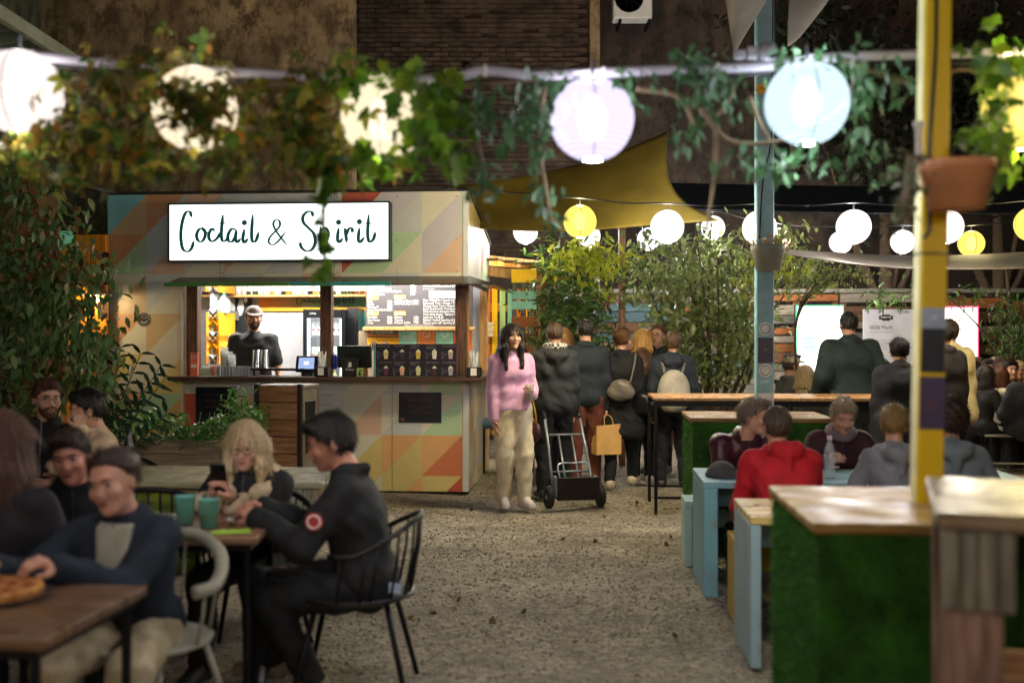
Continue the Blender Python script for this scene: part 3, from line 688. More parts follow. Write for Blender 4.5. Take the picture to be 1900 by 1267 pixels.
# outdoor unit of an air conditioner on the dark wall
ac = thing('air_conditioner', 'white air conditioner box fixed high on the dark wall', 'air conditioner', P(1175, 45, 16.9))
MB().box(-.34, .26, -.3, 0, 0, .58, .02).build('casing', white_plastic, ac)
MB().lathe([(.0001, 0), (.2, 0), (.22, .02), (.22, .03)], 24, M=Tr(-.1, -.3, .3) @ Matrix.Rotation(R(90), 4, 'X')).build('fan_grille', black_plastic, ac, True)
for k in range(5): MB().tube([(-.1+.21*math.cos(a), -.335, .3+.21*math.sin(a)) for a in (k*.63, k*.63+math.pi)], .004, 4).build('grille_bar', black_plastic, ac)
for x in (-.25, .2): MB().box(x, x+.04, -.28, .28, -.05, -.003).build('bracket', black_metal, ac)

# ------------------------------------------------------------------ pallet fence at the back
fence_cols = {'grey': '#6e6b62', 'pale': '#82786a', 'orange': '#8a5228', 'brown': '#5e402a', 'teal': '#4c6668', 'sand': '#8a6c4a'}
fm = {k: mat('plank_'+k, v, .75, .3, 7, (1, 9, 9), .2, 20, rand=.2) for k, v in fence_cols.items()}
pf = thing('pallet_fence', 'long fence of stacked painted pallets behind the far tables', 'fence', (1.2, 16.1, 0), R(-2))
rr = random.Random(4); seq = ['grey', 'orange', 'brown', 'teal', 'pale', 'orange', 'grey', 'sand', 'pale', 'brown', 'grey', 'pale']
for p_ in range(7):
    x0 = p_*1.22; z = .08; row = 0
    while z < 2.15:
        hgt = rr.choice((.10, .12, .145)); k = rr.choice(seq) if p_ else rr.choice(('orange', 'teal', 'brown', 'sand'))
        if p_ >= 5: k = rr.choice(('orange', 'brown', 'grey'))
        MB().box(x0+rr.uniform(0, .01), x0+1.2-rr.uniform(0, .012), rr.uniform(-.006, .006), .022, z, min(2.26, z+hgt), .004).build('plank', fm[k], pf)
        z += hgt+rr.choice((.012, .02, .06)); row += 1
    for xx in (.0, .53, 1.1): MB().box(x0+xx, x0+xx+.1, .025, .12, 0, 2.24, .004).build('stringer', fm['brown'], pf)
MB().box(-.05, 8.6, -.03, .14, 2.27, 2.33, .005).build('coping', fm['grey'], pf)
# bright slat fence beside the kiosk
sf = thing('slat_fence', 'fence of orange, yellow and mint vertical slats beside the kiosk', 'fence', (-.40, 14.4, 0), R(-2))
pal = [mat('paint_'+n, c, .55, .15, 8, (6, 6, .6), .1, 20) for n, c in (('orange', '#e0791f'), ('yellow', '#f2c200'), ('mint', '#a9cf96'), ('aqua', '#7fc0b0'), ('orange', '#e0791f'), ('yellow', '#f2c200'), ('mint', '#a9cf96'))]
for k, w in enumerate((.09, .075, .075, .06, .085, .06, .06)):
    x = (.02, .13, .235, .34, .43, .545, .63)[k]; MB().box(x, x+w, 0, .022, .3+rr.uniform(-.02, .02), 2.26+rr.uniform(-.015, .015), .004).build('slat', pal[k], sf)
for z in (.55, 1.3, 1.95): MB().box(-.1, .8, .023, .06, z, z+.11, .004).build('rail', wood('fence_rail', '#a8763c', '#c8924e'), sf)
MB().box(.72, .8, .03, .12, 0, 2.3, .005).build('post', wood_z, sf)
nb = thing('notice_plate', 'small white warning plate screwed to the bright slat fence', 'sign', P(906, 612, 14.3), R(-2))
MB().box(-.065, .065, -.012, 0, -.09, .10, .003).build('plate', mat('plate_white', '#d8d2c0', .5, .05), nb)
text('KITELENDEKNEK\n     BELEPNI', .02, dark_ink, nb, Tr(-.06, -.014, .055), space=1.3)
text('TILOS!', .042, mat('sign_brown', '#8a5a30', .6), nb, Tr(-.035, -.014, -.045))
MB().tube([(-.047+.016*math.cos(a), -.015, -.03+.016*math.sin(a)) for a in np.linspace(0, 6.28, 13)[:-1]], .0035, 5, closed=True).build('ring_mark', mat('sign_brown', '#8a5a30', .6), nb)
# narrow upright pallet
up = thing('pallet_column', 'narrow upright pallet with yellow, brown and aqua boards beside the laurel', 'pallet', P(972, 633, 12.9)-Vector((0, 0, 1.55)), R(-4))
for x in (-.11, .0, .10): MB().box(x-.03, x+.02, .03, .12, 0, 2.33, .004).build('stringer', fm['grey'], up)
for z, hgt, m in ((2.33, .16, pal[1]), (2.1, .1, pal[3]), (1.98, .1, pal[3]), (1.78, .12, fm['orange']), (1.6, .1, fm['brown']), (1.46, .09, fm['orange']), (1.1, .14, pal[1]), (.9, .11, fm['sand']), (.66, .12, fm['orange']), (.4, .12, pal[1]), (.2, .1, fm['brown'])):
    MB().box(-.15, .15, 0, .025, z-hgt/2, z+hgt/2, .004).build('plank', m, up)
lr = thing('lean_to_roof', 'timber lean-to roof edge beside the kiosk wall', 'roof', P(900, 480, 13.2), R(-4))
MB().bar((-.4, 0, -.1), (1.0, -.1, -.28), .1, .12, .006).build('beam', wood_pale, lr); MB().bar((-.4, .5, .06), (1.0, .4, -.1), .1, .12, .006).build('beam', wood_pale, lr)
for k in range(6): MB().bar((-.3+k*.2, -.25, .03-k*.025), (-.3+k*.2, 1.2, .1-k*.025), .17, .02, .003).build('board', wood('roof_board', '#4a3626', '#6a4e36', axis=1), lr)
MB().bar((.72, .12, -2.1), (.72, .12, -.2), .09, .09, .005).build('post', wood_z, lr); MB().bar((-.3, .45, -2.1), (-.3, .45, -.02), .09, .09, .005).build('post', wood_z, lr)
tp_ = thing('timber_post', 'slim bare timber post behind the yellow lit leaves', 'post', G(1154, 13.4))
MB().box(-.04, .04, -.04, .04, 0, 2.95, .005).build('shaft', wood_z, tp_); MB().box(-.06, .06, -.06, .06, 2.953, 3.0, .005).build('cap', wood_z, tp_)
rs_ = thing('red_notice', 'small red and white notice hung by the laurel hedge', 'sign', P(1123, 562, 13.2))
MB().box(-.05, .055, -.01, 0, -.09, .09, .002).build('plate', mat('notice_red', '#b8361e', .5), rs_)
MB().box(-.035, .0, -.013, -.0115, .0, .07).build('picture', white_ink, rs_); text('STOP\nkutya', .03, white_ink, rs_, Tr(-.045, -.012, -.035))
# ------------------------------------------------------------------ the cocktail kiosk
TH = R(4.5); KW = 3.84; KD = 2.2; KH = 3.1
kc = Vector((-.456, 11.13, 0)); kloc = kc+KW*Vector((-math.cos(TH), math.sin(TH), 0))
KM = Matrix.LocRotScale(kloc, Euler((0, 0, -TH)), None); KI = KM.inverted()
def K(px, py, v=0.):      # point of the kiosk's own plane at depth v that shows at this pixel
    o = KI @ Vector((0, 0, H)); q = (KI.to_3x3() @ Vector(((px-950)/F, 1, (CY-py)/F))); t = (v-o.y)/q.y; return o+q*t
def kthing(name, label, cat, u, v, z, rz=0, group=None):
    return thing(name, label, cat, KM @ Vector((u, v, z)), -TH+rz, group)
ki = thing('cocktail_kiosk', 'wooden cocktail kiosk painted with pastel triangles and open serving hatch', 'kiosk', kloc, -TH)
# triangle-painted cladding: every triangle its own face, its paint a face colour
pm = bpy.data.materials.new('triangle_paint'); pm.use_nodes = True; nt = pm.node_tree
at_ = nt.nodes.new('ShaderNodeVertexColor'); at_.layer_name = 'paint'; no = nt.nodes.new('ShaderNodeTexNoise'); no.inputs['Scale'].default_value = 2.4; no.inputs['Detail'].default_value = 9; no.inputs['Roughness'].default_value = .68
tcn = nt.nodes.new('ShaderNodeTexCoord'); nt.links.new(tcn.outputs['Object'], no.inputs['Vector']); mr = nt.nodes.new('ShaderNodeMapRange'); mr.inputs[3].default_value = .74; mr.inputs[4].default_value = 1.2
hs = nt.nodes.new('ShaderNodeHueSaturation'); nt.links.new(no.outputs[0], mr.inputs[0]); nt.links.new(mr.outputs[0], hs.inputs['Value']); nt.links.new(at_.outputs[0], hs.inputs['Color']); nt.links.new(hs.outputs[0], nt.nodes['Principled BSDF'].inputs['Base Color'])
nt.nodes['Principled BSDF'].inputs['Roughness'].default_value = .38
PC = {'T': '#86c8d0', 'B': '#cf9a70', 'G': '#c4c8c8', 'L': '#c4bfc8', 'N': '#b4d0a8', 'O': '#e2ac74', 'R': '#c05a48', 'Y': '#d8c27c', 'E': '#d8d2c0', 'P': '#d8b49c', 'M': '#9cd0a8', 'K': '#cf7a54', 'V': '#b46c48', 'S': '#d2b48c'}
#        rows from the top; each cell 'upper-left lower-right'
ROWS = ['TS BG PG GG GG GG RG LG EL NR', 'BN GP GE PE EG PE RN NE LP GE', 'ES GE EP GP EG PG EG GE EP GG', 'BE SE EG GE PG EG GE EG PE GE', 'YE EY GE EG GE EG GE EG EN PE',
        'ON NO RK PP GE PG EP EG EN PP', 'EY OV EG GE PP EG EY OY OK PN', 'YO EO GY PE EE YE YE YO YR YN', 'OY YE EY OP EG EY YE OY MN NO', 'YO OE YO EY OE YO OY YO BV OS']
CL = .42
def clad(name, x0, x1, z0, z1, y, parent, shift=0, flip=None):
    v = []; f = []; cl = []
    i0 = int(x0/CL)-1; i1 = int(x1/CL)+2
    for r_ in range(11):
        zt = KH-r_*CL; zb = zt-CL
        for i in range(i0, i1):
            xa, xb = i*CL, (i+1)*CL
            if xb <= x0 or xa >= x1 or zt <= z0 or zb >= z1: continue
            cell = ROWS[min(r_, 9)].split()[(i+shift) % 10]
            for k, tri in enumerate((((xa, zb), (xa, zt), (xb, zt)), ((xa, zb), (xb, zt), (xb, zb)))):
                poly = list(tri)      # clip the triangle to the panel
                for ax, lim, sg in ((0, x0, 1), (0, x1, -1), (1, z0, 1), (1, z1, -1)):
                    o = []
                    for a, b in zip(poly, poly[1:]+poly[:1]):
                        da, db = (a[ax]-lim)*sg, (b[ax]-lim)*sg
                        if da >= 0: o.append(a)
                        if da*db < 0: t = da/(da-db); o.append((a[0]+(b[0]-a[0])*t, a[1]+(b[1]-a[1])*t))
                    poly = o
                    if len(poly) < 3: break
                if len(poly) < 3: continue
                n = len(v); v += [(p[0], y, p[1]) if flip is None else (flip, p[0], p[1]) for p in poly]; f.append(tuple(range(n, n+len(poly)))); cl.append((C(PC[cell[k]]), len(poly)))
    me = bpy.data.meshes.new(name); me.from_pydata(v, [], f); ca = me.color_attributes.new('paint', 'FLOAT_COLOR', 'CORNER')
    ca.data.foreach_set('color', [x for c, n in cl for _ in range(n) for x in (*c, 1)]); me.materials.append(pm); me.update()
    return link(name, me, parent)
white_wall = mat('kiosk_white', '#b9bcc2', .5, .06); osb = mat('kiosk_core', '#8c7a62', .8)
ZO0, ZO1, UO = 1.19, 2.17, .82       # hatch: sill, head, left edge
fr = thing  # noqa
MB().box(0, KW, 0, .06, ZO1, KH).build('front_fascia_core', osb, ki); clad('front_fascia', 0, KW-.05, ZO1, KH, -.004, ki)
MB().box(0, UO, 0, .06, 0, ZO1-.003).build('left_panel_core', osb, ki); clad('left_panel', 0, UO, 0, ZO1-.002, -.004, ki)
MB().box(UO+.003, KW, 0, .06, 0, ZO0-.05).build('apron_core', osb, ki); clad('apron_panel', UO+.004, KW-.05, 0, ZO0-.05, -.004, ki)
trim = mat('white_trim', '#cfd0d2', .4, .05)
for z0, z1 in ((0, ZO0-.06), (ZO1+.01, KH)): MB().box(KW-.05, KW+.008, -.012, .07, z0, z1, .003).build('corner_trim', trim, ki)
MB().box(UO-.02, UO+.003, -.016, -.004, .03, ZO1, .002).build('edge_strip', trim, ki)
for z0, z1, nm in ((0, ZO0-.05, 'side_apron'), (ZO1, KH-.35, 'side_fascia')):
    MB().box(KW-.06, KW, .062, KD, z0, z1).build(nm+'_core', osb, ki); clad(nm, .075, KD, z0, z1, 0, ki, 3, KW+.004)
sidep = MB(); sidep.add([(KW+.004, .07, KH-.35), (KW+.004, KD, KH-.35), (KW+.004, .07, KH)], [(0, 1, 2)]); sidep.build('side_gable', mat('gable_paint', '#c8b070', .4), ki)
MB().box(0, .06, .062, KD, 0, KH-.3).build('far_side_wall', osb, ki); MB().box(.062, KW-.062, KD-.06, KD, .0, 2.62).build('back_wall', white_wall, ki)
rf_ = MB(); rf_.add([(-.02, -.02, KH+.004), (KW+.02, -.02, KH+.004), (KW+.02, KD+.1, KH-.36), (-.02, KD+.1, KH-.36), (-.02, -.02, KH+.03), (KW+.02, -.02, KH+.03), (KW+.02, KD+.1, KH-.33), (-.02, KD+.1, KH-.33)], [(0, 3, 2, 1), (4, 5, 6, 7), (0, 1, 5, 4), (1, 2, 6, 5), (2, 3, 7, 6), (3, 0, 4, 7)])
rf_.build('roof', mat('roof_felt', '#2a2a2c', .9), ki)
MB().box(.062, KW-.062, .062, KD-.062, 2.63, 2.66).build('ceiling', white_wall, ki); MB().box(.062, KW-.062, .062, KD-.062, .02, .06).build('floor', wood_dark, ki)
for x in (1.22, 2.44): MB().box(x-.002, x+.002, -.0065, -.0045, ZO1+.01, KH-.005).build('panel_seam', mat('seam_dark', '#4a443c', .8), ki)
for x in (2.03, 3.05): MB().box(x-.002, x+.002, -.0065, -.0045, .01, ZO0-.055).build('panel_seam', mat('seam_dark', '#4a443c', .8), ki)
for x in (.06, .40, 1.19, 1.25, 1.8, 2.41, 2.47, 3.1, 3.72):
    for z in (ZO1+.1, 2.6, KH-.05):
        if not (.6 < x < 3.05 and z > 2.3 and z < 3.04): MB().lathe([(.0001, .003), (.005, .002), (.007, 0)], 8, M=Tr(x, -.005, z) @ Matrix.Rotation(R(90), 4, 'X')).build('screw', steel, ki)
# counter, posts, awning
ctr = MB().box(UO-.05, KW+.17, -.30, .25, ZO0-.045, ZO0, .006).build('counter', wood('counter_wood', '#3c2a22', '#5c4436', rough=.35, axis=0), ki)
MB().box(KW-.25, KW+.17, .253, KD, ZO0-.045, ZO0-.001, .006).build('side_counter', wood('counter_wood', '#3c2a22', '#5c4436'), ki)
wp = wood('hatch_post', '#4c3226', '#7a5642', axis=2)
for px_ in (356, 604, 855):
    u = K(px_, 600).x; MB().box(u-.06, u+.06, .0, .11, ZO0+.001, ZO1-.002, .005).build('post', wp, ki)
MB().box(KW-.10, KW-.003, KD-.16, KD-.062, ZO0, ZO1, .004).build('post', wood_pale, ki); MB().box(KW-.13, KW-.06, .55, .64, ZO0, ZO1-.002, .004).build('post', wood_pale, ki)
awm = mat('awning_sheet', '#26292b', .22, .12, metal=.3, spec=.6)
aw = MB(); zt, zb = ZO1+.055, ZO1-.04
for a, b in ((UO-.04, 2.06), (2.064, KW+.30)):
    aw.add([(a, -.006, zt), (b if b < 3 else KW+.02, -.006, zt), (b, -.34, zb), (a-.03 if a < 1 else a, -.34, zb), (a, -.006, zt-.012), (b if b < 3 else KW+.02, -.006, zt-.012), (b, -.34, zb-.014), (a-.03 if a < 1 else a, -.34, zb-.014)], [(0, 1, 2, 3), (7, 6, 5, 4), (3, 2, 6, 7), (0, 3, 7, 4), (1, 5, 6, 2)])
aw.build('awning', awm, ki)
for x0, x1, c in ((UO-.07, 2.058, '#4f8a4a'), (2.066, 3.1, '#2f9a9c')): MB().box(x0, x1, -.352, -.341, zb-.018, zb+.022, .003).build('painted_glow_lip', mat('lip_'+c, c, .3, .15, 3), ki)  # green and teal strips put the glow under the sign into paint
aw = MB().add([(KW+.02, 0, zt), (KW+.02, KD, zt), (KW+.36, KD, zb), (KW+.30, -.34, zb), (KW+.02, 0, zt-.012), (KW+.02, KD, zt-.012), (KW+.36, KD, zb-.014), (KW+.30, -.34, zb-.014)], [(0, 3, 2, 1), (4, 5, 6, 7), (2, 3, 7, 6), (0, 4, 7, 3), (1, 2, 6, 5)]); aw.build('side_awning', awm, ki)
# round sticker on the left panel
stk = kthing('round_sticker', 'round black smiling face sticker on the kiosk left panel', 'sticker', K(268, 593).x, -.006, K(268, 593).z)
MB().lathe([(.0001, 0), (.075, 0), (.075, .002)], 28, M=Matrix.Rotation(R(90), 4, 'X')).build('disc', dark_ink, stk)
for r_ in (.066, .045): MB().tube([(r_*math.cos(a), -.004, r_*math.sin(a)) for a in np.linspace(0, 6.28, 25)[:-1]], .0022, 4, closed=True).build('ring', white_ink, stk)
MB().tube([(.03*math.cos(a), -.004, .03*math.sin(a)) for a in np.linspace(R(200), R(340), 9)], .004, 4).build('smile', white_ink, stk)
for e in (1, -1): MB().tube([(e*.014, -.004, .008), (e*.014, -.004, .022)], .004, 4).build('eye_mark', white_ink, stk)

# ------------------------------------------------------------------ lightbox sign with brush lettering
a = K(311, 486, -.15); b = K(723, 373, -.15)
sg = kthing('lightbox_sign', 'white lit lightbox sign with dark green script lettering above the hatch', 'sign', 0, 0, 0)
MB().box(a.x, b.x, -.13, -.006, a.z, b.z, .004).build('box_case', mat('sign_case', '#0f2326', .4), sg)
for x0, x1, z0, z1 in ((a.x, b.x, a.z, a.z+.016), (a.x, b.x, b.z-.016, b.z), (a.x, a.x+.016, a.z+.0165, b.z-.0165), (b.x-.016, b.x, a.z+.0165, b.z-.0165)):
    MB().box(x0, x1, -.15, -.131, z0, z1, .002).build('frame', mat('sign_case', '#0f2326', .4), sg)
MB().box(a.x+.018, b.x-.018, -.139, -.1305, a.z+.018, b.z-.018).build('face', emis('sign_face', (.93, 1.0, .95), .8), sg)
inkg = mat('sign_green', '#0e3a3c', .5, .05, emit='#0e4444', estr=.25)
def strokes(glyphs, S_, ox, oz, tf, w0, y, m, parent, name='letter'):
    """glyph centre lines -> ribbons, swelling where the brush runs upright"""
    for gi, gl in enumerate(glyphs):
        mb = MB()
        for st_ in gl['s']:
            if len(st_) == 1:
                c = tf(*st_[0]); n = 10; r_ = w0*.8; mb.prism([(c[0]+r_*math.cos(k*6.283/n), c[1]+r_*math.sin(k*6.283/n)) for k in range(n)], .003, Tr(0, y, 0)); continue
            pts = catmull([(*tf(*p), 0) for p in st_], 7); m_ = len(pts); vv = []
            for i, p in enumerate(pts):
                t = (pts[min(i+1, m_-1)]-pts[max(0, i-1)]).normalized(); nrm = Vector((-t.y, t.x, 0)); e = min(1, .45+min(i, m_-1-i)*.2)
                w = w0*gl.get('w', 1)*(.42+.58*abs(t.y)**1.3)*e*.5; vv += [p+nrm*w, p-nrm*w]
            V3 = [(p.x, y, p.y) for p in vv]+[(p.x, y+.0025, p.y) for p in vv]; n2 = len(vv); f = []
            for i in range(m_-1):
                q = 2*i; f += [(q, q+1, q+3, q+2), (q+n2, q+2+n2, q+3+n2, q+1+n2), (q, q+2, q+2+n2, q+n2), (q+1, q+1+n2, q+3+n2, q+3)]
            mb.add(V3, f)
        mb.build(name, m, parent)
GL = [dict(s=[[(618, 222), (606, 187), (580, 192), (560, 240), (548, 310), (549, 380), (562, 432), (592, 446), (617, 425), (632, 378)]]),
      dict(s=[[(698, 296), (668, 300), (650, 338), (660, 374), (685, 380), (704, 350), (704, 312), (684, 292), (712, 322), (738, 322)]]),
      dict(s=[[(768, 312), (750, 298), (731, 330), (733, 365), (755, 380), (785, 358), (806, 322)]]),
      dict(s=[[(822, 206), (813, 300), (812, 350), (822, 378), (842, 372), (862, 345)], [(790, 262), (845, 261)]]),
      dict(s=[[(906, 306), (880, 298), (856, 336), (858, 374), (880, 382), (902, 350), (911, 304)], [(911, 304), (904, 358), (915, 386), (938, 362)]]),
      dict(s=[[(962, 300), (952, 362), (962, 388), (986, 362)], [(962, 258)]]), dict(s=[[(1017, 205), (1009, 330), (1016, 380), (1038, 374), (1056, 320)]]),
      dict(s=[[(1240, 403), (1185, 335), (1152, 275), (1163, 242), (1190, 246), (1190, 285), (1135, 345), (1120, 382), (1145, 403), (1182, 380), (1230, 320)]], w=.7),
      dict(s=[[(1410, 218), (1402, 190), (1375, 186), (1346, 215), (1347, 255), (1378, 290), (1415, 330), (1424, 390), (1400, 435), (1365, 443), (1335, 420), (1325, 385)]]),
      dict(s=[[(1458, 285), (1464, 380), (1462, 460)], [(1462, 315), (1488, 290), (1509, 320), (1500, 368), (1470, 378)]]),
      dict(s=[[(1578, 292), (1570, 362), (1582, 386), (1604, 360)], [(1577, 255)]]), dict(s=[[(1618, 292), (1625, 340), (1630, 386)], [(1627, 340), (1640, 305), (1656, 293), (1667, 304), (1664, 322)]]),
      dict(s=[[(1713, 292), (1706, 362), (1718, 386), (1744, 354)], [(1713, 252)]]), dict(s=[[(1774, 205), (1767, 330), (1778, 382), (1804, 366), (1817, 320)], [(1744, 262), (1800, 261)]])]
def tf_sign(x, y): q = K(180+x/3.519, 340+y/3.519, -.142); return (q.x, q.z)
strokes(GL, 1, 0, 0, tf_sign, .036, -.1425, inkg, sg)

# ------------------------------------------------------------------ inside the kiosk
lamp = bpy.data.lights.new('ceiling_lamp', 'AREA'); lamp.shape = 'RECTANGLE'; lamp.size = 3.0; lamp.size_y = .25; lamp.energy = 70; lamp.color = (1, .97, .9)
cl_ = kthing('ceiling_tube_light', 'long white tube light under the kiosk ceiling', 'lamp', 1.95, 1.0, 2.6)
MB().box(-1.5, 1.5, -.06, .06, .0, .03, .004).build('casing', white_plastic, cl_); MB().box(-1.48, 1.48, -.045, .045, -.012, -.001).build('diffuser', emis('tube_glow', (1, .97, .92), 2), cl_)
lo_ = link('lamp_light', lamp, cl_); lo_.location = (0, 0, -.03)
V0 = KD-.065
# bottle shelf, glowing back panel
a = K(366, 547, V0-.25); b = K(684, 520, V0-.25); Zs = a.z
sh_ = kthing('bottle_shelf', 'timber bottle shelf with glowing white back panel', 'shelf', 0, 0, 0)
MB().box(a.x, b.x, V0-.26, V0, Zs-.03, Zs, .003).build('board', wood_pale, sh_); MB().box(a.x, b.x, V0-.012, V0-.003, Zs+.004, Zs+.30).build('light_panel', emis('shelf_glow', (1, .97, 1), .75), sh_)
bc = [('#c07818', 1), ('#4a5a20', 1), ('#d0a040', 1), ('#2a3a28', 1), ('#e0e0e4', 1), ('#8a4a18', 1), ('#303038', 1), ('#c8c890', 1), ('#d8e4f0', 1)]
nmz = ['amber', 'olive', 'gold', 'dark green', 'clear', 'brown', 'black', 'straw', 'pale blue']
nB = 30
lab_m = mat('bottle_label', '#e6e0d0', .6, .05); cap_m = black_plastic
def bottle(label, u, v, z, hgt, r_, c, group, frame='K', lab=True, glass=.9, square=False):
    t = kthing('bottle', label, 'bottle', u, v, z, 0, group) if frame == 'K' else thing('bottle', label, 'bottle', (u, v, z), 0, group)
    gm_ = clear('glass_'+c, c, glass, .08); n = 4 if square else 14
    o = MB().lathe([(.0001, 0), (r_, .002), (r_, hgt*.58), (r_*.8, hgt*.68), (r_*.36, hgt*.78), (r_*.34, hgt*.95), (.0001, hgt*.952)], n).build('glass_body', gm_, t, not square)
    MB().lathe([(r_*.4, hgt*.93), (r_*.4, hgt), (.0001, hgt)], 10).build('cap', cap_m, t, True)
    if lab: MB().lathe([(r_*1.01, hgt*.16), (r_*1.02, hgt*.165), (r_*1.02, hgt*.48), (r_*1.01, hgt*.485)], n).build('label_band', lab_m, t, not square)
    return t
for i in range(nB):
    u = a.x+.05+(b.x-a.x-.1)*i/(nB-1)+random.uniform(-.01, .01); k = random.Random(i*7+3).randrange(9)
    bottle('%s spirit bottle on the glowing shelf in the kiosk' % nmz[k], u, V0-.11+random.uniform(-.03, .03), Zs+.001, random.uniform(.25, .31), random.uniform(.032, .042), bc[k][0], 'bottles on the kiosk shelf', square=(i % 4 == 0))
# small name strip under the shelf
a = K(480, 570, V0-.01); b = K(684, 545, V0-.01)
ns = kthing('name_strip', 'orange to mint name strip with script lettering under the bottle shelf', 'sign', 0, 0, 0)
gm2 = mat('strip_paint', '#d8944a', .5, .05); sN = gm2.node_tree.nodes; tcn = sN.new('ShaderNodeTexCoord'); sx = sN.new('ShaderNodeSeparateXYZ'); rp = sN.new('ShaderNodeValToRGB')
rp.color_ramp.elements[0].position = .1; rp.color_ramp.elements[0].color = (*C('#d88a3c'), 1); rp.color_ramp.elements[1].position = .6; rp.color_ramp.elements[1].color = (*C('#7fc4ac'), 1)
gm2.node_tree.links.new(tcn.outputs['Generated'], sx.inputs[0]); gm2.node_tree.links.new(sx.outputs[0], rp.inputs[0]); gm2.node_tree.links.new(rp.outputs[0], sN['Principled BSDF'].inputs['Base Color'])
MB().box(a.x, b.x, V0-.02, V0, a.z, b.z).build('panel', gm2, ns); MB().box(a.x, b.x, V0-.03, V0-.001, a.z-.05, a.z-.004, .002).build('ledge', mat('amber_paint', '#f0a52a', .5), ns)
def tf_small(x, y): q = K(550+(x-540)*.115*.55/.75, 548+(y-180)*.066, V0-.03); return (q.x, q.z)
strokes(GL, 1, 0, 0, tf_small, .011, V0-.024, dark_ink, ns)
# left shelf with boxes
a = K(366, 690, 1.5); b = K(400, 520, 1.5)
ls = kthing('storage_shelf', 'white storage shelf at the left inside the kiosk', 'shelf', 0, 0, 0); x0, x1 = UO-.1, K(398, 600, 1.5).x
for z in (.9, 1.35, 1.62, 1.88, 2.2): MB().box(x0, x1, 1.35, V0, z-.02, z, .002).build('board', mat('shelf_grey', '#7c7a76', .6), ls)
MB().box(x1, x1+.04, 1.35, V0, .06, 2.4, .003).build('upright', trim, ls)
for z, hh_, c, nm in ((2.201, .22, '#f29018', 'orange box on the top shelf of the kiosk storage'), (1.621, .2, '#f2b010', 'amber plastic crate on the middle storage shelf'), (1.351, .2, '#f0a818', 'yellow crate under the amber crate in the kiosk storage'), (1.881, .0, '#c8d8d0', '')):
    if not nm: continue
    t = kthing('storage_box', nm, 'box', 0, 0, 0, group=None); MB().box(x0+.02, x1-.03, 1.38, 1.8, z, z+hh_, .012).build('body', mat('box_'+c, c, .5), t); MB().box(x0+.01, x1-.02, 1.37, 1.81, z+hh_-.03, z+hh_+.003, .006).build('rim', mat('box_'+c, c, .5), t)
t = kthing('cleaning_jug', 'pale green plastic jug on the kiosk storage shelf', 'jug', (x0+x1)/2+.05, 1.5, 1.881); MB().lathe([(.0001, 0), (.07, .002), (.08, .02), (.08, .14), (.03, .19), (.03, .23), (.0001, .232)], 16).build('body', mat('jug_green', '#b8d4c8', .3), t, True); MB().lathe([(.034, .215), (.034, .245), (.0001, .246)], 12).build('cap', mat('jug_cap', '#3f8a78', .4), t, True)
for k in range(3): bottle('small brown bottle on the lowest kiosk storage shelf', x0+.16+k*.085, 1.45, .901, .3, .03, '#3a2010', 'small brown bottles in the kiosk storage')
# black door with white dotted shapes
a = K(400, 690, V0-.05); b = K(465, 545, V0-.05)
bd = kthing('black_door', 'black cabinet door with white dotted number shapes behind the barman', 'door', 0, 0, 0)
MB().box(a.x, b.x, V0-.06, V0-.001, .06, b.z, .004).build('panel', mat('chalk_black', '#1b1d20', .6), bd)
MB().box(a.x-.035, a.x-.004, V0-.07, V0-.001, .06, b.z+.03, .004).build('jamb', mat('jamb_dark', '#0d0f12', .4), bd)
for pts in ([(413, 575), (418, 563), (428, 560), (429, 580), (424, 594), (414, 600)], [(432, 550), (436, 550), (436, 592), (431, 592)], [(440, 575), (443, 556), (450, 552), (453, 570), (449, 585), (442, 586)], [(417, 610), (427, 607), (426, 622), (416, 630)], [(452, 551), (459, 550), (459, 562), (453, 562)]):
    q = [K(*p, V0-.065) for p in pts]; MB().prism([(p.x, p.z) for p in q], .003, Tr(0, V0-.066, 0)).build('painted_shape', white_ink, bd)
    cxm = sum(p.x for p in q)/len(q); czm = sum(p.z for p in q)/len(q); dm = MB()
    for p in q: dm.lathe([(.0001, 0), (.008, 0), (.008, .001)], 8, M=Tr(cxm+(p.x-cxm)*.72, V0-.0665, czm+(p.z-czm)*.8) @ Matrix.Rotation(R(90), 4, 'X'))
    dm.build('dot_pattern', dark_ink, bd)
q = K(416, 586, V0-.067); text('K18', .11, dark_ink, bd, Tr(q.x, V0-.0675, q.z))
# fridge with cans
a = K(562, 690, V0-.5); b = K(641, 574, V0-.5)
fg = kthing('drinks_fridge', 'black glass-door drinks fridge lit inside behind the till', 'fridge', 0, 0, 0)
ff = V0-.5; fx0, fx1, fz1 = a.x, b.x, b.z; blk = mat('fridge_black', '#15171b', .3)
MB().box(fx0, fx0+.05, ff, V0-.002, .1, fz1, .004).build('side', blk, fg); MB().box(fx1-.05, fx1, ff, V0-.002, .1, fz1, .004).build('side', blk, fg); MB().box(fx0+.051, fx1-.051, ff, V0-.002, fz1-.1, fz1, .004).build('top', blk, fg)
MB().box(fx0+.051, fx1-.051, V0-.03, V0-.004, .1, fz1-.1).build('back', mat('fridge_in', '#d0dae4', .4), fg)
for e in (fx0+.052, fx1-.072): MB().box(e, e+.02, ff+.03, ff+.05, .2, fz1-.11).build('light_strip', emis('fridge_glow', (.85, .93, 1), 3), fg)
can_g = 'cans in the drinks fridge'
lz = []
for z in (1.02, 1.32, 1.62): MB().box(fx0+.051, fx1-.051, ff+.06, V0-.04, z-.012, z).build('shelf', steel, fg); lz.append(z)
MB().box(fx0+.05, fx1-.05, ff-.012, ff-.006, .12, fz1-.1).build('glass_door', clear('door_glass', '#dfe8f0', .07, .03), fg); MB().box(fx1-.08, fx1-.06, ff-.045, ff-.014, 1.1, 1.5, .005).build('handle', steel, fg)
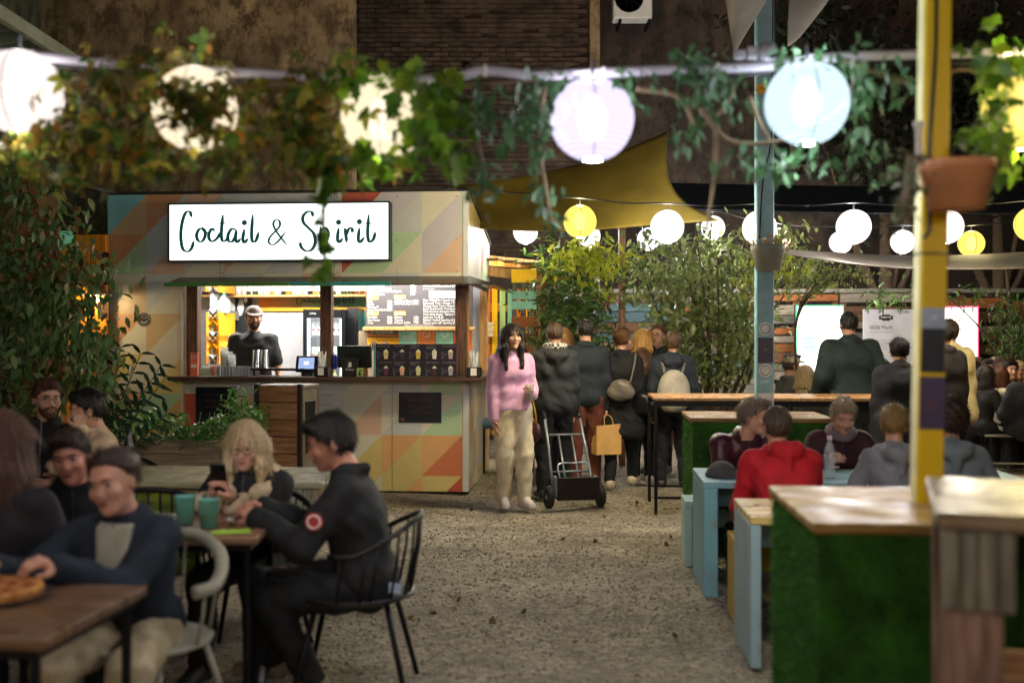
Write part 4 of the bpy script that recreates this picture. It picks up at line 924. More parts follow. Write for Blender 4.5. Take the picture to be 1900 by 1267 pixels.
text('COOL', .03, white_ink, fg, Tr(fx0+.08, ff-.004, fz1-.06))
for z, kind in ((1.62, 'can'), (1.32, 'can'), (1.02, 'bottle')):
    for k in range(6):
        u = fx0+.1+k*(fx1-fx0-.2)/5
        if kind == 'can':
            red = (k < 3); t = kthing('drink_can', ('white can with a crimson round mark in the fridge' if red else 'white can with a black curl mark in the fridge') if z > 1.5 else 'pale green drink can on the middle fridge shelf', 'can', u, ff+.14, z, 0, can_g)
            MB().lathe([(.0001, 0), (.03, .002), (.033, .012), (.033, .15), (.026, .165), (.0001, .166)], 14).build('body', mat('can_w' if z > 1.5 else 'can_g', '#dfe4e6' if z > 1.5 else '#a8c8b0', .3, metal=.2), t, True)
            MB().lathe([(.0001, 0), (.019, 0), (.019, .002)], 14, M=Tr(0, -.034, .07) @ Matrix.Rotation(R(90), 4, 'X')).build('round_mark', mat('can_red', '#a8323a', .5) if red else dark_ink, t)
        else: bottle('small straw coloured tonic bottle on the lowest fridge shelf', u, ff+.14, z, .2, .028, '#c8c070', 'tonic bottles in the fridge')
t = kthing('price_card', 'small white card stuck inside the fridge', 'card', K(632, 586, ff).x, ff+.02, K(632, 586, ff).z-.02); MB().box(-.05, .05, 0, .004, -.02, .03).build('sheet', white_ink, t)
# coffee machine steel flank + hoses
t = kthing('steel_tap_column', 'steel cabinet with hanging dark hoses beside the fridge', 'cabinet', 0, 0, 0); q0 = K(643, 690, V0-.35).x; q1 = K(664, 690, V0-.35).x
MB().box(q0, q1, V0-.35, V0, .06, K(650, 571, V0-.35).z, .005).build('cabinet_body', mat('dull_steel', '#5a5c5e', .3, metal=.8), t)
for k in range(4): MB().tube(catmull([(q0+.03+k*.03, V0-.37, 1.9-k*.03), (q0+.02+k*.03, V0-.4, 1.6), (q0+.04+k*.03, V0-.38, 1.25)]), .011, 6).build('hose', black_plastic, t, True)
# aqua wall panel behind the menu
MB().box(K(665, 600, V0).x, K(690, 600, V0).x, V0-.012, V0-.001, 1.1, 2.15).build('aqua_panel', mat('aqua_wall', '#6fc0b4', .5), ki)
# big menu board
VB = 1.35
a = K(679, 606, VB); b = K(877, 518, VB)
mn = kthing('menu_board', 'big dark grey drinks menu board with white print in the hatch', 'menu board', 0, 0, 0)
MB().box(a.x, b.x, VB, VB+.02, a.z, b.z+.15, .002).build('board', mat('menu_grey', '#4a4648', .55, .05), mn); MB().box(a.x-.03, b.x+.03, VB-.05, VB+.04, a.z-.045, a.z-.004, .004).build('ledge', wood_pale, mn)
def mtxt(px, py, body, size, m=white_ink, al='LEFT', sp_=1., cond=.8, bold=True):
    q = K(px, py, VB-.004); return text(body, size, m, mn, Tr(q.x, VB-.002-(.001 if m is white_ink else 0), q.z), 'print', al, .0015, sp_, cond)
MS = .0362
q = K(682, 531.5, VB); Z_ = lambda n: n
LS = 5.05/160.*11.2/MS*.0 + 1
mo = bpy.data.materials.get('menu_orange') or mat('menu_orange', '#e89a50', .6, .1)
def brush(px0, px1, py, hgt=.05, m=mo):
    p0 = K(px0, py, VB-.003); p1 = K(px1, py, VB-.003); r_ = random.Random(int(px0)); n = 9
    up_ = [(p0.x+(p1.x-p0.x)*i/n+r_.uniform(-.004, .004), p0.z+hgt*.5+r_.uniform(-.006, .004)) for i in range(n+1)]; dn = [(x, z-hgt+r_.uniform(-.004, .006)) for x, z in reversed(up_)]
    MB().prism(up_+dn, .0015, Tr(0, VB-.0022, 0)).build('brush_mark', m, mn)
for px, body in ((682, ['Dictador 20 year', 'Plantation Original Dark', 'Matusalem Gran Reserva 15 years', 'Malecon 15 years']), (761, ['2400.-', '1300.-', '1700.-', '2200'])):
    for k, l_ in enumerate(body): mtxt(px, 532.5+k*5.05, l_, MS)
for px0, title, py0, rows in ((682, 'Gin', 553, [('Roku', '2200.-'), ('Opera', '2200.-'), ('Monkey 47', '3400.-'), ('Copperhead Black Batch', '3800.-')]), (732, 'Tequila', 552, [('AHA Toro Blanco', '3400.-'), ('AHA Toro Reposado', '3400.-')]), (682, 'Vodka', 582.3, [('Belvedere', '2200.-'), ('Grey Goose', '2200.-'), ('Ciroc', '2200.-')]), (732, 'Liqueurs', 582, [('Unicum', '1300.-'), ('Tatratea', '2200.-'), ('El Sueno Coffee', '1700.-')])):
    brush(px0-1, px0+20, py0-.5); mtxt(px0+.5, py0+1.3, title, MS*1.05)
    for k, (l_, p_) in enumerate(rows): mtxt(px0, py0+8.4+k*5.05, l_, MS); mtxt(px0+36 if px0 < 700 else px0+35, py0+8.4+k*5.05, p_, MS)
mtxt(785, 532.5, 'Horizont Craft Beers (Can)', MS); mtxt(838, 532.5, '0,33l', MS); mtxt(785, 537, 'ask for our specialities', MS*.5); brush(796, 848, 546.5, .085, mat('menu_white', '#d8dce4', .6, .1)); mtxt(798, 548.3, 'SOFT DRINKS / UDITOK', MS*1.15, mat('menu_grey2', '#8a8c94', .6))
for k, l_ in enumerate(['Pepsi / Pepsi Max / Canada Dry (0,25l)', 'Schweppes Tonic / Orange / 7UP (0,25l)', 'Thomas Henry Tonic / Gingerbeer (0,2l)', 'Rauch Paradicsomle /Tomato juice/ (0,2l)', 'Toma Premium Ananaszle /Pineapple/ (0,2l)', 'Toma Alma /Apple/ - Narancs /Orange/ (0,2l)', 'Lipton Ice Tea (0,5l)', 'Redbull / Redbull Sugarfree (0,25l)', 'Mineral water still / sparkling (0,5l)']): mtxt(785, 559+k*5.25, l_, MS*1.06, cond=.76)
mtxt(750, 604.3, 'The prices are in HUF and include the taxes. Thank you for your visit!', MS*.42)
for k in range(4): mtxt(868+(k % 2)*2, 552+k*15, '.-', MS)
# boards under the menu
bb = kthing('notice_boards', 'row of orange, yellow and mint notice panels under the menu', 'panel', 0, 0, 0)
for px0, px1, py0, py1, c in ((681, 740, 609, 624, '#c8743a'), (681, 740, 625, 640, '#f2b42a'), (740, 773, 609, 640, '#8fc8b4'), (774, 807, 609, 640, '#e08a48'), (808, 841, 609, 640, '#8fc8b4'), (842, 876, 609, 650, '#d8642c')):
    p0 = K(px0, py1, VB+.02); p1 = K(px1, py0, VB+.02); MB().box(p0.x+.002, p1.x, VB+.015, VB+.03, p0.z, p1.z-.01, .002).build('panel', mat('panel_'+c, c, .5), bb)
MB().box(K(681, 640, VB+.03).x-.1, KW-.2, VB+.035, VB+.06, ZO0-.2, a.z-.05).build('backing', osb, bb)
q = K(686, 617.5, VB); MB().box(q.x-.01, q.x+.33, VB+.008, VB+.014, q.z-.02, q.z+.045).build('plate', mat('plate_green', '#5a7060', .5), bb); text('AP A23403160', .052, white_ink, bb, Tr(q.x, VB+.0065, q.z-.006), cond=.86)
q = K(791, 619, VB+.01); MB().tube([(q.x+.042*math.cos(a_), VB+.013, q.z+.042*math.sin(a_)) for a_ in np.linspace(0, 6.28, 21)[:-1]], .004, 5, closed=True).tube([(q.x-.03, VB+.013, q.z+.03), (q.x+.03, VB+.013, q.z-.03)], .004, 5).build('no_smoking_mark', white_ink, bb)
q = K(825, 618, VB+.01); MB().tube([(q.x+.042*math.cos(a_), VB+.013, q.z+.042*math.sin(a_)) for a_ in np.linspace(0, 6.28, 21)[:-1]], .004, 5, closed=True).build('round_mark', white_ink, bb)
q = K(747, 626, VB); text('WELCOME\n DRINK IN?', .024, white_ink, bb, Tr(q.x, VB+.012, q.z))

# ------------------------------------------------------------------ things on the counter
ZC = ZO0+.001
def cpos(px, v=-.12): return K(px, 690, v).x
t = kthing('slush_card', 'folded coral pink menu card standing on the counter end', 'card', cpos(366), -.2, ZC); MB().box(-.04, .04, -.012, .012, 0, .245, .003).build('card_front', mat('coral', '#e8735a', .5), t); text('ALCOHOL\nSLUSHY', .016, white_ink, t, Tr(-.034, -.0135, .2), space=1.1); MB().box(-.03, .03, -.0145, -.0125, .09, .12).build('price_strip', white_ink, t)
def cup(label, u, v, z, hgt, rt, rb, m, liquid=None, lv=.5, frame=None, group=None, name='plastic_cup'):
    t = kthing(name, label, 'cup', u, v, z, 0, group) if frame is None else thing(name, label, 'cup', (u, v, z), 0, group)
    MB().lathe([(.0001, .002), (rb, .002), (rt, hgt), (rt+.003, hgt+.001), (rt+.003, hgt-.004), (rt-.001, hgt-.006), (rb-.001, .005)], 18).build('wall', m, t, True)
    if liquid: MB().lathe([(.0001, .006), (rb-.002, .006), (rb+(rt-rb)*lv-.002, hgt*lv), (.0001, hgt*lv)], 16).build('drink', liquid, t, True)
    return t
cupm = clear('cup_clear', '#d8dcdc', .28, .15)
cup('orange juice in a clear cup on the counter', cpos(401), -.18, ZC, .12, .045, .034, cupm, mat('orange_juice', '#e8501a', .3), .85)
t = kthing('napkin_box', 'mint green napkin box behind the coral card', 'box', cpos(383, 0), .02, ZC); MB().box(-.06, .07, -.05, .05, 0, .085, .005).build('body', mat('mint_box', '#9ccfc0', .5), t); MB().box(-.04, .05, -.02, .02, .086, .1).build('napkin', white_ink, t)
t = kthing('cup_rack', 'grey ribbed tray rack on the counter', 'rack', cpos(437), -.12, ZC)
MB().box(-.165, .165, -.07, .07, 0, .01).build('base', mat('rack_grey', '#8c9096', .4), t)
for k in range(10): MB().box(-.165+k*.0333, -.165+k*.0333+.028, -.08, -.07, .0, .10, .003).build('front_slat', mat('rack_grey', '#8c9096', .4), t)
MB().box(-.165, .165, .07, .08, 0, .1, .003).build('back_slat', mat('rack_grey', '#8c9096', .4), t)
for px, n, z0 in ((416, 14, .012), (430, 8, .012), (421, 10, .012)):
    t = kthing('cup_stack', {416: 'tall stack of clear plastic cups in the grey rack', 430: 'short stack of clear plastic cups in the grey rack', 421: 'middle stack of clear cups behind the other stacks in the rack'}[px], 'cups', cpos(px, -.1), -.1 if px != 421 else -.04, ZC+z0)
    for k in range(n): MB().lathe([(.03, .0+k*.014), (.042, .11+k*.014), (.044, .112+k*.014), (.044, .108+k*.014)], 14).build('cup', cupm, t, True)
for px in (472, 487):
    t = kthing('cocktail_shaker', 'upturned steel cocktail shaker tin standing on the counter', 'shaker', cpos(px), -.05, ZC+.08, 0, 'steel shaker tins'); MB().lathe([(.0001, .19), (.033, .19), (.036, .18), (.044, .012), (.046, 0), (.043, 0)], 20).build('tin', steel, t, True); MB().lathe([(.046, .0), (.048, .002), (.048, .006), (.045, .008)], 20).build('rim', steel, t, True)
t = kthing('bar_mat_shelf', 'dark raised bar rail shelf on the counter', 'shelf', cpos(520), .0, ZC); MB().box(-.32, .25, -.1, .1, .055, .08, .004).build('board', mat('rail_dark', '#2a1c20', .3), t)
for x in (-.3, .23): MB().box(x, x+.02, -.08, .08, 0, .055).build('foot', black_plastic, t)
# touch till
t = kthing('touch_till', 'black touch screen till with lit blue screen on the counter', 'till', cpos(566), -.05, ZC+.02, R(8)); M_ = Tr(0, 0, .09) @ Matrix.Rotation(R(-35), 4, 'X')
MB().box(-.115, .115, -.01, .03, -.07, .12, .008, M_).build('housing', black_plastic, t); MB().box(-.085, .075, -.014, -.011, -.05, .09, 0, M_).build('screen', emis('till_screen', (.35, .45, .75), .45), t); MB().box(-.03, .02, -.016, -.0145, .0, .04, 0, M_).build('window_box', emis('till_light', (.85, .9, 1), .6), t); MB().box(-.06, .06, 0, .12, -.02, .02, .005).build('foot', black_plastic, t)
MB().box(.0, .17, .04, .14, .1, .16, .006).build('printer', black_plastic, t)
def caddy(px, label, v=-.2):
    t = kthing('straw_caddy', label, 'caddy', cpos(px, v), v, ZC); MB().box(-.075, .075, -.06, .06, 0, .10, .008).build('holder', black_plastic, t); MB().box(-.03, .03, -.064, -.061, .015, .09).build('label_card', white_ink, t)
    MB().lathe([(.0001, .1), (.045, .101), (.042, .15), (.05, .19)], 14).build('jar', cupm, t, True)
    for k in range(12):
        a_ = k*.9; MB().tube([(.02*math.cos(a_), .02*math.sin(a_), .1), (.04*math.cos(a_), .04*math.sin(a_), .24+.02*math.sin(k*3))], .005, 5).build('straw', white_ink, t)
caddy(598, 'black straw caddy beside the till post'); caddy(880, 'black straw caddy at the right counter end')
for px, c, nm in ((621, '#3040b0', 'blue energy drink can behind the straw caddy'), (676, '#f09020', 'orange cardboard packet beside the till monitor')):
    t = kthing('drink_can' if px == 621 else 'packet', nm, 'can' if px == 621 else 'packet', cpos(px, .05), .05, ZC+(.07 if px == 621 else 0))
    (MB().lathe([(.0001, 0), (.026, .003), (.028, .01), (.028, .13), (.022, .145), (.0001, .146)], 14) if px == 621 else MB().box(-.035, .035, -.02, .02, 0, .09, .004)).build('body', mat('c_'+c, c, .35), t, px == 621)
    (MB().lathe([(.02, .146), (.02, .15), (.0001, .15)], 10) if px == 621 else MB().box(-.02, .02, -.022, -.0205, .02, .06)).build('top' if px == 621 else 'print', steel if px == 621 else white_ink, t)
t = kthing('till_monitor', 'black till monitor turned away on the counter', 'monitor', cpos(655), -.0, ZC); M_ = Tr(0, 0, .19) @ Matrix.Rotation(R(6), 4, 'X')
MB().box(-.19, .17, -.03, .02, -.105, .125, .012, M_).build('back_shell', mat('monitor_shell', '#15211f', .4), t); MB().box(-.17, .15, .021, .024, -.09, .11, 0, M_).build('screen', mat('screen_off', '#0a0c0e', .1), t); MB().box(-.05, .05, -.06, .05, 0, .012, .003).build('foot', black_plastic, t); MB().box(-.02, .02, -.02, .01, .012, .12).build('neck', black_plastic, t)
t = kthing('display_cube', 'black cube card with a white bird emblem in front of the monitor', 'card', cpos(650, -.12), -.12, ZC); MB().box(-.085, .085, -.02, .02, 0, .19, .004).build('panel', mat('cube_black', '#232021', .5), t)
MB().prism([(-.025, .1), (-.012, .128), (-.02, .148), (.0, .14), (.008, .152), (.016, .134), (.02, .105), (.0, .092)], .001, Tr(0, -.022, 0)).build('emblem', white_ink, t); text('Bulleys', .032, white_ink, t, Tr(0, -.022, .062), align='CENTER')
t = kthing('flyer_card', 'small lime green flyer standing by the monitor', 'card', cpos(668, -.15), -.15, ZC); MB().box(-.035, .035, -.003, .003, 0, .085).build('sheet', mat('lime', '#b4cf72', .6), t); MB().prism([(-.02, .01), (.02, .015), (.0, .04), (.02, .07), (-.005, .06)], .001, Tr(0, -.0045, 0)).build('ink_drawing', dark_ink, t)
for k, px in enumerate((697, 716)):
    t = kthing('beer_tap', 'white beer tap head with a round red badge behind the drinks card', 'tap', cpos(px, .3), .3, ZC, 0, 'beer taps'); MB().tube(catmull([(0, .05, 0), (0, .05, .2), (0, .02, .3), (0, -.06, .31)]), .036, 12).build('column', white_plastic, t, True); MB().lathe([(.0001, 0), (.045, 0), (.048, -.02), (.036, -.03)], 20, M=Tr(0, -.075, .31) @ Matrix.Rotation(R(90), 4, 'X')).build('badge', mat('badge_brown', '#8a3a2a', .4), t); MB().tube([(.032*math.cos(a_), -.078, .31+.032*math.sin(a_)) for a_ in np.linspace(0, 6.28, 17)[:-1]], .005, 5, closed=True).build('ring', white_ink, t); MB().box(-.012, .012, -.079, -.0765, .3, .32).build('badge_mark', white_ink, t)
# drinks card with pictures of cocktails
a = K(697, 690.5, -.2); b = K(847, 638, -.2)
dc = kthing('drinks_card', 'wide dark blue cocktail card with small drink pictures on the counter', 'menu board', 0, 0, 0)
MB().box(a.x, b.x, -.2, -.192, ZC, b.z, .002).build('board', mat('card_navy', '#1f1d2b', .4, .06), dc); MB().box(a.x-.02, a.x-.003, -.21, -.1, ZC, b.z, .002).build('end_panel', mat('card_teal', '#4a9a9a', .4), dc); 
for x in (a.x+.1, b.x-.1): MB().box(x, x+.012, -.191, -.1, ZC, ZC+.1).build('strut', black_plastic, dc)
cw = (b.x-a.x)/5; greyi = mat('print_grey', '#8a8896', .6)
names = ['BALATON VIBE', 'THE MASTER', 'CARIBBEAN\n PUNCH', 'GRAPEFRUIT\nMARGARITA', 'GIN LEMONADE', 'GOOD OLD DAY', 'THE DARKEST\n STORM', 'REFRESHING\n SPRITZ', 'BERRY BLOODY', 'CUCUMBER G&T']
cc = ['#d8c88a', '#3a3844', '#d8c05a', '#dcd4d0', '#b8a0a0', '#6a3048', '#d8a890', '#d0cfa0', '#4a2a38', '#a8a4b0']
for k in range(10):
    cx = a.x+cw*(k % 5); zt = b.z-.012-(k//5)*((b.z-ZC)/2); hh_ = (b.z-ZC)/2
    text(names[k], .021, greyi, dc, Tr(cx+.02, -.2012, zt-.018), cond=.9); text('gin\nlime juice\nsugar syrup\nsoda\n2600.-', .0135, greyi, dc, Tr(cx+.012, -.2012, zt-hh_*.42), space=1.25)
    x = cx+cw*.64; z = zt-hh_*.84; w = .026
    MB().prism([(x-w*.7, z), (x+w*.7, z), (x+w, z+.07), (x-w, z+.07)], .001, Tr(0, -.2018, 0)).build('drink_picture', mat('pic_'+cc[k], cc[k], .6), dc); MB().prism([(x-w*1.05, z+.0705), (x+w*1.05, z+.0705), (x+w*.5, z+.088), (x+w*.1, z+.1), (x-w*.6, z+.086)], .001, Tr(0, -.2018, 0)).build('froth_picture', mat('pic_froth', '#e0dcc8', .6), dc)
# posters on the apron
for x0, x1, y0, y1, nm, c in ((363, 440, 718, 790, 'black poster on the kiosk apron behind the planter', '#15151a'), (740, 819, 728, 784, 'dark blue poster with faint rust lettering on the apron', '#161d2c')):
    a = K(x0, y1, -.012); b = K(x1, y0, -.012); t = kthing('poster', nm, 'poster', 0, 0, 0); MB().box(a.x, b.x, -.012, -.005, a.z, b.z).build('sheet', mat('poster_'+c, c, .35, .4, 4, c2='#232c3c'), t)
    ink = mat('rust_ink', '#7a4a44', .6); text('KEDVES VENDEGEINK!\n\nPOHARVISSZAVALTAS\nA PULTNAL\nCUP RETURN HERE', .026, ink, t, Tr((a.x+b.x)/2, -.0135, b.z-.09), align='CENTER', space=1.25); MB().box(a.x+.02, a.x+.06, -.0135, -.0125, a.z+.02, a.z+.05).build('print_block', ink, t)
a = K(592, 800, -.01); b = K(632, 724, -.01); t = kthing('paper_notice', 'white printed A4 notices taped to the apron by the bin', 'paper', 0, 0, 0); MB().box(a.x, b.x, -.009, -.0055, a.z, b.z).build('sheet', mat('paper', '#d4d2d6', .7, .05), t)
for k in range(4): text('Vasarlok konyve es tajekoztato a fogyaszto\nszamara az italarusitas rendjerol', .0085, dark_ink, t, Tr(a.x+.02, -.0105, b.z-.05-k*.1))
# ------------------------------------------------------------------ furniture on the right
RZ = R(-4.4)
def blades(parent, faces, n, m, seed=1, name='turf'):
    rs = np.random.RandomState(seed); V = []; 
    for (o, u, w, nr, share) in faces:
        o, u, w, nr = map(np.array, (o, u, w, nr)); k = int(n*share)
        p = o+rs.rand(k, 1)*u+rs.rand(k, 1)*w; tip = p+nr*rs.uniform(.008, .022, (k, 1))+rs.randn(k, 3)*.006; sd = np.cross(nr, rs.randn(k, 3)); sd /= np.linalg.norm(sd, axis=1)[:, None]; sd *= .0025
        V.append(np.stack([p-sd, p+sd, tip], 1).reshape(-1, 3))
    V = np.concatenate(V); nF = len(V)//3; me = bpy.data.meshes.new(name); me.from_pydata(V.tolist(), [], np.arange(nF*3).reshape(-1, 3).tolist()); me.materials.append(m); o = link(name, me, parent); o['kind'] = 'stuff'
turf_m = leaf_mat('turf_blades', ['#22540e', '#306e16', '#458422', '#1e4610', '#4e7a2a'], .6, .2); turf_base = mat('turf_base', '#1e480c', .9, .5, 5, bump=.8, bscale=90, c2='#356e1a')
def grass_bar(label, loc, w, dp, hgt, nbl, seed):
    t = thing('turf_bar', label, 'bar table', loc, RZ)
    MB().box(.02, w, .02, dp, 0, hgt-.035).build('turf_casing', turf_base, t)
    blades(t, [((.02, .02, 0), (0, dp-.02, 0), (0, 0, hgt-.04), (-1, 0, 0), .45), ((.02, .02, 0), (w, 0, 0), (0, 0, hgt-.04), (0, -1, 0), .55)], nbl, turf_m, seed)
    tm = wood('bar_top', '#6e5024', '#a07c3e', rough=.36, axis=0, coat=.2); n = 5
    for k in range(n): MB().box(0, w+.02, k*dp/n+.002, (k+1)*dp/n-.002, hgt-.034, hgt, .005).build('top_plank', tm, t)
    return t
grass_bar('near bar table clad in green artificial turf with glossy plank top', (.915, 3.27, 0), 1.7, .86, 1.0, 26000, 2)
grass_bar('far bar table clad in green artificial turf behind the seated guests', (1.33, 8.05, 0), 1.05, .8, .98, 12000, 3)
def panel_table(name, label, cat, loc, w, dp, hgt, c, thick=.05, inset=0., top_c=None):
    t = thing(name, label, cat, loc, RZ); m = mat('furn_'+c, c, .5, .16, 7, (1, 1, .7), .15, 20, c2='#8d8270', ramp=(.56, .74))
    n = 3
    for k in range(n): MB().box(0, w, k*dp/n+.0015, (k+1)*dp/n-.0015, hgt-.04, hgt, .004).build('top_plank', mat('furn_'+(top_c or c), top_c or c, .3, .2, 6, (1, 5, 5), .1, 20, coat=.3), t)
    for x in (0.002, w-thick): MB().box(x, x+thick, .004, dp-.004, 0, hgt-.042, .004).build('side_panel', m, t)
    MB().box(thick+.003, w-thick-.003, dp/2-.015, dp/2+.015, hgt-.2, hgt-.043, .003).build('stretcher', m, t)
    return t
panel_table('plank_table', 'pale blue plank table with solid ends next to the near turf bar', 'table', (1.13, 5.11, 0), 2.0, .62, .72, '#9fbcc8', top_c='#c9b070')  # yellow light falling on the table top is put into its plank colour
panel_table('plank_bench', 'mustard yellow plank bench between the two blue tables', 'bench', (1.22, 5.92, 0), 1.9, .32, .46, '#c2a23a')
panel_table('plank_table', 'teal blue plank table where the guests sit around a water bottle', 'table', (1.16, 6.53, 0), 2.0, .74, .70, '#7fb4c4', .085)
panel_table('plank_bench', 'pale teal plank bench in front of the far turf bar', 'bench', (1.19, 7.42, 0), 2.1, .34, .45, '#a9cbc8')
# tall slatted table on a steel frame
t = thing('high_table', 'long high table of timber slats on a thin black steel frame', 'table', (1.275, 9.64, 0), R(-3))
hm_ = wood('slat_top', '#9a6e42', '#c8965c', rough=.35, axis=1, coat=.3)
for k in range(17): MB().box(k*.142+.003, (k+1)*.142-.003, 0, .85, 1.02, 1.047, .003).build('slat', hm_, t)
MB().box(0, 2.42, .02, .05, .97, 1.019).build('rail', black_metal, t); MB().box(0, 2.42, .8, .83, .97, 1.019).build('rail', black_metal, t)
for x in (0, 1.2, 2.39):
    for y in (.02, .8): MB().box(x, x+.028, y, y+.028, 0, .969).build('leg', black_metal, t)
MB().box(.03, 2.39, .02, .04, .14, .16).build('foot_rail', black_metal, t); MB().box(.03, 2.39, .81, .83, .14, .16).build('foot_rail', black_metal, t)
# rough timber bar right in front
t = thing('timber_bar', 'rough timber bar with slatted apron beside the yellow post', 'bar table', (.985, 2.50, 0), R(-19))
tm = wood('rough_top', '#5c4c38', '#806c52', rough=.3, axis=0, coat=.35)
for k in range(5): MB().box(0, 1.3, k*.14+.002, (k+1)*.14-.002, 1.115, 1.156, .006).build('top_plank', tm, t)
rgh = wood('rough_leg', '#664a3c', '#8a6c5c', rough=.7, axis=2)
for k in range(4): MB().box(.008+k*.041, .008+k*.041+.037, -.002, .022, .93, 1.113, .004).build('apron_slat', wood('apron_grey', '#5c564a', '#7c7464', axis=2), t)
for x in (.015, 1.1):
    for y in (.024, .56): MB().box(x, x+.13, y, y+.11, 0, 1.113, .006).build('leg', rgh, t)
MB().box(.2, .235, .05, .085, .35, 1.1, .004).build('brace', wood_pale, t); MB().box(.15, 1.1, .6, .63, .55, .69, .004).build('shelf_board', wood_x, t)

# ------------------------------------------------------------------ painted posts
def post(name, label, loc, w, hgt, m, m2, tilt=0):
    t = thing(name, label, 'post', loc, RZ); t.rotation_euler = (0, tilt, RZ)
    MB().box(-w/2, w/2, -w/2, w/2, 0, hgt, .006).build('shaft', m, t); MB().box(-w/2-.0025, -w/2-.0005, -w/2+.008, w/2-.008, 0, hgt).build('side_paint', m2, t); return t
yl = mat('post_yellow', '#e8c400', .45, .1, 9, (1, 1, .6), bump=.15, c2='#a88a2a', ramp=(.60, .72)); 
yp = post('yellow_post', 'yellow painted timber post with stickers through the turf bar', (1.412, 3.72, 0), .088, 3.3, yl, mat('post_cream', '#d8cf9a', .5, .2, 5), R(1.0))
bp_ = post('blue_post', 'pale blue timber post carrying a grey hanging pot', G(1418, 9.0), .14, 4.7, mat('post_blue', '#86b2c4', .5, .15, 4, c2='#9cc4d2'), mat('post_blue2', '#7aa4b4', .5, .15, 4))
def sticker(host, label, x, z, w, hgt, w0, c, body=None, round_=False, ink='#ffffff'):
    t = thing('sticker', label, 'sticker', host.matrix_basis @ Vector((x, -w0/2, z)), RZ); t.rotation_euler = host.rotation_euler
    m = mat('stick_'+c, c, .4, .15, 12)
    if round_: MB().lathe([(.0001, 0), (w/2, 0), (w/2, .002)], 20, M=Tr(0, -.001, 0) @ Matrix.Rotation(R(90), 4, 'X')).build('disc', m, t); MB().tube([(w*.36*math.cos(a), -.004, w*.36*math.sin(a)) for a in np.linspace(0, 6.28, 17)[:-1]], w*.03, 4, closed=True).build('ring_mark', dark_ink, t)
    else: MB().box(-w/2, w/2, -.003, -.0005, -hgt/2, hgt/2).build('sheet', m, t)
    if body: text(body, w*.2, mat('ink_'+ink, ink, .6), t, Tr(0, -.0045, -w*.03), align='CENTER')
zb_ = lambda py, d: H+(CY-py)/F*d
sticker(yp, 'grey and blue torn sticker on the yellow post', 0, zb_(590, 3.66), .08, .07, .088, '#9fb0cc', 'XK')
sticker(yp, 'tall dark navy poster on the yellow post', 0, zb_(650, 3.66), .08, .15, .088, '#151a28')
sticker(yp, 'purple gig poster with faded red print on the yellow post', 0, zb_(748, 3.66), .084, .18, .088, '#463a5c', 'LIVE\nSET', ink='#8a3a4a')
sticker(bp_, 'round white sticker high on the blue post', 0, zb_(610, 8.93), .11, .11, .14, '#d8dce0', round_=True)
sticker(bp_, 'dark purple sticker on the blue post', 0, zb_(650, 8.93), .125, .21, .14, '#3c3448', 'ZK', ink='#8a8496')
sticker(bp_, 'round pale sticker low on the blue post', 0, zb_(687, 8.93), .11, .11, .14, '#e0e0e4', round_=True)
sticker(bp_, 'white rectangular sticker above the seated man on the blue post', 0, zb_(745, 8.93), .125, .14, .14, '#dcd8e4', 'PROJECT', ink='#4a4a58')
sticker(bp_, 'tiny blue lettered strip on the blue post', 0, zb_(708, 8.93), .10, .03, .14, '#8fc0d8', 'BLOOM', ink='#e8f4ff')
sticker(bp_, 'small amber camera warning plate on the blue post', -.03, zb_(165, 8.93), .09, .08, .14, '#e0a030', 'CAM', ink='#201810')
for zz in (1.85, 2.75): MB().tube([(.046*math.cos(a)*1.4, .046*math.sin(a)*1.4, zz) for a in np.linspace(0, 6.28, 9)[:-1]], .003, 4, closed=True).build('wire_tie', black_plastic, yp)
MB().tube(catmull([(-.02, -.05, 3.2), (-.01, -.05, 2.6), (-.025, -.05, 2.2), (-.02, -.05, 1.95), (-.04, -.05, 1.9)]), .006, 6).build('cable', black_plastic, yp, True)
MB().tube(catmull([(.06, -.074, 4.5), (.05, -.074, 3.3), (-.02, -.075, 2.9), (-.05, -.074, 2.4)]), .006, 6).build('cable', black_plastic, bp_, True)
def flowerpot(label, loc, rt, rb, hgt, c, rz=0):
    t = thing('hanging_pot', label, 'plant pot', loc, rz); m = mat('pot_'+c, c, .7, .12, 8, bump=.1)
    MB().lathe([(.0001, 0), (rb, 0), (rt*.96, hgt*.8), (rt, hgt*.82), (rt, hgt), (rt-.012, hgt), (rt-.014, hgt*.9), (.0001, hgt*.88)], 22).build('pot', m, t, True); MB().lathe([(.0001, hgt*.885), (rt-.016, hgt*.895)], 16).build('soil', mat('soil', '#2a2018', .95), t)
    MB().box(-.015, .015, rb*.6, rt+.06, hgt*.5, hgt*.53).build('bracket', black_metal, t); return t
flowerpot('terracotta coloured pot hung on the yellow post', yp.matrix_basis @ Vector((.03, -.17, 1.985)), .122, .085, .155, '#c98a60')
flowerpot('grey pot hung on the blue post', bp_.matrix_basis @ Vector((0, -.2, 2.13)), .14, .1, .2, '#8d8f88')
# white tag boards stuck in the terracotta pot
t = thing('plant_stake', 'white plastic stake in the terracotta pot', 'stake', yp.matrix_basis @ Vector((-.085, -.14, 2.13))); MB().box(-.012, .012, -.003, .003, 0, .13, .002).build('blade', white_plastic, t); MB().box(-.018, .018, -.004, .004, .131, .15, .002).build('head', white_plastic, t)

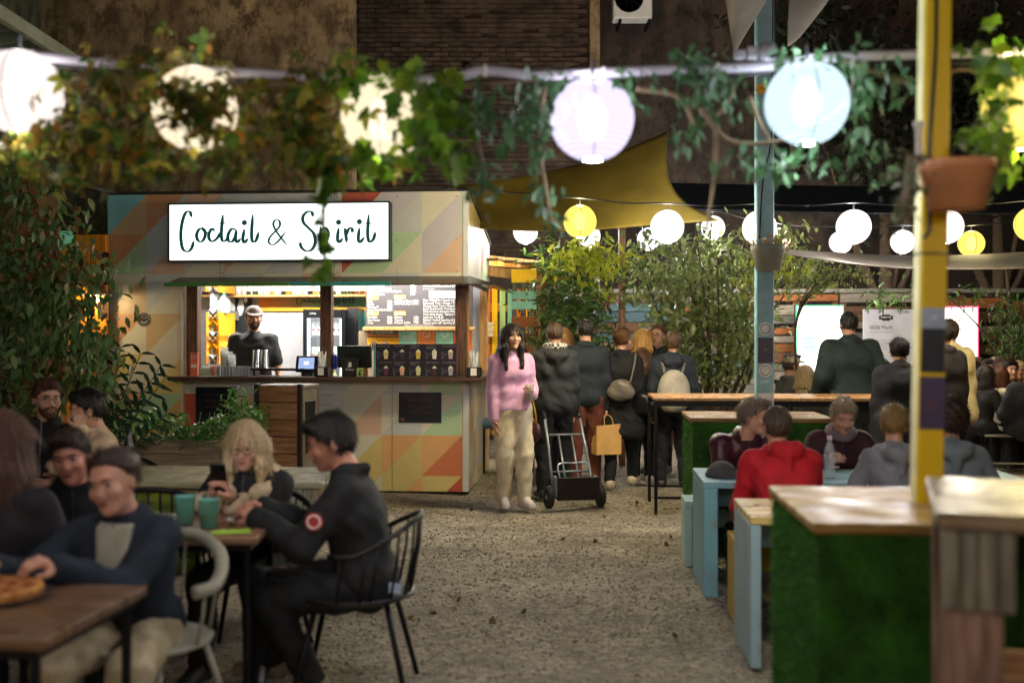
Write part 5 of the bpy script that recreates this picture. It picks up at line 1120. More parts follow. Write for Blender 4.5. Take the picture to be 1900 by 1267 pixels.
# ------------------------------------------------------------------ lit posters and the notice on the pallet fence
def backlit(name, label, x0, x1, y0, y1, d, glow, s, edge, art):
    a = P(x0, y1, d); b = P(x1, y0, d); w = b.x-a.x; hgt = b.z-a.z; t = thing(name, label, 'light box', a, R(-1))
    MB().box(-.02, w+.02, 0, .1, -.02, hgt+.02, .004).build('case', mat('case_dark', '#1a1c1e', .4), t); MB().box(0, w, -.006, -.001, 0, hgt).build('face', emis(name+edge+'_face', glow, s), t)
    for q in ((-.02, 0, 0, hgt), (w, w+.02, 0, hgt), (-.02, w+.02, hgt+.001, hgt+.02), (-.02, w+.02, -.02, -.001)): MB().box(q[0], q[1], -.012, -.0015, q[2], q[3]).build('frame', emis('edge_'+edge, edge, 1.0), t)
    art(t, w, hgt); return t
tealp = emis('print_teal', (.22, .5, .5), 1.); 
def art1(t, w, h_):
    MB().box(w*.13, w*.42, -.009, -.007, h_*.30, h_*.46).build('print_block', tealp, t); MB().box(w*.13, w*.40, -.009, -.007, h_*.5, h_*.54).build('print_block', tealp, t); text('KUPON\nEGYENI', .07, emis('print_pale', (.8, 1, 1), 1.2), t, Tr(w*.15, -.0098, h_*.39)); MB().prism([(w*.36, h_*.62), (w*.39, h_*.66), (w*.37, h_*.69), (w*.345, h_*.65)], .001, Tr(0, -.009, 0)).build('print_drop', tealp, t)
def art2(t, w, h_):
    g_ = emis('print_gold', (.95, .75, .3), 1.); 
    for k in range(5): MB().bar((w*(.26+.05*k), -.008, h_*.76), (w*(.3+.045*k), -.008, h_*(.86-.02*(k % 2))), .012, .002).build('hand_mark', g_, t)
backlit('lit_poster', 'glowing white poster with green edge behind the broad man', 1479, 1562, 569, 690, 15.7, (.92, 1, .95), 1.5, '#60d890', art1)
backlit('lit_poster', 'glowing cream poster with pink edge above the far crowd', 1741, 1812, 571, 700, 15.6, (1, .93, .80), 1.4, '#ff5a78', art2)
a = P(1602, 760, 15.3); b = P(1722, 574, 15.3); t = thing('history_board', 'pale grey information board headed 0036 Mark with crest logo', 'sign', a); w, h_ = b.x-a.x, b.z-a.z
MB().box(0, w, 0, .03, 0, h_, .003).build('board', mat('board_grey', '#b4b2b8', .6, .05), t); MB().box(.05, .09, .035, .09, -.7, h_*.7).build('leg', black_metal, t); MB().box(w-.09, w-.05, .035, .09, -.7, h_*.7).build('leg', black_metal, t)
cx = .32; MB().prism([(cx+q[0]*.5, h_-.01-(q[1]-.1)*.5-.06) for q in ((-.2, .25), (-.2, .14), (-.13, .14), (-.11, .105), (.11, .105), (.13, .14), (.2, .14), (.2, .25), (.12, .25), (.1, .285), (-.1, .285), (-.12, .25))], .002, Tr(0, -.003, 0)).build('crest', dark_ink, t)
text('DRIBATTER', .028, white_ink, t, Tr(cx, -.0045, h_-.122), align='CENTER'); text('0036 Mark:', .075, dark_ink, t, Tr(.085, -.002, h_-.28)); text('HOLBY-HORDO', .045, mat('print_grey3', '#8c8a90', .6), t, Tr(.085, -.002, h_-.34))
for k in range(3):
    for q in range(2): text('lorem ados veder mol\nsenkit allo mertek fa\nhelyi piac regi ter\nkozos udvar este', .035, mat('print_grey3', '#8c8a90', .6), t, Tr(.085+q*.34, -.002, h_-.45-k*.22), space=1.05)

# ------------------------------------------------------------------ shade sails
def sail(name, label, rows, m, rings=True):
    g_ = MB(); n = len(rows[0])
    for r_ in rows: g_.v += [tuple(P(*q)) for q in r_]
    for j in range(len(rows)-1):
        for i in range(n-1): g_.f.append((j*n+i, j*n+i+1, (j+1)*n+i+1, (j+1)*n+i))
    g_.mi = [0]*len(g_.f); t = thing(name, label, 'shade sail'); o = g_.build('canvas', m, t, True)
    s_ = o.modifiers.new('sub', 'SUBSURF'); s_.levels = 2; s_.render_levels = 3; s_.boundary_smooth = 'PRESERVE_CORNERS'; so = o.modifiers.new('thick', 'SOLIDIFY'); so.thickness = .006
    edge = [tuple(P(*q)) for q in rows[0]]+[tuple(P(*r_[-1])) for r_ in rows[1:]]+[tuple(P(*q)) for q in rows[-1][::-1][1:]]+[tuple(P(*r_[0])) for r_ in rows[-2:0:-1]]
    return t
olive = mat('sail_olive', '#857638', .7, .25, 2, (1, .35, 1), trans=.45, bump=.7, bscale=3); greyc = mat('sail_grey', '#6a635a', .7, .1, 3, trans=.25, bump=.15, bscale=6); navy = mat('sail_navy', '#1c222b', .7, .1, 3, trans=.15)
t = sail('shade_sail', 'olive yellow shade sail stretched behind the kiosk corner', [[(640, 372, 14.2), (860, 345, 13.2), (1040, 318, 12.3), (1160, 280, 11.5), (1240, 244, 11.0)], [(760, 400, 13.4), (910, 388, 12.4), (1060, 360, 11.6), (1180, 325, 10.9), (1232, 320, 10.6)], [(800, 405, 13.2), (920, 412, 12.0), (1060, 400, 11.2), (1190, 375, 10.4), (1262, 378, 10.2)], [(830, 420, 13), (930, 428, 11.8), (1060, 432, 10.9), (1200, 418, 10.2), (1335, 410, 9.9)]], olive)
MB().tube([P(1240, 246, 11), P(1258, 220, 11.2), P(1290, 160, 12.5)], .006, 5).build('corner_rope', steel, t)
t = sail('shade_sail', 'thin grey shade sail seen edge-on over the far tables', [[(1425, 462, 9.2), (1560, 470, 10.5), (1700, 478, 11.5), (1900, 470, 12.5), (2050, 455, 13)], [(1430, 466, 8.9), (1560, 484, 9.8), (1700, 492, 10.6), (1900, 485, 11.2), (2050, 470, 11.6)], [(1435, 468, 8.8), (1560, 490, 9.3), (1700, 502, 9.7), (1900, 500, 10.0), (2050, 490, 10.3)]], greyc)
t = sail('shade_sail', 'dark navy awning spanning above the far lantern row', [[(1230, 340, 15.6), (1500, 345, 15.5), (1800, 350, 15.4), (2200, 335, 15.2)], [(1235, 365, 15.0), (1500, 372, 14.9), (1800, 376, 14.8), (2200, 370, 14.6)], [(1240, 388, 14.4), (1500, 396, 14.2), (1800, 398, 14), (2200, 396, 13.8)]], navy)
t = sail('shade_sail', 'beige canopy flap hanging left of the blue post', [[(1330, -60, 7.2), (1362, -20, 7.2), (1380, -40, 7.2)], [(1350, 0, 7.6), (1362, 20, 7.5), (1415, -10, 7.4)], [(1361, 105, 8.0), (1366, 90, 8.0), (1440, -30, 7.6)]], greyc)
t = sail('shade_sail', 'beige canopy flap hanging right of the blue post', [[(1470, -40, 7.2), (1500, -50, 7.2), (1560, -60, 7.2)], [(1462, 20, 7.5), (1495, 0, 7.4), (1545, -10, 7.3)], [(1461, 86, 7.9), (1478, 78, 7.9), (1530, 10, 7.6)]], greyc)
# translucent corrugated roof on the left
t = thing('corrugated_roof', 'greenish corrugated plastic roof above the ivy wall', 'roof')
g_ = MB(); nx_ = 60
for j, (x, z) in enumerate(((-3.2, 3.63), (-6.5, 3.0))):
    for i in range(nx_+1): y = 3.6+i*(4.7/nx_); g_.v.append((x, y, z+.025*math.sin(i*math.pi/1.5)))
g_.f = [(i, i+1, nx_+2+i, nx_+1+i) for i in range(nx_)]; g_.mi = [0]*nx_; g_.build('sheet', mat('poly_sheet', '#6e7a68', .5, .15, 3, trans=.3), t)
MB().bar((-3.2, 3.5, 3.6), (-3.2, 8.35, 3.6), .05, .09, .004).build('edge_beam', mat('beam_pale', '#8a8f80', .6), t); MB().bar((-6.4, 8.3, 2.95), (-3.2, 8.3, 3.55), .05, .09, .004).build('rafter', wood_x, t); MB().bar((-6.35, 8.28, 0), (-6.35, 8.28, 2.9), .09, .09, .004).build('post', wood_z, t)

# ------------------------------------------------------------------ left: partition wall, amber booth, exit sign
a = P(30, 318, 11.6); b = P(198, 362, 12.2)
t = thing('partition_wall', 'low mossy wall with pale coping left of the kiosk', 'wall')
g_ = MB(); g_.add([(a.x, a.y, 0), (b.x, b.y, 0), (b.x, b.y, b.z), (a.x, a.y, a.z), (a.x, a.y+.2, 0), (b.x, b.y+.2, 0), (b.x, b.y+.2, b.z), (a.x, a.y+.2, a.z)], [(0, 1, 2, 3), (4, 7, 6, 5), (3, 2, 6, 7), (1, 5, 6, 2), (0, 3, 7, 4)]); g_.build('wall_face', plaster('partition_plaster', '#4e4f38', '#6a6a48', '#34372a'), t)
MB().bar(a+Vector((0, .1, .02)), b+Vector((0, .1, .02)), .26, .035, .005).build('coping', mat('beam_pale', '#8a8f80', .6), t)
bt = thing('amber_booth', 'amber painted timber booth behind the creeper at the kiosk', 'booth', G(150, 11.2)); am = mat('amber_wood', '#d98416', .5, .2, 6, (6, 6, .7), .1, 20)
MB().box(-.26, .26, 0, .08, 2.48, 2.66, .005).build('lintel', am, bt); 
for x in (-.2, .02, .1): MB().box(x, x+.07, .01, .07, 0, 2.478, .004).build('stud', am, bt)
for z in (1.62, 1.98): MB().box(-.26, .26, .012, .07, z, z+.16, .004).build('rail', am, bt)
MB().box(-.26, .26, .075, .1, 0, 2.47).build('back_panel', mat('booth_back', '#4a2c12', .7), bt)
rl = thing('red_lamp_shade', 'dull red folded lamp shade on the booth front', 'lamp', P(180, 545, 11.05)); MB().lathe([(.02, .2), (.11, .0), (.105, .0), (.018, .19)], 4).build('shade', mat('dull_red', '#8a3a30', .5), rl); MB().box(-.115, .115, -.115, .115, -.02, -.004, .004).build('rim', white_plastic, rl); MB().lathe([(.0001, -.09), (.025, -.08), (.032, -.055), (.0001, -.03)], 12).build('bulb', emis('booth_bulb', (1, .72, .3), 4), rl, True)
ld = bpy.data.lights.new('booth_light', 'POINT'); ld.energy = 5; ld.color = (1, .76, .4); ld.shadow_soft_size = .05; link('booth_light', ld, rl).location = (-.06, -.06, -.06)
ex = thing('exit_sign', 'small green emergency exit sign on the amber booth', 'sign', P(121, 446, 11.0)); MB().box(-.075, .075, 0, .012, -.095, .095, .003).build('plate', mat('exit_green', '#7fc0a0', .4, emit='#3a8a6a', estr=.25), ex)
MB().lathe([(.0001, 0), (.014, 0)], 10, M=Tr(.012, -.002, .05) @ Matrix.Rotation(R(90), 4, 'X')).build('runner_mark', white_ink, ex); MB().tube([(.01, -.002, .03), (-.005, -.002, -.01), (.025, -.002, -.03), (.02, -.002, -.06)], .007, 4).tube([(-.005, -.002, -.01), (-.04, -.002, -.04)], .007, 4).tube([(.01, -.002, .025), (.035, -.002, .0)], .005, 4).build('runner_mark', white_ink, ex); MB().box(-.065, -.045, -.003, -.0015, -.08, .08).build('doorway_mark', white_ink, ex)

# ------------------------------------------------------------------ planter and bin housing by the kiosk
pt = thing('planter', 'long raised timber planter full of herbs in front of the kiosk', 'planter', G(238, 9.1), RZ); wpl = wood('planter_wood', '#8a7460', '#b09a82', axis=0, rough=.7)
for y in (0, .37):
    for k in range(2): MB().box(0, 1.12, y, y+.03, .48+k*.122, .48+k*.122+.118, .004).build('side_plank', wpl, pt)
for x in (.003, 1.087): MB().box(x, x+.03, .033, .367, .48, .718, .004).build('end_plank', wpl, pt)
for x in (.0, 1.06):
    for y in (-.0, .34): MB().box(x, x+.06, y+.001, y+.058, 0, .478, .004).build('leg', wpl, pt)
MB().box(.035, 1.085, .034, .366, .6, .66).build('soil', mat('soil', '#2a2018', .95), pt)
bn = thing('bin_housing', 'timber slatted bin housing with dark steel corners before the kiosk', 'bin', G(472, 9.55), R(-10)); bm_ = wood('bin_slat', '#9a6a48', '#bd8a62', axis=0, rough=.5)
for k in range(7): MB().box(.045, .40, -.004, .018, .115+k*.15, .115+k*.15+.142, .004).build('slat', bm_, bn)
for x in (0, .402): MB().box(x, x+.043, -.012, .03, 0, 1.175, .003).build('steel_corner', mat('corner_steel', '#3a302e', .5, metal=.4), bn)
for k, (x, z) in enumerate(((.02, 1.1), (.424, 1.1), (.02, .25), (.424, .25))): MB().lathe([(.0001, 0), (.008, 0), (.008, .004)], 8, M=Tr(x, -.0125, z) @ Matrix.Rotation(R(90), 4, 'X')).build('bolt', steel, bn)
MB().box(.02, .435, .032, .40, .05, 1.13, .006).build('casing', mat('bin_case', '#6e675c', .5), bn); MB().box(.02, .448, .03, .42, 1.132, 1.165, .006).build('lid', mat('bin_case', '#6e675c', .5), bn)
for z in (.55, .82): MB().box(.436, .442, .1, .34, z, z+.2, .003).build('side_flap', black_metal, bn); MB().box(.443, .455, .18, .26, z+.0, z+.03, .002).build('handle', steel, bn)

# ------------------------------------------------------------------ left tables and chairs
def cafe_table(name, label, loc, w, dp, hgt, m, legm, rz=0, n=4, round_legs=True, slats=False):
    t = thing(name, label, 'table', loc, rz)
    for k in range(n): MB().box(0, w, k*dp/n+.0015, (k+1)*dp/n-.0015, hgt-.03, hgt, .004).build('top_plank', m, t)
    MB().box(.03, w-.03, .03, dp-.03, hgt-.06, hgt-.031).build('frame', legm, t)
    for x in (.05, w-.05):
        for y in (.05, dp-.05): MB().tube([(x, y, 0), (x, y, hgt-.06)], .016, 8).build('leg', legm, t)
    return t
tb_m = wood('cafe_top', '#6a4a36', '#8a6248', rough=.28, axis=0, coat=.5)
cafe_table('cafe_table', 'brown cafe table with drinking cups where the phone reader sits', (-1.72, 4.36, 0), .68, .66, .75, tb_m, black_metal, R(3))
cafe_table('cafe_table', 'brown cafe table with the pizza plate before the denim jacket', (-2.15, 2.96, 0), .9, .66, .75, wood('cafe_top2', '#573c26', '#755236', rough=.3, axis=0, coat=.4), black_metal, R(-5))
t = thing('slatted_table', 'long slatted picnic table between the planter and the phone reader', 'table', (-2.55, 6.2, 0), RZ)
pm_ = wood('picnic_top', '#8c8466', '#b4ad8a', rough=.3, axis=0, coat=.4)
for k in range(5): MB().box(0, 1.48+random.uniform(-.012, .012), k*.155, k*.155+.148, .715, .75, .005).build('top_plank', pm_, t)
for k in range(8): MB().box(1.12+k*.042, 1.12+k*.042+.034, .01, .03, .05, .713, .003).build('end_slat', wood('end_slat', '#8f8878', '#b5ae9c', axis=2), t)
for x in (.05, 1.36):
    for y in (.06, .66): MB().box(x, x+.07, y, y+.06, 0, .714, .004).build('leg', wood_z, t)
MB().box(.1, 1.36, .35, .4, .3, .38, .004).build('stretcher', wood_z, t)

def tub_chair(label, loc, face, shell, legs, seat_z=.45, cat='chair', hgt=.34, name='tub_chair', r=.27, solid=False, rail_r=.016, ns=19):
    t = thing(name, label, cat, loc, R(face)); g_ = MB()
    prof = [(r*math.cos(a), r*.92*math.sin(a)) for a in np.linspace(0, 6.28, 25)[:-1]]
    MB().lathe([(.0001, -.035), (r*.8, -.03), (r*.97, -.01), (r, .0), (r*.93, .006), (.0001, -.008)], 26, (0, 0, seat_z)).build('seat', shell, t, True)
    ang = np.linspace(R(158), R(382), 21)
    rail = [(r*1.08*math.cos(a), r*1.0*math.sin(a)-.02, seat_z+.20+(hgt-.20)*max(0, -math.sin(a))**1.2) for a in ang]
    MB().tube(rail, rail_r, 8).build('top_rail', shell, t, True)
    if solid:
        v = []; f = []
        for i, a in enumerate(ang): v += [(r*.98*math.cos(a), r*.93*math.sin(a), seat_z+.0), (rail[i][0], rail[i][1], rail[i][2])]
        f = [(2*i, 2*i+2, 2*i+3, 2*i+1) for i in range(20)]; MB().add(v, f).build('back_shell', shell, t, True).modifiers.new('s', 'SOLIDIFY').thickness = .008
    else:
        for i in sorted(set(int(round(k_)) for k_ in np.linspace(1, 19, ns))): a = ang[i]; MB().tube([(r*.97*math.cos(a), r*.9*math.sin(a), seat_z), (r*1.05*math.cos(a), r*.97*math.sin(a)-.015, seat_z+(rail[i][2]-seat_z)*.55), rail[i]], .0065, 5).build('spindle', shell, t, True)
    for x in (1, -1):
        for y in (1, -1): MB().tube([(x*.15, y*.15, seat_z-.02), (x*.24, y*.25, 0)], [.014, .011], 8).build('leg', legs, t, True)
    return t
blk_sh = mat('chair_black', '#141415', .45); wht_sh = mat('chair_white', '#938e80', .3, .05); olv = mat('chair_olive', '#7d8a2c', .4)
tub_chair('thin black wire tub chair under the man in the black jacket', (-.69, 4.78, 0), 90, blk_sh, black_metal, ns=12, rail_r=.012)
tub_chair('pale plastic armchair behind the denim jacket', (-1.36, 4.0, 0), 165, wht_sh, wht_sh, r=.25, hgt=.34, rail_r=.026, ns=5)
tub_chair('black tub chair under the phone reader', (-1.27, 5.3, 0), 180, blk_sh, black_metal)
tub_chair('black tub chair with its back to the slatted table', (-1.86, 5.68, 0), 8, blk_sh, black_metal, hgt=.36)
tub_chair('olive green shell chair tucked by the cup table', (-1.75, 5.28, 0), 195, olv, black_metal, solid=True, r=.22)
tub_chair('black tub chair under the long haired woman', (-1.98, 3.98, 0), 30, blk_sh, black_metal)
tub_chair('black tub chair under the laughing man', (-2.0, 4.75, 0), 180, blk_sh, black_metal)
for x, y in ((-3.05, 7.05), (-2.48, 6.72)): tub_chair('dark chair under a guest by the creeper', (x, y+.05, 0), 190, blk_sh, black_metal)['group'] = 'chairs by the creeper'

# things on the left tables
teal_cup = clear('teal_cup', '#7cc4b8', .55, .2)
cup('mint plastic cup with a little beer beside its twin on the cup table', -1.43, 4.72, .751, .125, .045, .034, teal_cup, mat('beer', '#7a4c1c', .2), .35, frame=1); cup('mint plastic cup with beer froth near the table mat', -1.30, 4.62, .751, .125, .045, .034, teal_cup, mat('beer', '#7a4c1c', .2), .45, frame=1)
t = thing('mat_tray', 'tray-shaped table mat coloured as lit yellow on the cup table', 'tray', (-1.58, 4.62, .751), R(4)); MB().box(-.09, .05, -.06, .06, 0, .006).build('base', mat('lit_mat_card', '#b8b060', .6), t)  # table mat built as a tray, the yellow light on it put into the colour
for q in ((-.092, .052, -.064, -.0605, 0, .06), (-.092, .052, .0605, .064, 0, .06), (-.094, -.0905, -.06, .06, 0, .06), (.0505, .054, -.06, .06, 0, .06)): MB().box(*q).build('wall', mat('lit_mat_card', '#b8b060', .6), t)
t = thing('plate', 'white oval plate with cutlery on the cup table', 'plate', (-1.16, 4.78, .751)); MB().lathe([(.0001, .004), (.07, .004), (.11, .016), (.112, .018), (.068, .0), (.0001, 0)], 24).build('dish', white_plastic, t, True); MB().bar((-.07, .0, .016), (.06, .03, .018), .012, .003).build('fork', steel, t); MB().bar((-.05, -.03, .016), (.07, -.01, .018), .012, .003).build('knife', steel, t)
t = thing('napkin', 'lime green paper napkin on the cup table edge', 'napkin', (-1.19, 4.52, .751), R(20)); MB().box(-.07, .09, -.045, .045, 0, .004).build('fold', mat('lime_napkin', '#a8c850', .7), t); MB().box(-.06, .06, -.04, .0, .0045, .008).build('fold', mat('lime_napkin', '#a8c850', .7), t)
t = thing('bottle', 'dark brown beer bottle on the end of the slatted table', 'bottle', (-2.22, 6.24, .751)); MB().lathe([(.0001, 0), (.033, .003), (.035, .02), (.035, .17), (.026, .21), (.015, .245), (.014, .29), (.0001, .291)], 18).build('glass_body', mat('bottle_dark', '#170d08', .12, spec=.6), t, True); MB().lathe([(.0355, .05), (.0355, .12)], 18).build('label_band', mat('beer_label', '#4a4038', .6), t, True); MB().lathe([(.017, .275), (.017, .293), (.0001, .295)], 12).build('cap', black_plastic, t, True)
t = thing('pizza_plate', 'board with an orange topped pizza on the near cafe table', 'food', (-1.62, 3.36, .751)); MB().lathe([(.0001, .0), (.17, .001), (.175, .012), (.0001, .012)], 26).build('board', wood_dark, t); MB().lathe([(.0001, .03), (.12, .032), (.145, .04), (.15, .03), (.145, .0125)], 22).build('pizza', mat('pizza', '#b8622a', .5, .4, 30, c2='#d89a50', bump=.6, bscale=60), t, True)
for k in range(9): a_ = k*2.4; MB().lathe([(.0001, .006), (.016, .004), (.018, 0)], 10, (.09*math.sqrt(k/9)*1.2*math.cos(a_), .09*math.sqrt(k/9)*1.2*math.sin(a_), .034)).build('topping', mat('topping', '#8a2a14', .4), t, True)

# things on the right table
t = thing('water_bottle', 'clear plastic water bottle on the teal table', 'bottle', (1.98, 6.72, .701)); MB().lathe([(.0001, .002), (.034, .002), (.037, .02), (.036, .08), (.038, .1), (.036, .16), (.022, .205), (.014, .225), (.014, .24)], 18).build('wall', clear('pet', '#c8d4dc', .3, .06), t, True); MB().lathe([(.0001, .006), (.033, .006), (.034, .09), (.0001, .09)], 16).build('water', clear('water', '#c0d0d8', .15, .03), t, True); MB().lathe([(.016, .235), (.017, .262), (.0001, .263)], 12).build('cap', mat('cap_pink', '#b8a0a8', .4), t, True)
cup('pale blue plastic cup on the teal table', 2.27, 6.85, .701, .12, .045, .034, clear('blue_cup', '#a8d4e0', .7, .2), frame=1, name='plastic_cup')
t = thing('flat_cap', 'grey knitted cap lying on the corner of the teal table', 'cap', (1.32, 6.78, .701), R(10)); v, f = nets(lambda p: smin(np.maximum(ell(p, (0, 0, 0), (.10, .11, .10)), -p[..., 2]), np.maximum(ell(p, (.06, -.08, 0), (.08, .07, .02)), -p[..., 2]), .03)+wob(p, .003, 60, 1), (-.16, -.19, -.02), (.16, .14, .12), .011); link('crown', np_mesh('crown', [(v, f)], cloth('#46464c')), t)
MB().tube([(.098*math.cos(a), .108*math.sin(a), .014) for a in np.linspace(0, 6.28, 25)[:-1]], .008, 6, closed=True).build('band', cloth('#3a3a40'), t, True)

# far tables and benches
def picnic(label, px, d, w=1.6):
    t = thing('far_table', label, 'table', G(px, d), R(-12))
    for k in range(4): MB().box(-w/2, w/2, k*.17, k*.17+.163, .72, .75, .004).build('top_plank', wood_x, t)
    for x in (-w/2+.08, w/2-.12):
        for y in (.03, .61): MB().box(x, x+.035, y, y+.035, 0, .719).build('leg', black_metal, t)
    return t
def fbench(label, px, d, w=1.5, rz=-12):
    t = thing('far_bench', label, 'bench', G(px, d), R(rz))
    for k in range(3): MB().box(-w/2, w/2, k*.11, k*.11+.1, .42, .445, .004).build('seat_plank', wood('bench_grey', '#6c6a62', '#8c8a80'), t)
    for x in (-w/2+.05, w/2-.09):
        for y in (.02, .28): MB().box(x, x+.03, y, y+.03, 0, .419).build('leg', black_metal, t)
    MB().box(-w/2+.082, w/2-.092, .02, .04, .1, .12).build('rail', steel, t); return t
picnic('far timber table where the ponytailed guests sit', 1815, 13.4, 1.0); picnic('far timber table beside the white hoodie', 1960, 14.0, 1.5)
fbench('far grey bench on a steel frame under the dark guest', 1892, 12.7, .75); fbench('far bench hidden among the crowd', 1800, 14.3, 1.4)
t = thing('side_tap_pipe', 'blue water pipe on the ground by the slat fence', 'pipe', P(897, 785, 12.6)); MB().tube([(-.25, .1, 0), (.12, .0, 0), (.2, .0, 0)], .07, 12).build('pipe', mat('blue_pipe', '#5a7fa0', .4), t, True); MB().lathe([(.08, -.02), (.08, .02)], 14, M=Tr(.12, 0, 0) @ Matrix.Rotation(R(90), 4, 'Y')).build('collar', black_plastic, t, True); MB().box(-.02, .02, -.02, .02, -.62, -.06).build('stand', black_metal, t)
# ------------------------------------------------------------------ the guests
WG = 'guests walking past the kiosk'
def wpt(J, v): return J['M'] @ Vector(v)
pw, J = person('woman in a pink sweatshirt and cream joggers holding a clear cup', 950, 10.1, 196, 1.69, side=1.5, head=(6, 4, -3), lh=(-.13, .23, 1.06), rh=(.19, .06, .80), lf=(-.10, .06), rf=(.07, -.03), hair=('long', '#17110f'), top=('sweatshirt', '#d6a4ca'), inf=.034, hem=.02, legs='#d8c8ac', shoes='#d8cccb', legw=1.12, hood=True, res=.013, skin='#c89a82', bulk=.97, curl=(.7, .3), hdrl=(.3, .6, .7), seed=2.1)
for e in (1,): MB().prism([(-.022, .002), (.0, -.01), (.03, .016), (.004, -.002), (-.01, .012)], .002, Tr(-.045, .142, 1.30) @ Matrix.Rotation(R(180), 4, 'Z')).build('chest_mark', dark_ink, pw)
J0 = J; wr = J['arm'][-1][1]; q = wpt(J, wr+Vector((.055, .085, -.05)))
cup('clear plastic cup with a straw held by the woman in pink', q.x, q.y, q.z, .15, .045, .034, cupm, clear('iced_drink', '#a07868', .6, .2), .6, frame=1)
MB().tube([(.0, 0, .02), (.03, .0, .24)], .004, 6).build('straw', white_ink, bpy.data.objects[[o.name for o in col.objects if o.name.startswith('plastic_cup')][-1]])
hb = thing('shoulder_bag', 'dark maroon shoulder bag with gold strap at the woman in pink', 'bag', wpt(J, (-.22, .02, .70)), R(196)); v, f = nets(lambda p: ell(p, (0, 0, .0), (.05, .11, .10))+wob(p, .003, 60), (-.09, -.15, -.14), (.09, .15, .14), .012); link('pouch', np_mesh('pouch', [(v, f)], mat('bag_maroon', '#3a1c1c', .35)), hb)
for e in (-.05, .05): MB().tube(catmull([(0, e, .07), (.02, e*1.3, .2), (.04, e*.6, .32)]), .008, 6).build('strap', mat('gold_strap', '#c89a3c', .35, metal=.6), hb, True)

p_, J = person('man with buzz cut, checked scarf and long dark jacket from behind', 1030, 10.65, 6, 1.72, hair=('buzz', '#453322'), top=('jacket', '#26282b'), inf=.04, hem=.2, legs='#18191d', hood=True, feat=False, lf=(-.13, -.05), rf=(.12, .1), bulk=1.05, fold=.009, group=WG)
ring = [J['nk']+J['sp']*.055+J['rx']*math.cos(a)*.085+J['fw']*(math.sin(a)*.085) for a in np.linspace(0, 6.28, 25)[:-1]]
ck = bpy.data.materials.new('checked_wool'); ck.use_nodes = True; n_ = ck.node_tree; chk = n_.nodes.new('ShaderNodeTexChecker'); chk.inputs['Scale'].default_value = 38; chk.inputs[1].default_value = (.55, .52, .48, 1); chk.inputs[2].default_value = (.03, .03, .03, 1); tcx = n_.nodes.new('ShaderNodeTexCoord'); n_.links.new(tcx.outputs['Object'], chk.inputs[0]); n_.links.new(chk.outputs[0], n_.nodes['Principled BSDF'].inputs['Base Color']); n_.nodes['Principled BSDF'].inputs['Roughness'].default_value = .9
MB().tube(ring, .038, 10, closed=True).build('scarf', ck, p_, True)
person('woman with light brown long hair half hidden beyond the checked scarf', 1046, 11.5, 10, 1.67, hair=('long', '#8a6438'), top=('coat', '#2a2522'), skirt=.25, feat=False, group=WG, res=.02)
p_, J = person('balding man in a navy jacket carrying a brown paper bag', 1087, 11.25, 4, 1.77, hair=('balding', '#1d1815'), top=('jacket', '#1e242c'), inf=.035, hem=.14, legs='#6e3a2c', feat=False, rh=(.225, .03, .80), rf=(.12, .14), lf=(-.12, -.1), group=WG, sh=.17, bulk=1.05)
wr = wpt(J, J['arm'][1][1]+Vector((.0, .0, -.1)))
bg = thing('paper_bag', 'brown paper carrier bag in the hand of the balding man', 'bag', (wr.x+.0, wr.y-.02, wr.z-.40), R(18)); kr = mat('kraft', '#c89a5c', .8, .1, 10, bump=.2)
g_ = MB().add([(-.14, -.07, 0), (.14, -.07, 0), (.14, .07, 0), (-.14, .07, 0), (-.14, -.07, .30), (.14, -.07, .32), (.14, .07, .31), (-.14, .07, .30), (-.11, 0, .15), (.115, 0, .15)], [(0, 3, 2, 1), (0, 1, 5, 4), (2, 3, 7, 6), (1, 9, 5), (1, 2, 9), (2, 6, 9), (5, 9, 6), (0, 4, 8), (0, 8, 3), (3, 8, 7), (4, 7, 8)]); g_.build('sack', kr, bg); 
for y in (-.069, .069): MB().tube(catmull([(-.05, y, .3), (-.04, y*.6, .38), (0, y*.2, .41), (.04, y*.6, .38), (.05, y, .3)]), .005, 5).build('handle', kr, bg, True)
gl = thing('glow_strap', 'small bright green strap tag on the shoulder of the balding man', 'tag', wpt(J, (-.17, -.16, 1.36)), 0); MB().tube(catmull([(-.03, 0, -.01), (0, -.012, .012), (.03, 0, -.005)]), .012, 6).build('strap', mat('neon', '#5cd83a', .5), gl, True); MB().box(-.01, .01, -.02, -.013, -.01, .008).build('clip', black_plastic, gl)
p_, J = person('woman in a black coat with messy bun and grey shoulder bag', 1153, 11.4, -12, 1.66, head=(-25, 0, 0), hair=('bun', '#6a4a2c'), top=('coat', '#141416'), inf=.05, skirt=.28, legs='#121214', feat=False, glasses=True, rf=(.1, .22), lf=(-.1, -.16), shoes='#b8a890', group=WG, fold=.009)
def slouch(label, loc, rz, c, sc=1., strap=None):
    t = thing('shoulder_bag', label, 'bag', loc, rz); v, f = nets(lambda p: smin(ell(p, (0, 0, -.03), (.15*sc, .06*sc, .09*sc)), ell(p, (0, 0, .05), (.1*sc, .05*sc, .06*sc)), .05)+wob(p, .004, 40), (-.2*sc, -.1, -.15*sc), (.2*sc, .1, .15*sc), .013); link('pouch', np_mesh('pouch', [(v, f)], mat('bagc_'+c, c, .3, .25)), t)
    if strap: MB().tube(catmull(strap), .009, 6).build('strap', mat('bagc_'+c, c, .3), t, True)
    MB().lathe([(.012, 0), (.016, .004), (.012, .008)], 10, (.08*sc, -.02, .08*sc)).build('buckle', mat('gold_strap', '#c89a3c', .35, metal=.6), t, True); return t
slouch('grey leather shoulder bag on the woman with the bun', wpt(J, (.02, -.24, 1.05)), R(-12), '#6a6258', 1., [(.1, 0, .08), (.14, .05, .28), (.14, .16, .38)])
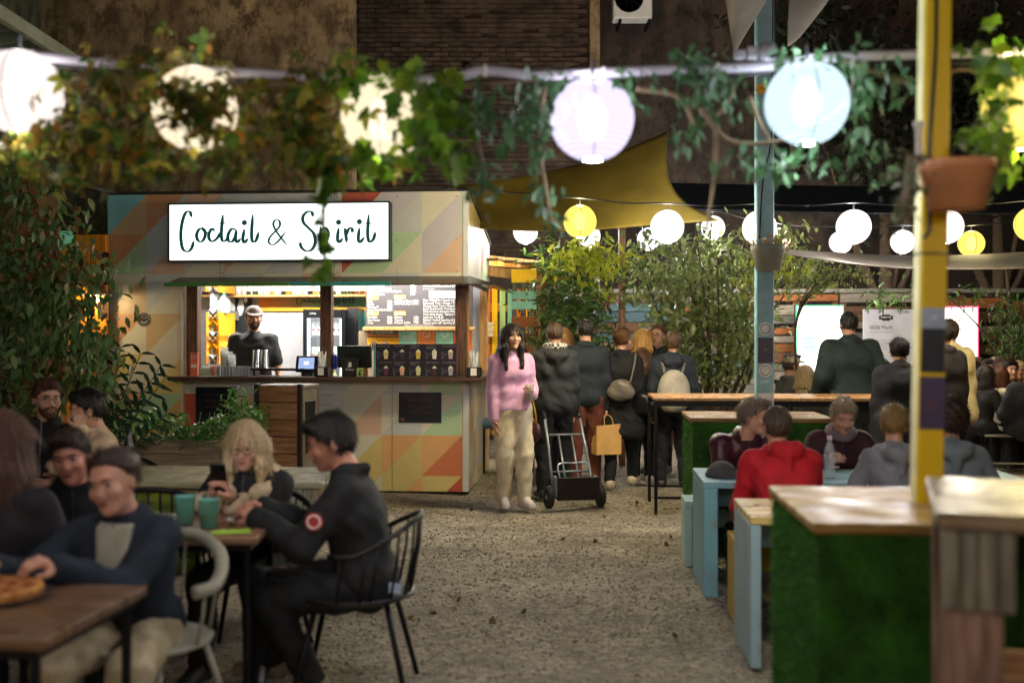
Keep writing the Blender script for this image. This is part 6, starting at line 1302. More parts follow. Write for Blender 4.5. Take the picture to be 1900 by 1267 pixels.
slouch('black shoulder bag hanging low beside the woman with the bun', wpt(J, (.24, -.12, .92)), R(-25), '#121214', 1.15, [(-.1, 0, .1), (-.12, .08, .3), (-.1, .12, .42)])
person('blonde woman with chin length hair and glasses in the walking group', 1189, 12.3, -35, 1.66, hair=('bob', '#b88c4c'), top=('coat', '#1a191b'), glasses=True, head=(-35, 0, 0), group=WG, res=.02)
person('girl with long auburn hair in a dark coat between the walking guests', 1192, 11.85, -4, 1.46, hair=('long', '#5c3a22'), top=('coat', '#17161a'), skirt=.2, feat=False, group=WG, res=.02, shoes='#c8c8c8')
person('woman with glasses and tied brown hair facing the walking group', 1223, 12.7, 150, 1.72, hair=('bun', '#4e3420'), top=('coat', '#1a1b20'), glasses=True, group=WG, res=.02)
p_, J = person('boy in a hooded navy puffer jacket wearing a grey backpack', 1248, 11.4, -5, 1.63, head=(-15, 0, 0), hair=('short', '#5a442c'), top=('jacket', '#252b34'), inf=.05, hem=.12, hood=True, legs='#16171b', feat=False, fold=.011, rh=(.23, .02, .8), lh=(-.23, .02, .8), group=WG, rf=(.12, .03), lf=(-.12, .0))
bk = thing('backpack', 'pale grey backpack on the boy in the puffer jacket', 'backpack', wpt(J, (0, -.235, 1.02)), R(-5)); v, f = nets(lambda p: np.maximum(smin(ell(p, (0, .01, .0), (.17, .10, .24)), ell(p, (0, -.05, -.08), (.13, .07, .12)), .04), -(p[..., 2]+.2))+wob(p, .003, 50), (-.22, -.17, -.25), (.22, .15, .28), .014); link('pack', np_mesh('pack', [(v, f)], cloth('#a0988a')), bk)
for e in (1, -1): MB().tube(catmull([(e*.09, .05, .2), (e*.12, .16, .30), (e*.13, .30, .22), (e*.13, .32, .05)]), .016, 6).build('strap', cloth('#6a655c'), bk, True)
MB().tube([(-.12, -.105, -.02), (.12, -.105, -.02)], .004, 5).build('zip', black_plastic, bk)
# hand truck standing by the path
ht = thing('hand_truck', 'grey two-wheeled hand truck tipped back on the gravel', 'hand truck', (.585, 10.05, 0), R(13)); hs_ = mat('truck_grey', '#8d949a', .4, .1, metal=.6)
T0 = Vector((0, .02, .14)); T1 = Vector((0, .42, .80)); 
for e in (-.19, .19): MB().tube([(e*1.05, T0.y, T0.z), (e*.95, T0.y+(T1.y-T0.y)*.7, T0.z+(T1.z-T0.z)*.7), (e*.92, T1.y, T1.z)], .014, 8).build('side_rail', hs_, ht, True); MB().tube([(e*.92, T1.y, T1.z), (e*.92, T1.y+.06, T1.z+.07)], .018, 8).build('grip', black_plastic, ht, True); MB().box(e-.012 if e > 0 else e-.012, e+.012, -.03, .05, .09, .30, .003).build('wheel_bracket', hs_, ht)
for e in (-.065, .065): MB().tube([(e, T0.y, T0.z), T0.lerp(T1, .78)+Vector((e, 0, 0))], .009, 7).build('upright', hs_, ht, True)
for k in (.78, .28): c_ = T0.lerp(T1, k); MB().tube([(-.18, c_.y, c_.z), (.18, c_.y, c_.z)], .011, 7).build('crossbar', hs_, ht, True)
MB().tube(catmull([(-.15, -.02, .28), (-.14, .06, .40), (0, .07, .41), (.14, .06, .40), (.15, -.02, .28)]), .009, 7).build('loop', hs_, ht, True)
MB().box(-.2, .2, -.10, -.085, .10, .32, .006, Matrix.Rotation(R(8), 4, 'X')).build('toe_plate', mat('toe_plate', '#241c18', .5, .3, metal=.3), ht); MB().box(-.2, .2, -.09, .0, .10, .115).build('plate_foot', mat('toe_plate', '#241c18', .5), ht); MB().tube([(-.24, 0, .105), (.24, 0, .105)], .012, 8).build('axle', steel, ht)
for e in (-.25, .25):
    M_ = Tr(e, 0, .105) @ Matrix.Rotation(R(90), 4, 'Y'); wh = MB().lathe([(.05, -.028), (.085, -.032), (.103, -.018), (.105, 0), (.103, .018), (.085, .032), (.05, .028)], 24, M=M_).build('wheel', mat('rubber', '#1d1b1a', .7, bump=.3), ht, True); MB().lathe([(.0001, -.03), (.02, -.03), (.022, -.015), (.05, -.02), (.05, .02), (.022, .015), (.02, .03), (.0001, .03)], 18, M=M_).build('rim', hs_, wh, True)

# barman inside the kiosk
q = KM @ Vector((K(470, 633, .55).x, .55, .06))
person('barman in a black t-shirt and grey cap behind the counter', 0, 0, 186, 1.86, loc=q, head=(14, -2, 0), hair=('buzz', '#2a1f18'), beard='#2a1e18', cap='#857a72', top=('tshirt', '#232527'), sleeves=.42, inf=.025, hem=.15, bulk=1.22, sh=.175, legs='#1a1b1e', res=.013, skin='#c49478', rh=(.3, .1, .95), lh=(-.3, .1, .95), seed=4.2)

# the phone reader and the man in black
p_, J = person('blonde woman in a black shearling jacket looking at her phone', 0, 0, 178, 1.56, loc=(-1.27, 5.28, 0), sit=.42, lean=10, head=(2, -14, 0), hair=('long', '#c9b08a'), glasses=True, top=('leather', '#17161a'), inf=.05, collar='#d2bca0', cuffs='#d2bca0', lh=(.025, .25, .81), rh=(.13, .25, .81), hdrl=(.35, .25, .9), hdrr=(-.35, .25, .9), palm=((.9, .3, 0), (-.9, .3, 0)), curl=(.55, .55), res=.0115, skin='#cf9c88', legs='#141316', sleeves=.9, seed=1.3)
q = wpt(J, (.075, .30, .915)); t = thing('phone', 'black phone held up by the blonde woman', 'phone', q, R(178)); t.rotation_euler = (R(-18), 0, R(178)); MB().box(-.037, .037, -.004, .004, -.07, .075, .003).build('case', black_plastic, t); MB().box(-.033, .033, -.006, -.0045, -.065, .07).build('screen', emis('phone_glow', (.7, .75, .9), .6), t); MB().box(-.028, -.008, .0045, .006, .045, .065, .001).build('camera_bump', black_metal, t)
p_, J = person('man in a black jacket with a red white round badge sitting sideways', 0, 0, 90, 1.69, loc=(-.64, 4.79, 0), sit=.42, lean=12, head=(6, -16, 0), hair=('crop', '#1a1310'), top=('jacket', '#191a1d'), inf=.04, hem=.10, lh=(-.10, .46, .775), rh=(.08, .47, .79), lf=(-.12, .22), rf=(.16, .46), legs='#131316', shoes='#7a6a5a', res=.0115, skin='#c08672', curl=(.6, .6), seed=3.3, bulk=1.05, palm=((.5, .2, -.8), (-.5, .2, -.8)))
E = J['arm'][-1][0]; S_ = J['S'][-1]; c_ = S_.lerp(E, .5)
bd_ = MB().lathe([(.0001, .004), (.036, .003), (.038, 0)], 20, M=Tr(c_.x-.092, c_.y+.02, c_.z+.01) @ Matrix.Rotation(R(-90), 4, 'Y')).build('arm_badge', mat('badge_red', '#b03038', .5), p_); 
MB().tube([(c_.x-.096, c_.y+.02+.027*math.cos(a), c_.z+.01+.027*math.sin(a)) for a in np.linspace(0, 6.28, 13)[:-1]], .004, 4, closed=True).build('badge_ring', white_ink, bd_)
MB().prism([(-.05, 0), (.06, -.012), (.065, .03), (-.045, .045)], .004, Tr(-.145, -.10, .475) @ Matrix.Rotation(R(-90), 4, 'Z')).build('shirt_tail', cloth('#a8b4d0'), p_)
nk_ = thing('napkin', 'crumpled yellow napkin in the hands of the man in black', 'napkin', wpt(J, (-.02, .54, .70)), 0); v, f = nets(lambda p: ell(p, (0, 0, 0), (.03, .04, .07))+wob(p, .008, 70, 2), (-.07, -.07, -.1), (.07, .07, .1), .008); link('crumple', np_mesh('crumple', [(v, f)], cloth('#c8b860')), nk_)
MB().box(-.02, .02, -.045, -.04, -.05, .03).build('corner', cloth('#c8b860'), nk_)

# near left table
p_, J = person('young person with tied back hair and denim jacket at the near table', 0, 0, 176, 1.57, loc=(-1.40, 4.02, 0), sit=.42, lean=16, head=(-6, -8, 9), hair=('bun', '#3a261c'), top=('jacket', '#1b2432'), inf=.035, hem=.06, rh=(.26, .50, .80), lh=(.06, .46, .80), legs='#b0a084', res=.0115, skin='#c4907c', curl=(.6, .6), seed=5.1, lf=(-.2, .45), rf=(.15, .42), palm=((.5, .2, -.8), (-.5, .2, -.8)))
inn = J; rxn = np.array(J['rx'], np.float32); fwn = np.array(J['fw'], np.float32); spn_ = np.array(J['sp'], np.float32); chn = np.array(J['ch'], np.float32); nkn = np.array(J['nk'], np.float32)
def innf(p):
    a_ = (p-nkn) @ rxn; z_ = (p-nkn) @ spn_; d_ = smin(cone(p, J['ch']-J['rx']*.085, J['ch']+J['rx']*.085, .157, .157), cone(p, J['nk']-J['sp']*.06-J['rx']*.1, J['nk']-J['sp']*.06+J['rx']*.1, .108, .108), .06)
    d_ = np.maximum(d_, np.abs(a_)-(.062+.09*z_)); return np.maximum(np.maximum(d_, -((p-chn) @ fwn)+.03), z_-.02)
v, f = nets(innf, chn-.3, chn+.4, .012); link('t_shirt', np_mesh('t_shirt', [(v, f)], cloth('#a8a294')), p_)
person('woman with very long brown hair and dark top at the near table end', 0, 0, 8, 1.72, loc=(-1.93, 3.98, 0), sit=.45, lean=6, hair=('long', '#4e2c1e'), top=('sweater', '#17141a'), feat=False, res=.013, head=(-20, -5, 0), seed=6.6, bulk=1.05, lh=(-.15, .3, .72), rh=(.15, .3, .72))
person('laughing man with dark hair behind the denim jacket', 0, 0, 196, 1.62, loc=(-1.95, 4.85, 0), sit=.42, lean=20, head=(-6, -10, 6), hair=('short', '#33231a'), top=('jacket', '#16161a'), res=.014, skin='#bd8070', seed=7.2)
person('bearded man with glasses in a black coat by the creeper', 0, 0, 188, 1.76, loc=(-3.03, 7.0, 0), sit=.45, head=(30, -4, 0), hair=('short', '#54382a'), beard='#5a3a28', glasses=True, top=('jacket', '#16171a'), res=.015, skin='#c29480', seed=8.1)
person('person with short black hair and beige jumper resting chin on hand', 0, 0, 118, 1.68, loc=(-2.46, 6.72, 0), sit=.45, lean=14, head=(-8, -8, 0), hair=('crop', '#15110f'), top=('sweater', '#c8ae92'), res=.014, lh=(-.06, .22, 1.01), rh=(.1, .32, .77), hdrl=(.1, .1, 1), skin='#c8987e', seed=9.4)

# round the teal table
p_, J = person('grey haired man in a maroon leather jacket leaning on the teal table', 0, 0, 184, 1.68, loc=(1.58, 7.60, 0), sit=.43, lean=33, head=(52, -6, 0), hair=('short', '#75665a'), top=('leather', '#421a28'), inf=.04, rh=(.02, .46, .74), lh=(-.12, .46, .74), hdrr=(-.8, .3, 0), hdrl=(.8, .3, 0), res=.0125, skin='#bd8a74', sh=.175, bulk=1.1, seed=1.9)
person('man in a red hooded sweatshirt with cropped hair from behind', 0, 0, 2, 1.64, loc=(1.57, 6.06, 0), sit=.44, lean=31, head=(0, 12, 0), hair=('buzz', '#4a3c30'), top=('hoodie', '#b01624'), inf=.04, hem=.1, hood=True, feat=False, res=.0125, sh=.178, bulk=1.0, fold=.009, lh=(-.06, .42, .74), rh=(.06, .44, .74), seed=2.6)
p_, J = person('older woman with short grey blond hair and maroon coat looking down', 0, 0, 178, 1.62, loc=(2.26, 7.58, 0), sit=.43, lean=24, head=(0, -22, 0), hair=('crop', '#a08e72'), top=('coat', '#3a1a24'), inf=.045, res=.0125, skin='#bd8a78', rh=(.16, .40, .74), lh=(-.16, .40, .74), seed=3.7, bulk=1.08)
ring = [J['nk']+J['sp']*.03+J['rx']*math.cos(a)*.075+J['fw']*(math.sin(a)*.08+.01) for a in np.linspace(0, 6.28, 25)[:-1]]; MB().tube(ring, .035, 8, closed=True).build('scarf', cloth('#6a5a60'), p_, True)
person('child with fair hair in a grey hoodie beside the yellow post', 0, 0, -4, 1.5, loc=(2.19, 6.1, 0), sit=.46, lean=12, hair=('short', '#7c6038'), top=('hoodie', '#6c6c76'), hood=True, feat=False, res=.014, seed=4.4, head=(-15, -5, 0))
person('guest with thick curly dark hair and slate hoodie behind the yellow post', 0, 0, -10, 1.56, loc=(2.50, 6.08, 0), sit=.46, lean=14, hair=('curly', '#2a1a16'), top=('hoodie', '#656d78'), hood=True, feat=False, res=.014, seed=5.5)

# by the high table and in the far crowd
FC = 'far crowd at the back tables'
person('broad man in a dark green jacket standing with his back turned', 1577, 10.85, 2, 1.83, hair=('buzz', '#1a1512'), top=('jacket', '#1b2a28'), inf=.06, hem=.15, bulk=1.17, sh=.195, legs='#15161a', feat=False, lh=(-.30, .12, 1.0), rh=(.30, .05, .95), fold=.006)
person('guest in a beige cap and dark backpack straps by the lit poster', 1464, 13.2, -70, 1.82, sit=.5, hair=('short', '#3a2a20'), cap='#a89c84', top=('jacket', '#4a4a48'), feat=False, res=.022, group=FC)
person('woman with long fair hair seated in front of the lit poster', 1492, 12.5, -40, 1.66, sit=.46, hair=('long', '#a8906a'), top=('jacket', '#2e2e2c'), feat=False, res=.022, group=FC)
person('dark haired boy seated beyond the broad man', 1638, 13.1, 172, 1.72, sit=.48, hair=('short', '#1c1512'), top=('jacket', '#1c1c20'), res=.022, group=FC)
person('brown haired guest seated low beyond the high table end', 1656, 12.6, 150, 1.60, sit=.45, hair=('short', '#3a2418'), top=('jacket', '#201d20'), res=.022, group=FC)
person('woman in black with tied hair standing left of the yellow post', 1672, 9.3, -10, 1.56, hair=('bun', '#1a1312'), top=('coat', '#121114'), inf=.06, skirt=.3, feat=False, bulk=1.15, lean=6)
person('person in a dark brown jacket standing right behind the yellow post', 1752, 9.9, 20, 1.72, hair=('short', '#1a1412'), top=('jacket', '#221d1c'), inf=.05, hem=.2, feat=False)
person('person in a cream padded coat beyond the yellow post', 1764, 10.6, 10, 1.74, hair=('short', '#3a2a1c'), top=('coat', '#d0bc8a'), inf=.06, skirt=.1, feat=False)
person('guest with frizzy dark hair before the cream lit poster', 1800, 13.9, 175, 1.72, sit=.45, hair=('curly', '#1e1614'), top=('jacket', '#3a2a28'), res=.022, group=FC, feat=False)
person('woman in black with dark ponytail turned to her neighbour', 1818, 13.0, -65, 1.66, sit=.45, lean=8, hair=('long', '#221612'), top=('sweater', '#131216'), res=.02, group=FC)
person('girl in a white hooded top with auburn hair from behind', 1857, 13.0, 12, 1.64, sit=.45, hair=('long', '#5a2e1e'), top=('hoodie', '#d6cec6'), hood=True, feat=False, res=.018, group=FC)
person('large guest in a dark blue coat at the far bench', 1918, 12.5, -4, 1.82, sit=.46, hair=('short', '#1a1412'), top=('jacket', '#16161e'), inf=.06, bulk=1.3, sh=.19, feat=False, res=.022, group=FC)
for i, (px, d, hc_, tc_, nm, fc) in enumerate(((1752, 14.9, '#8a6a44', '#3a3430', 'fair haired far guest beside the cream poster', 170), (1832, 14.6, '#2a1c16', '#4a3a44', 'dark haired far guest facing the tables', 185), (1866, 14.9, '#6a4a34', '#2c2a34', 'brown haired far guest beyond the white hoodie', 190), (1888, 14.4, '#c0a070', '#54444c', 'blonde far guest beyond the white hoodie', 170), (1722, 14.6, '#1c1614', '#2a2a30', 'far guest hidden beyond the yellow post', 180), (1846, 15.2, '#a08a70', '#6a5a5c', 'far guest with ash blond hair at the fence', 178), (1782, 14.7, '#3a2a22', '#5a4a40', 'far guest in a tan top left of the frizzy hair', 182), (1874, 13.9, '#1c1412', '#2a2230', 'far guest with black hair beside the blonde one', 176), (1812, 15.1, '#5a3a28', '#7a6a68', 'far guest in a light grey top below the feathery tree', 180), (1896, 15.3, '#2a1e1a', '#403848', 'far guest beneath the dark leaves at the fence end', 174), (1770, 15.3, '#8a6a4a', '#4a4440', 'far guest half lit by the cream poster', 190), (1856, 14.4, '#40281c', '#8a7c78', 'far guest in a pale jacket behind the hooded top', 184))):
    person(nm, px, d, fc, 1.68+.03*(i % 3), sit=.47, hair=(('long', 'short', 'bob')[i % 3], hc_), top=('jacket', tc_), res=.026, group=FC)
# ------------------------------------------------------------------ paper lanterns
def lantern_mats(key, c, s):
    nm = 'lantern_'+key+str(s)
    if nm in _M: return _M[nm]
    m = bpy.data.materials.new(nm); m.use_nodes = True; nt = m.node_tree; N = nt.nodes; L = nt.links; N.remove(N['Principled BSDF'])
    tc = N.new('ShaderNodeTexCoord'); sx = N.new('ShaderNodeSeparateXYZ'); L.new(tc.outputs['Object'], sx.inputs[0])
    w = N.new('ShaderNodeMath'); w.operation = 'MULTIPLY'; w.inputs[1].default_value = 2*math.pi*58; L.new(sx.outputs[2], w.inputs[0]); w2 = N.new('ShaderNodeMath'); w2.operation = 'COSINE'; L.new(w.outputs[0], w2.inputs[0])
    mr = N.new('ShaderNodeMapRange'); mr.inputs[1].default_value = .55; mr.inputs[2].default_value = 1; mr.inputs[3].default_value = 1; mr.inputs[4].default_value = .74; L.new(w2.outputs[0], mr.inputs[0])
    at2 = N.new('ShaderNodeMath'); at2.operation = 'ARCTAN2'; L.new(sx.outputs[0], at2.inputs[0]); L.new(sx.outputs[1], at2.inputs[1]); m5 = N.new('ShaderNodeMath'); m5.operation = 'MULTIPLY'; m5.inputs[1].default_value = 4; L.new(at2.outputs[0], m5.inputs[0]); c5 = N.new('ShaderNodeMath'); c5.operation = 'COSINE'; L.new(m5.outputs[0], c5.inputs[0])
    mr2 = N.new('ShaderNodeMapRange'); mr2.inputs[1].default_value = .96; mr2.inputs[2].default_value = 1; mr2.inputs[3].default_value = 1; mr2.inputs[4].default_value = .6; L.new(c5.outputs[0], mr2.inputs[0])
    mu = N.new('ShaderNodeMath'); mu.operation = 'MULTIPLY'; L.new(mr.outputs[0], mu.inputs[0]); L.new(mr2.outputs[0], mu.inputs[1]); mu2 = N.new('ShaderNodeMath'); mu2.operation = 'MULTIPLY'; mu2.inputs[1].default_value = s; L.new(mu.outputs[0], mu2.inputs[0])
    e = N.new('ShaderNodeEmission'); e.inputs[0].default_value = (*c, 1); L.new(mu2.outputs[0], e.inputs[1]); tr = N.new('ShaderNodeBsdfTransparent'); mx = N.new('ShaderNodeMixShader'); mx.inputs[0].default_value = .945
    L.new(tr.outputs[0], mx.inputs[1]); L.new(e.outputs[0], mx.inputs[2]); L.new(mx.outputs[0], N['Material Output'].inputs[0]); _M[nm] = m; return m
LCOL = {'cream': ((1, .83, .56), (1, .91, .78)), 'lavender': ((.80, .73, 1), (.93, .9, 1)), 'blue': ((.68, .90, 1), (.85, .95, 1)), 'yellow': ((1, .76, .14), (1, .82, .4)), 'white': ((1, .97, .95), (1, .98, .95)), 'rose': ((1, .86, .82), (1, .94, .92)), 'peach': ((1, .82, .58), (1, .90, .76))}
LN = 24; prof = []
for i in range(LN*2+1):
    a = -math.pi/2+.30+(math.pi-.56)*i/(LN*2); prof.append((math.cos(a)*(1 if i % 2 else .985), math.sin(a)))
shell_me = {}
def lantern(label, c, rr, key, power, group, s=.50, cord=.06, light=True):
    t = thing('paper_lantern', label, 'lantern', c, 0, group); t.scale = (1, 1, 1); kk = (key, round(rr, 3), s)
    if kk not in shell_me:
        me = MB().lathe([(r_*rr, z*rr) for r_, z in prof], 40).mesh('shell', True); me.vertices.foreach_set('co', [c_ for v_ in me.vertices for c_ in (v_.co*(1+.012*math.sin(v_.co.x*31+len(shell_me))*math.sin(v_.co.z*23+v_.co.y*19)))]); me.materials.append(lantern_mats(key, LCOL[key][0], s)); shell_me[kk] = me
    link('shell', shell_me[kk], t)
    MB().lathe([(.0001, -.55*rr), (.2*rr, -.5*rr), (.34*rr, -.2*rr), (.36*rr, .15*rr), (.12*rr, .6*rr), (.0001, .62*rr)], 14).build('bulb', emis('bulb_'+key, LCOL[key][1], 3.2), t, True)
    for e in (1, -1): r0 = rr*(.30 if e < 0 else .28); MB().tube([(r0*math.cos(a), r0*math.sin(a), e*.955*rr) for a in np.linspace(0, 6.283, 17)[:-1]], .003, 5, closed=True).build('wire_ring', steel, t)
    MB().tube([(0, 0, .6*rr), (0, 0, rr+cord)], .006, 6).build('cord', black_plastic, t)
    if light:
        ld = bpy.data.lights.new('lantern_light', 'POINT'); ld.energy = power; ld.color = LCOL[key][1]; ld.shadow_soft_size = rr*1.06; lo = link('lantern_light', ld, t)
    return t
NP = 88
near = [(38, 172, 'rose', 'rosy white paper lantern at the pale conduit end by the corrugated roof'), (362, 202, 'peach', 'warm white paper lantern smothered in autumn vine leaves'), (711, 219, 'cream', 'cream paper lantern half covered by green vine leaves'), (1099, 222, 'lavender', 'lavender paper lantern hanging from the vine conduit'), (1497, 192, 'blue', 'pale blue paper lantern in front of the blue post'), (1906, 200, 'yellow', 'yellow paper lantern in the vine beyond the yellow post')]
for px, py, key, lab in near: lantern(lab, P(px, py, 3.95), .154, key, NP, 'near lanterns along the vine')
FP = 135
far = [(975, 430, 23, 'white', 'small white lantern beside the kiosk wall'), (1076, 411, 31, 'yellow', 'deep yellow lantern under the olive sail'), (1093, 438, 21, 'white', 'white lantern peeping out below the deep yellow one'), (1203, 444, 21, 'lavender', 'small lavender lantern left of a larger white one'), (1238, 421, 31, 'white', 'large white lantern at the tip of the olive sail'), (1323, 423, 22, 'white', 'small white lantern behind the leafy twigs'), (1409, 423, 32, 'cream', 'cream lantern behind the blue post'), (1447, 443, 20, 'peach', 'small peach lantern right of the blue post'), (1584, 421, 32, 'rose', 'large rosy white lantern over the broad man'), (1560, 450, 21, 'rose', 'small rosy lantern tucked behind the larger one'), (1675, 449, 22, 'white', 'small white lantern left of the yellow post'), (1755, 421, 32, 'rose', 'large rosy lantern behind the yellow post'), (1802, 452, 24, 'yellow', 'small golden lantern right of the yellow post'), (1915, 416, 32, 'yellow', 'large golden lantern over the far crowd')]
pts9 = []; pts13 = []
for px, py, r_, key, lab in far:
    d = .15*2000/r_; c = P(px, py, d); lantern(lab, c, .15, key, FP*(1 if r_ > 26 else 1.3)*(2.2 if px == 1076 else 1), 'far lanterns strung over the yard', s=.95 if key != 'yellow' else .55); (pts9 if r_ > 26 else pts13).append(c+Vector((0, 0, .21)))
# unseen lantern strings added behind the camera as fill light
back = [(x, y) for y in (-.6, -3.4) for x in (-2.4, -.3, 1.9)]
for i, (x, y) in enumerate(back): lantern(('cream', 'white')[i % 2]+' fill lantern added on the %s unseen string behind the photographer' % ('first', 'second')[i//3], (x, y, 2.75), .15, ('cream', 'white')[i % 2], 125, 'fill lanterns added behind the photographer')
def cable(name, label, pts, r_, m=None, n=6):
    t = thing(name, label, 'cable'); MB().tube(catmull(pts, 5), r_, n).build('cord', m or black_plastic, t, True)
    for p in pts[::2]: MB().tube([p-Vector((.012, 0, 0)), p+Vector((.012, 0, 0))], r_*1.8, 6).build('clip', black_plastic, t, True)
for pts, lab in ((pts9, 'wire carrying the larger far lanterns'), (pts13, 'wire carrying the smaller far lanterns')):
    pts.sort(key=lambda p: p.x); q = [pts[0]+Vector((-1.2, .2, .12))]
    for a, b in zip(pts, pts[1:]): q += [a, (a+b)/2-Vector((0, 0, .02))]
    q += [pts[-1], pts[-1]+Vector((1.2, 0, .1))]; cable('lantern_wire', lab, q, .007)
for y in (-.6, -3.4): cable('lantern_wire', 'wire of the %s added fill lantern string behind the photographer' % ('first' if y > -1 else 'second'), [Vector((x, y, 2.97)) for x in (-3.4, -2.4, -.3, 1.9, 3)], .007)
wc = mat('conduit', '#a9a6b4', .35, .1)
cond = [(-40, 96), (60, 104), (250, 124), (420, 134), (545, 142), (700, 152), (840, 144), (900, 132), (1000, 140), (1120, 136), (1230, 130), (1330, 128), (1430, 122), (1520, 108), (1690, 102), (1950, 96)]
t = thing('conduit', 'pale plastic conduit carrying the vine and near lanterns', 'conduit'); MB().tube(catmull([P(x, y, 4.05) for x, y in cond], 5), .019, 8).build('pipe', wc, t, True)
for x, y in cond[1:-1:2]: MB().tube([P(x-4, y, 4.05), P(x+4, y, 4.05)], .024, 8).build('clip', white_plastic, t, True)
MB().tube(catmull([P(x, y+12+6*math.sin(x*.02), 4.07) for x, y in cond], 5), .009, 6).build('wire', black_plastic, t, True)
cm = thing('security_camera', 'grey dome security camera sitting on the conduit', 'camera', P(1422, 100, 4.0)); MB().lathe([(.0001, .045), (.03, .035), (.04, .01), (.036, -.02), (.0001, -.03)], 18).build('dome', mat('cam_grey', '#8c8a94', .35), cm, True); MB().lathe([(.0001, 0), (.012, 0), (.02, -.004), (.022, .006)], 16, M=Tr(.012, -.036, -.008) @ Matrix.Rotation(R(90), 4, 'X')).build('lens', black_plastic, cm, True)
for k in range(2): MB().box(-.12+k*.045, -.08+k*.045, -.02, .02, -.02, .01+k*.012, .004).build('junction_box', mat('cam_grey', '#8c8a94', .35), cm)

# ------------------------------------------------------------------ vine along the conduit
aut = leaf_mat('vine_autumn', ['#34521a', '#507028', '#848030', '#94682a', '#304a1e', '#5e5a28', '#8e8832', '#426028', '#74502c'], .5, .6); grn = leaf_mat('vine_green', ['#2c4a16', '#4a6e1c', '#6a8a26', '#3a5a1e', '#7a8a2a'], .45, .6); cool = leaf_mat('vine_cool', ['#2e4a30', '#3f6a3c', '#5a7a5c', '#2c4228', '#6a8a6a'], .4, .4)
def blobs(spec, d0=4.0, dd=.1, seed=5):
    rs = np.random.RandomState(seed); out = []
    for px, py, sx_, sy_, n in spec:
        x = rs.randn(n)*sx_+px; y = rs.randn(n)*sy_+py; d = d0+rs.randn(n)*dd
        out.append(np.stack([(x-950)/F*d, d, H+(CY-y)/F*d], 1))
    return np.concatenate(out)
def strand(pts, n, jit, d0=3.9, seed=1):
    rs = np.random.RandomState(seed); q = catmull([P(x, y, d0) for x, y in pts], 12); k = rs.randint(0, len(q), n); return np.array([tuple(q[i]) for i in k])+rs.randn(n, 3)*jit
vn = thing('climbing_vine', 'leafy autumn vine trained along the pale conduit', 'vine')
stm_ = mat('vine_stem', '#6a5a44', .8, .3, 12, bump=.5)
for k, ps in enumerate(([(-30, 150), (200, 185), (420, 170), (640, 150), (800, 160), (1000, 150)], [(100, 260), (300, 220), (520, 240), (640, 180)], [(640, 160), (610, 280), (600, 400), (605, 520)], [(860, 170), (890, 280), (905, 360)], [(1010, 160), (1000, 260), (1012, 350), (1028, 440)], [(1180, 165), (1260, 180), (1290, 230), (1330, 215), (1360, 160), (1300, 130)], [(1300, 200), (1350, 260), (1430, 265), (1500, 240), (1560, 200), (1590, 140)], [(1390, 180), (1410, 230), (1440, 280)], [(1560, 110), (1680, 150), (1800, 130), (1870, 200), (1880, 300)], [(1330, 230), (1325, 330), (1310, 430)])):
    MB().tube(catmull([P(x, y, 3.98+.03*(k % 3)) for x, y in ps], 6), [.011*(1-.5*i/((len(ps)-1)*6)) for i in range((len(ps)-1)*6+1)], 6).build('stem', stm_, vn, True)
rst = random.Random(12)
for k in range(22):
    x0 = rst.uniform(-20, 640); pts_ = [P(x0+i*rst.uniform(25, 55), 185+50*math.sin(x0*.03+i*1.1)+rst.uniform(-35, 45), 4.0+rst.uniform(-.1, .1)) for i in range(5)]
    MB().tube(catmull(pts_, 5), [.006-.004*i/20 for i in range(21)], 5).build('stem', stm_, vn, True)
pa = blobs([(60, 240, 70, 35, 44), (180, 180, 70, 40, 64), (190, 270, 80, 40, 64), (320, 190, 70, 55, 71), (320, 290, 60, 20, 14), (450, 220, 60, 50, 76), (560, 220, 50, 50, 68), (590, 270, 40, 30, 29), (640, 200, 30, 60, 33), (300, 130, 40, 20, 14), (362, 205, 40, 40, 33), (40, 290, 60, 25, 22), (680, 300, 40, 25, 10)], seed=5)
pa = np.concatenate([pa, blobs([(345, 190, 34, 34, 26), (385, 215, 30, 30, 18)], 3.74, .03, 31)])
leaves(vn, pa, RS.uniform(.05, .095, len(pa)), 'palm', aut, 150, rots=rand_rots(len(pa), .75))
pg = np.concatenate([blobs([(690, 150, 50, 22, 60), (780, 170, 35, 35, 60), (770, 240, 25, 35, 60), (830, 230, 30, 35, 60), (740, 215, 14, 26, 12), (600, 320, 12, 25, 22), (690, 295, 40, 14, 35), (1850, 110, 40, 25, 40), (1840, 280, 30, 40, 45), (1850, 200, 18, 45, 40)], seed=6, d0=3.9), strand([(600, 330), (597, 400), (600, 470), (605, 530)], 34, .018, 3.8, 2)])
szg = RS.uniform(.045, .08, len(pg)); szg[-34:] *= .75
leaves(vn, pg, szg, 'lobed', grn, 90, rots=rand_rots(len(pg), .8))
pc = np.concatenate([blobs([(900, 200, 45, 30, 80), (960, 220, 40, 30, 80), (1010, 190, 25, 35, 45), (1300, 130, 40, 22, 80), (1330, 160, 35, 30, 60), (1280, 250, 20, 18, 22), (1380, 290, 25, 18, 28), (1450, 300, 22, 18, 28), (1530, 110, 45, 16, 50), (1590, 200, 14, 60, 60), (1500, 285, 40, 14, 22), (1650, 150, 40, 25, 60), (1620, 280, 18, 25, 20), (1060, 150, 25, 14, 25), (1170, 160, 20, 20, 22)], seed=7, d0=3.98), strand([(870, 290), (890, 320), (905, 350), (920, 365)], 34, .03, 3.9, 3), strand([(1000, 230), (1000, 300), (1010, 360), (1030, 430)], 44, .026, 3.9, 4)])
leaves(vn, pc, RS.uniform(.04, .07, len(pc)), 'ovate', cool, 60, rots=rand_rots(len(pc), .8))

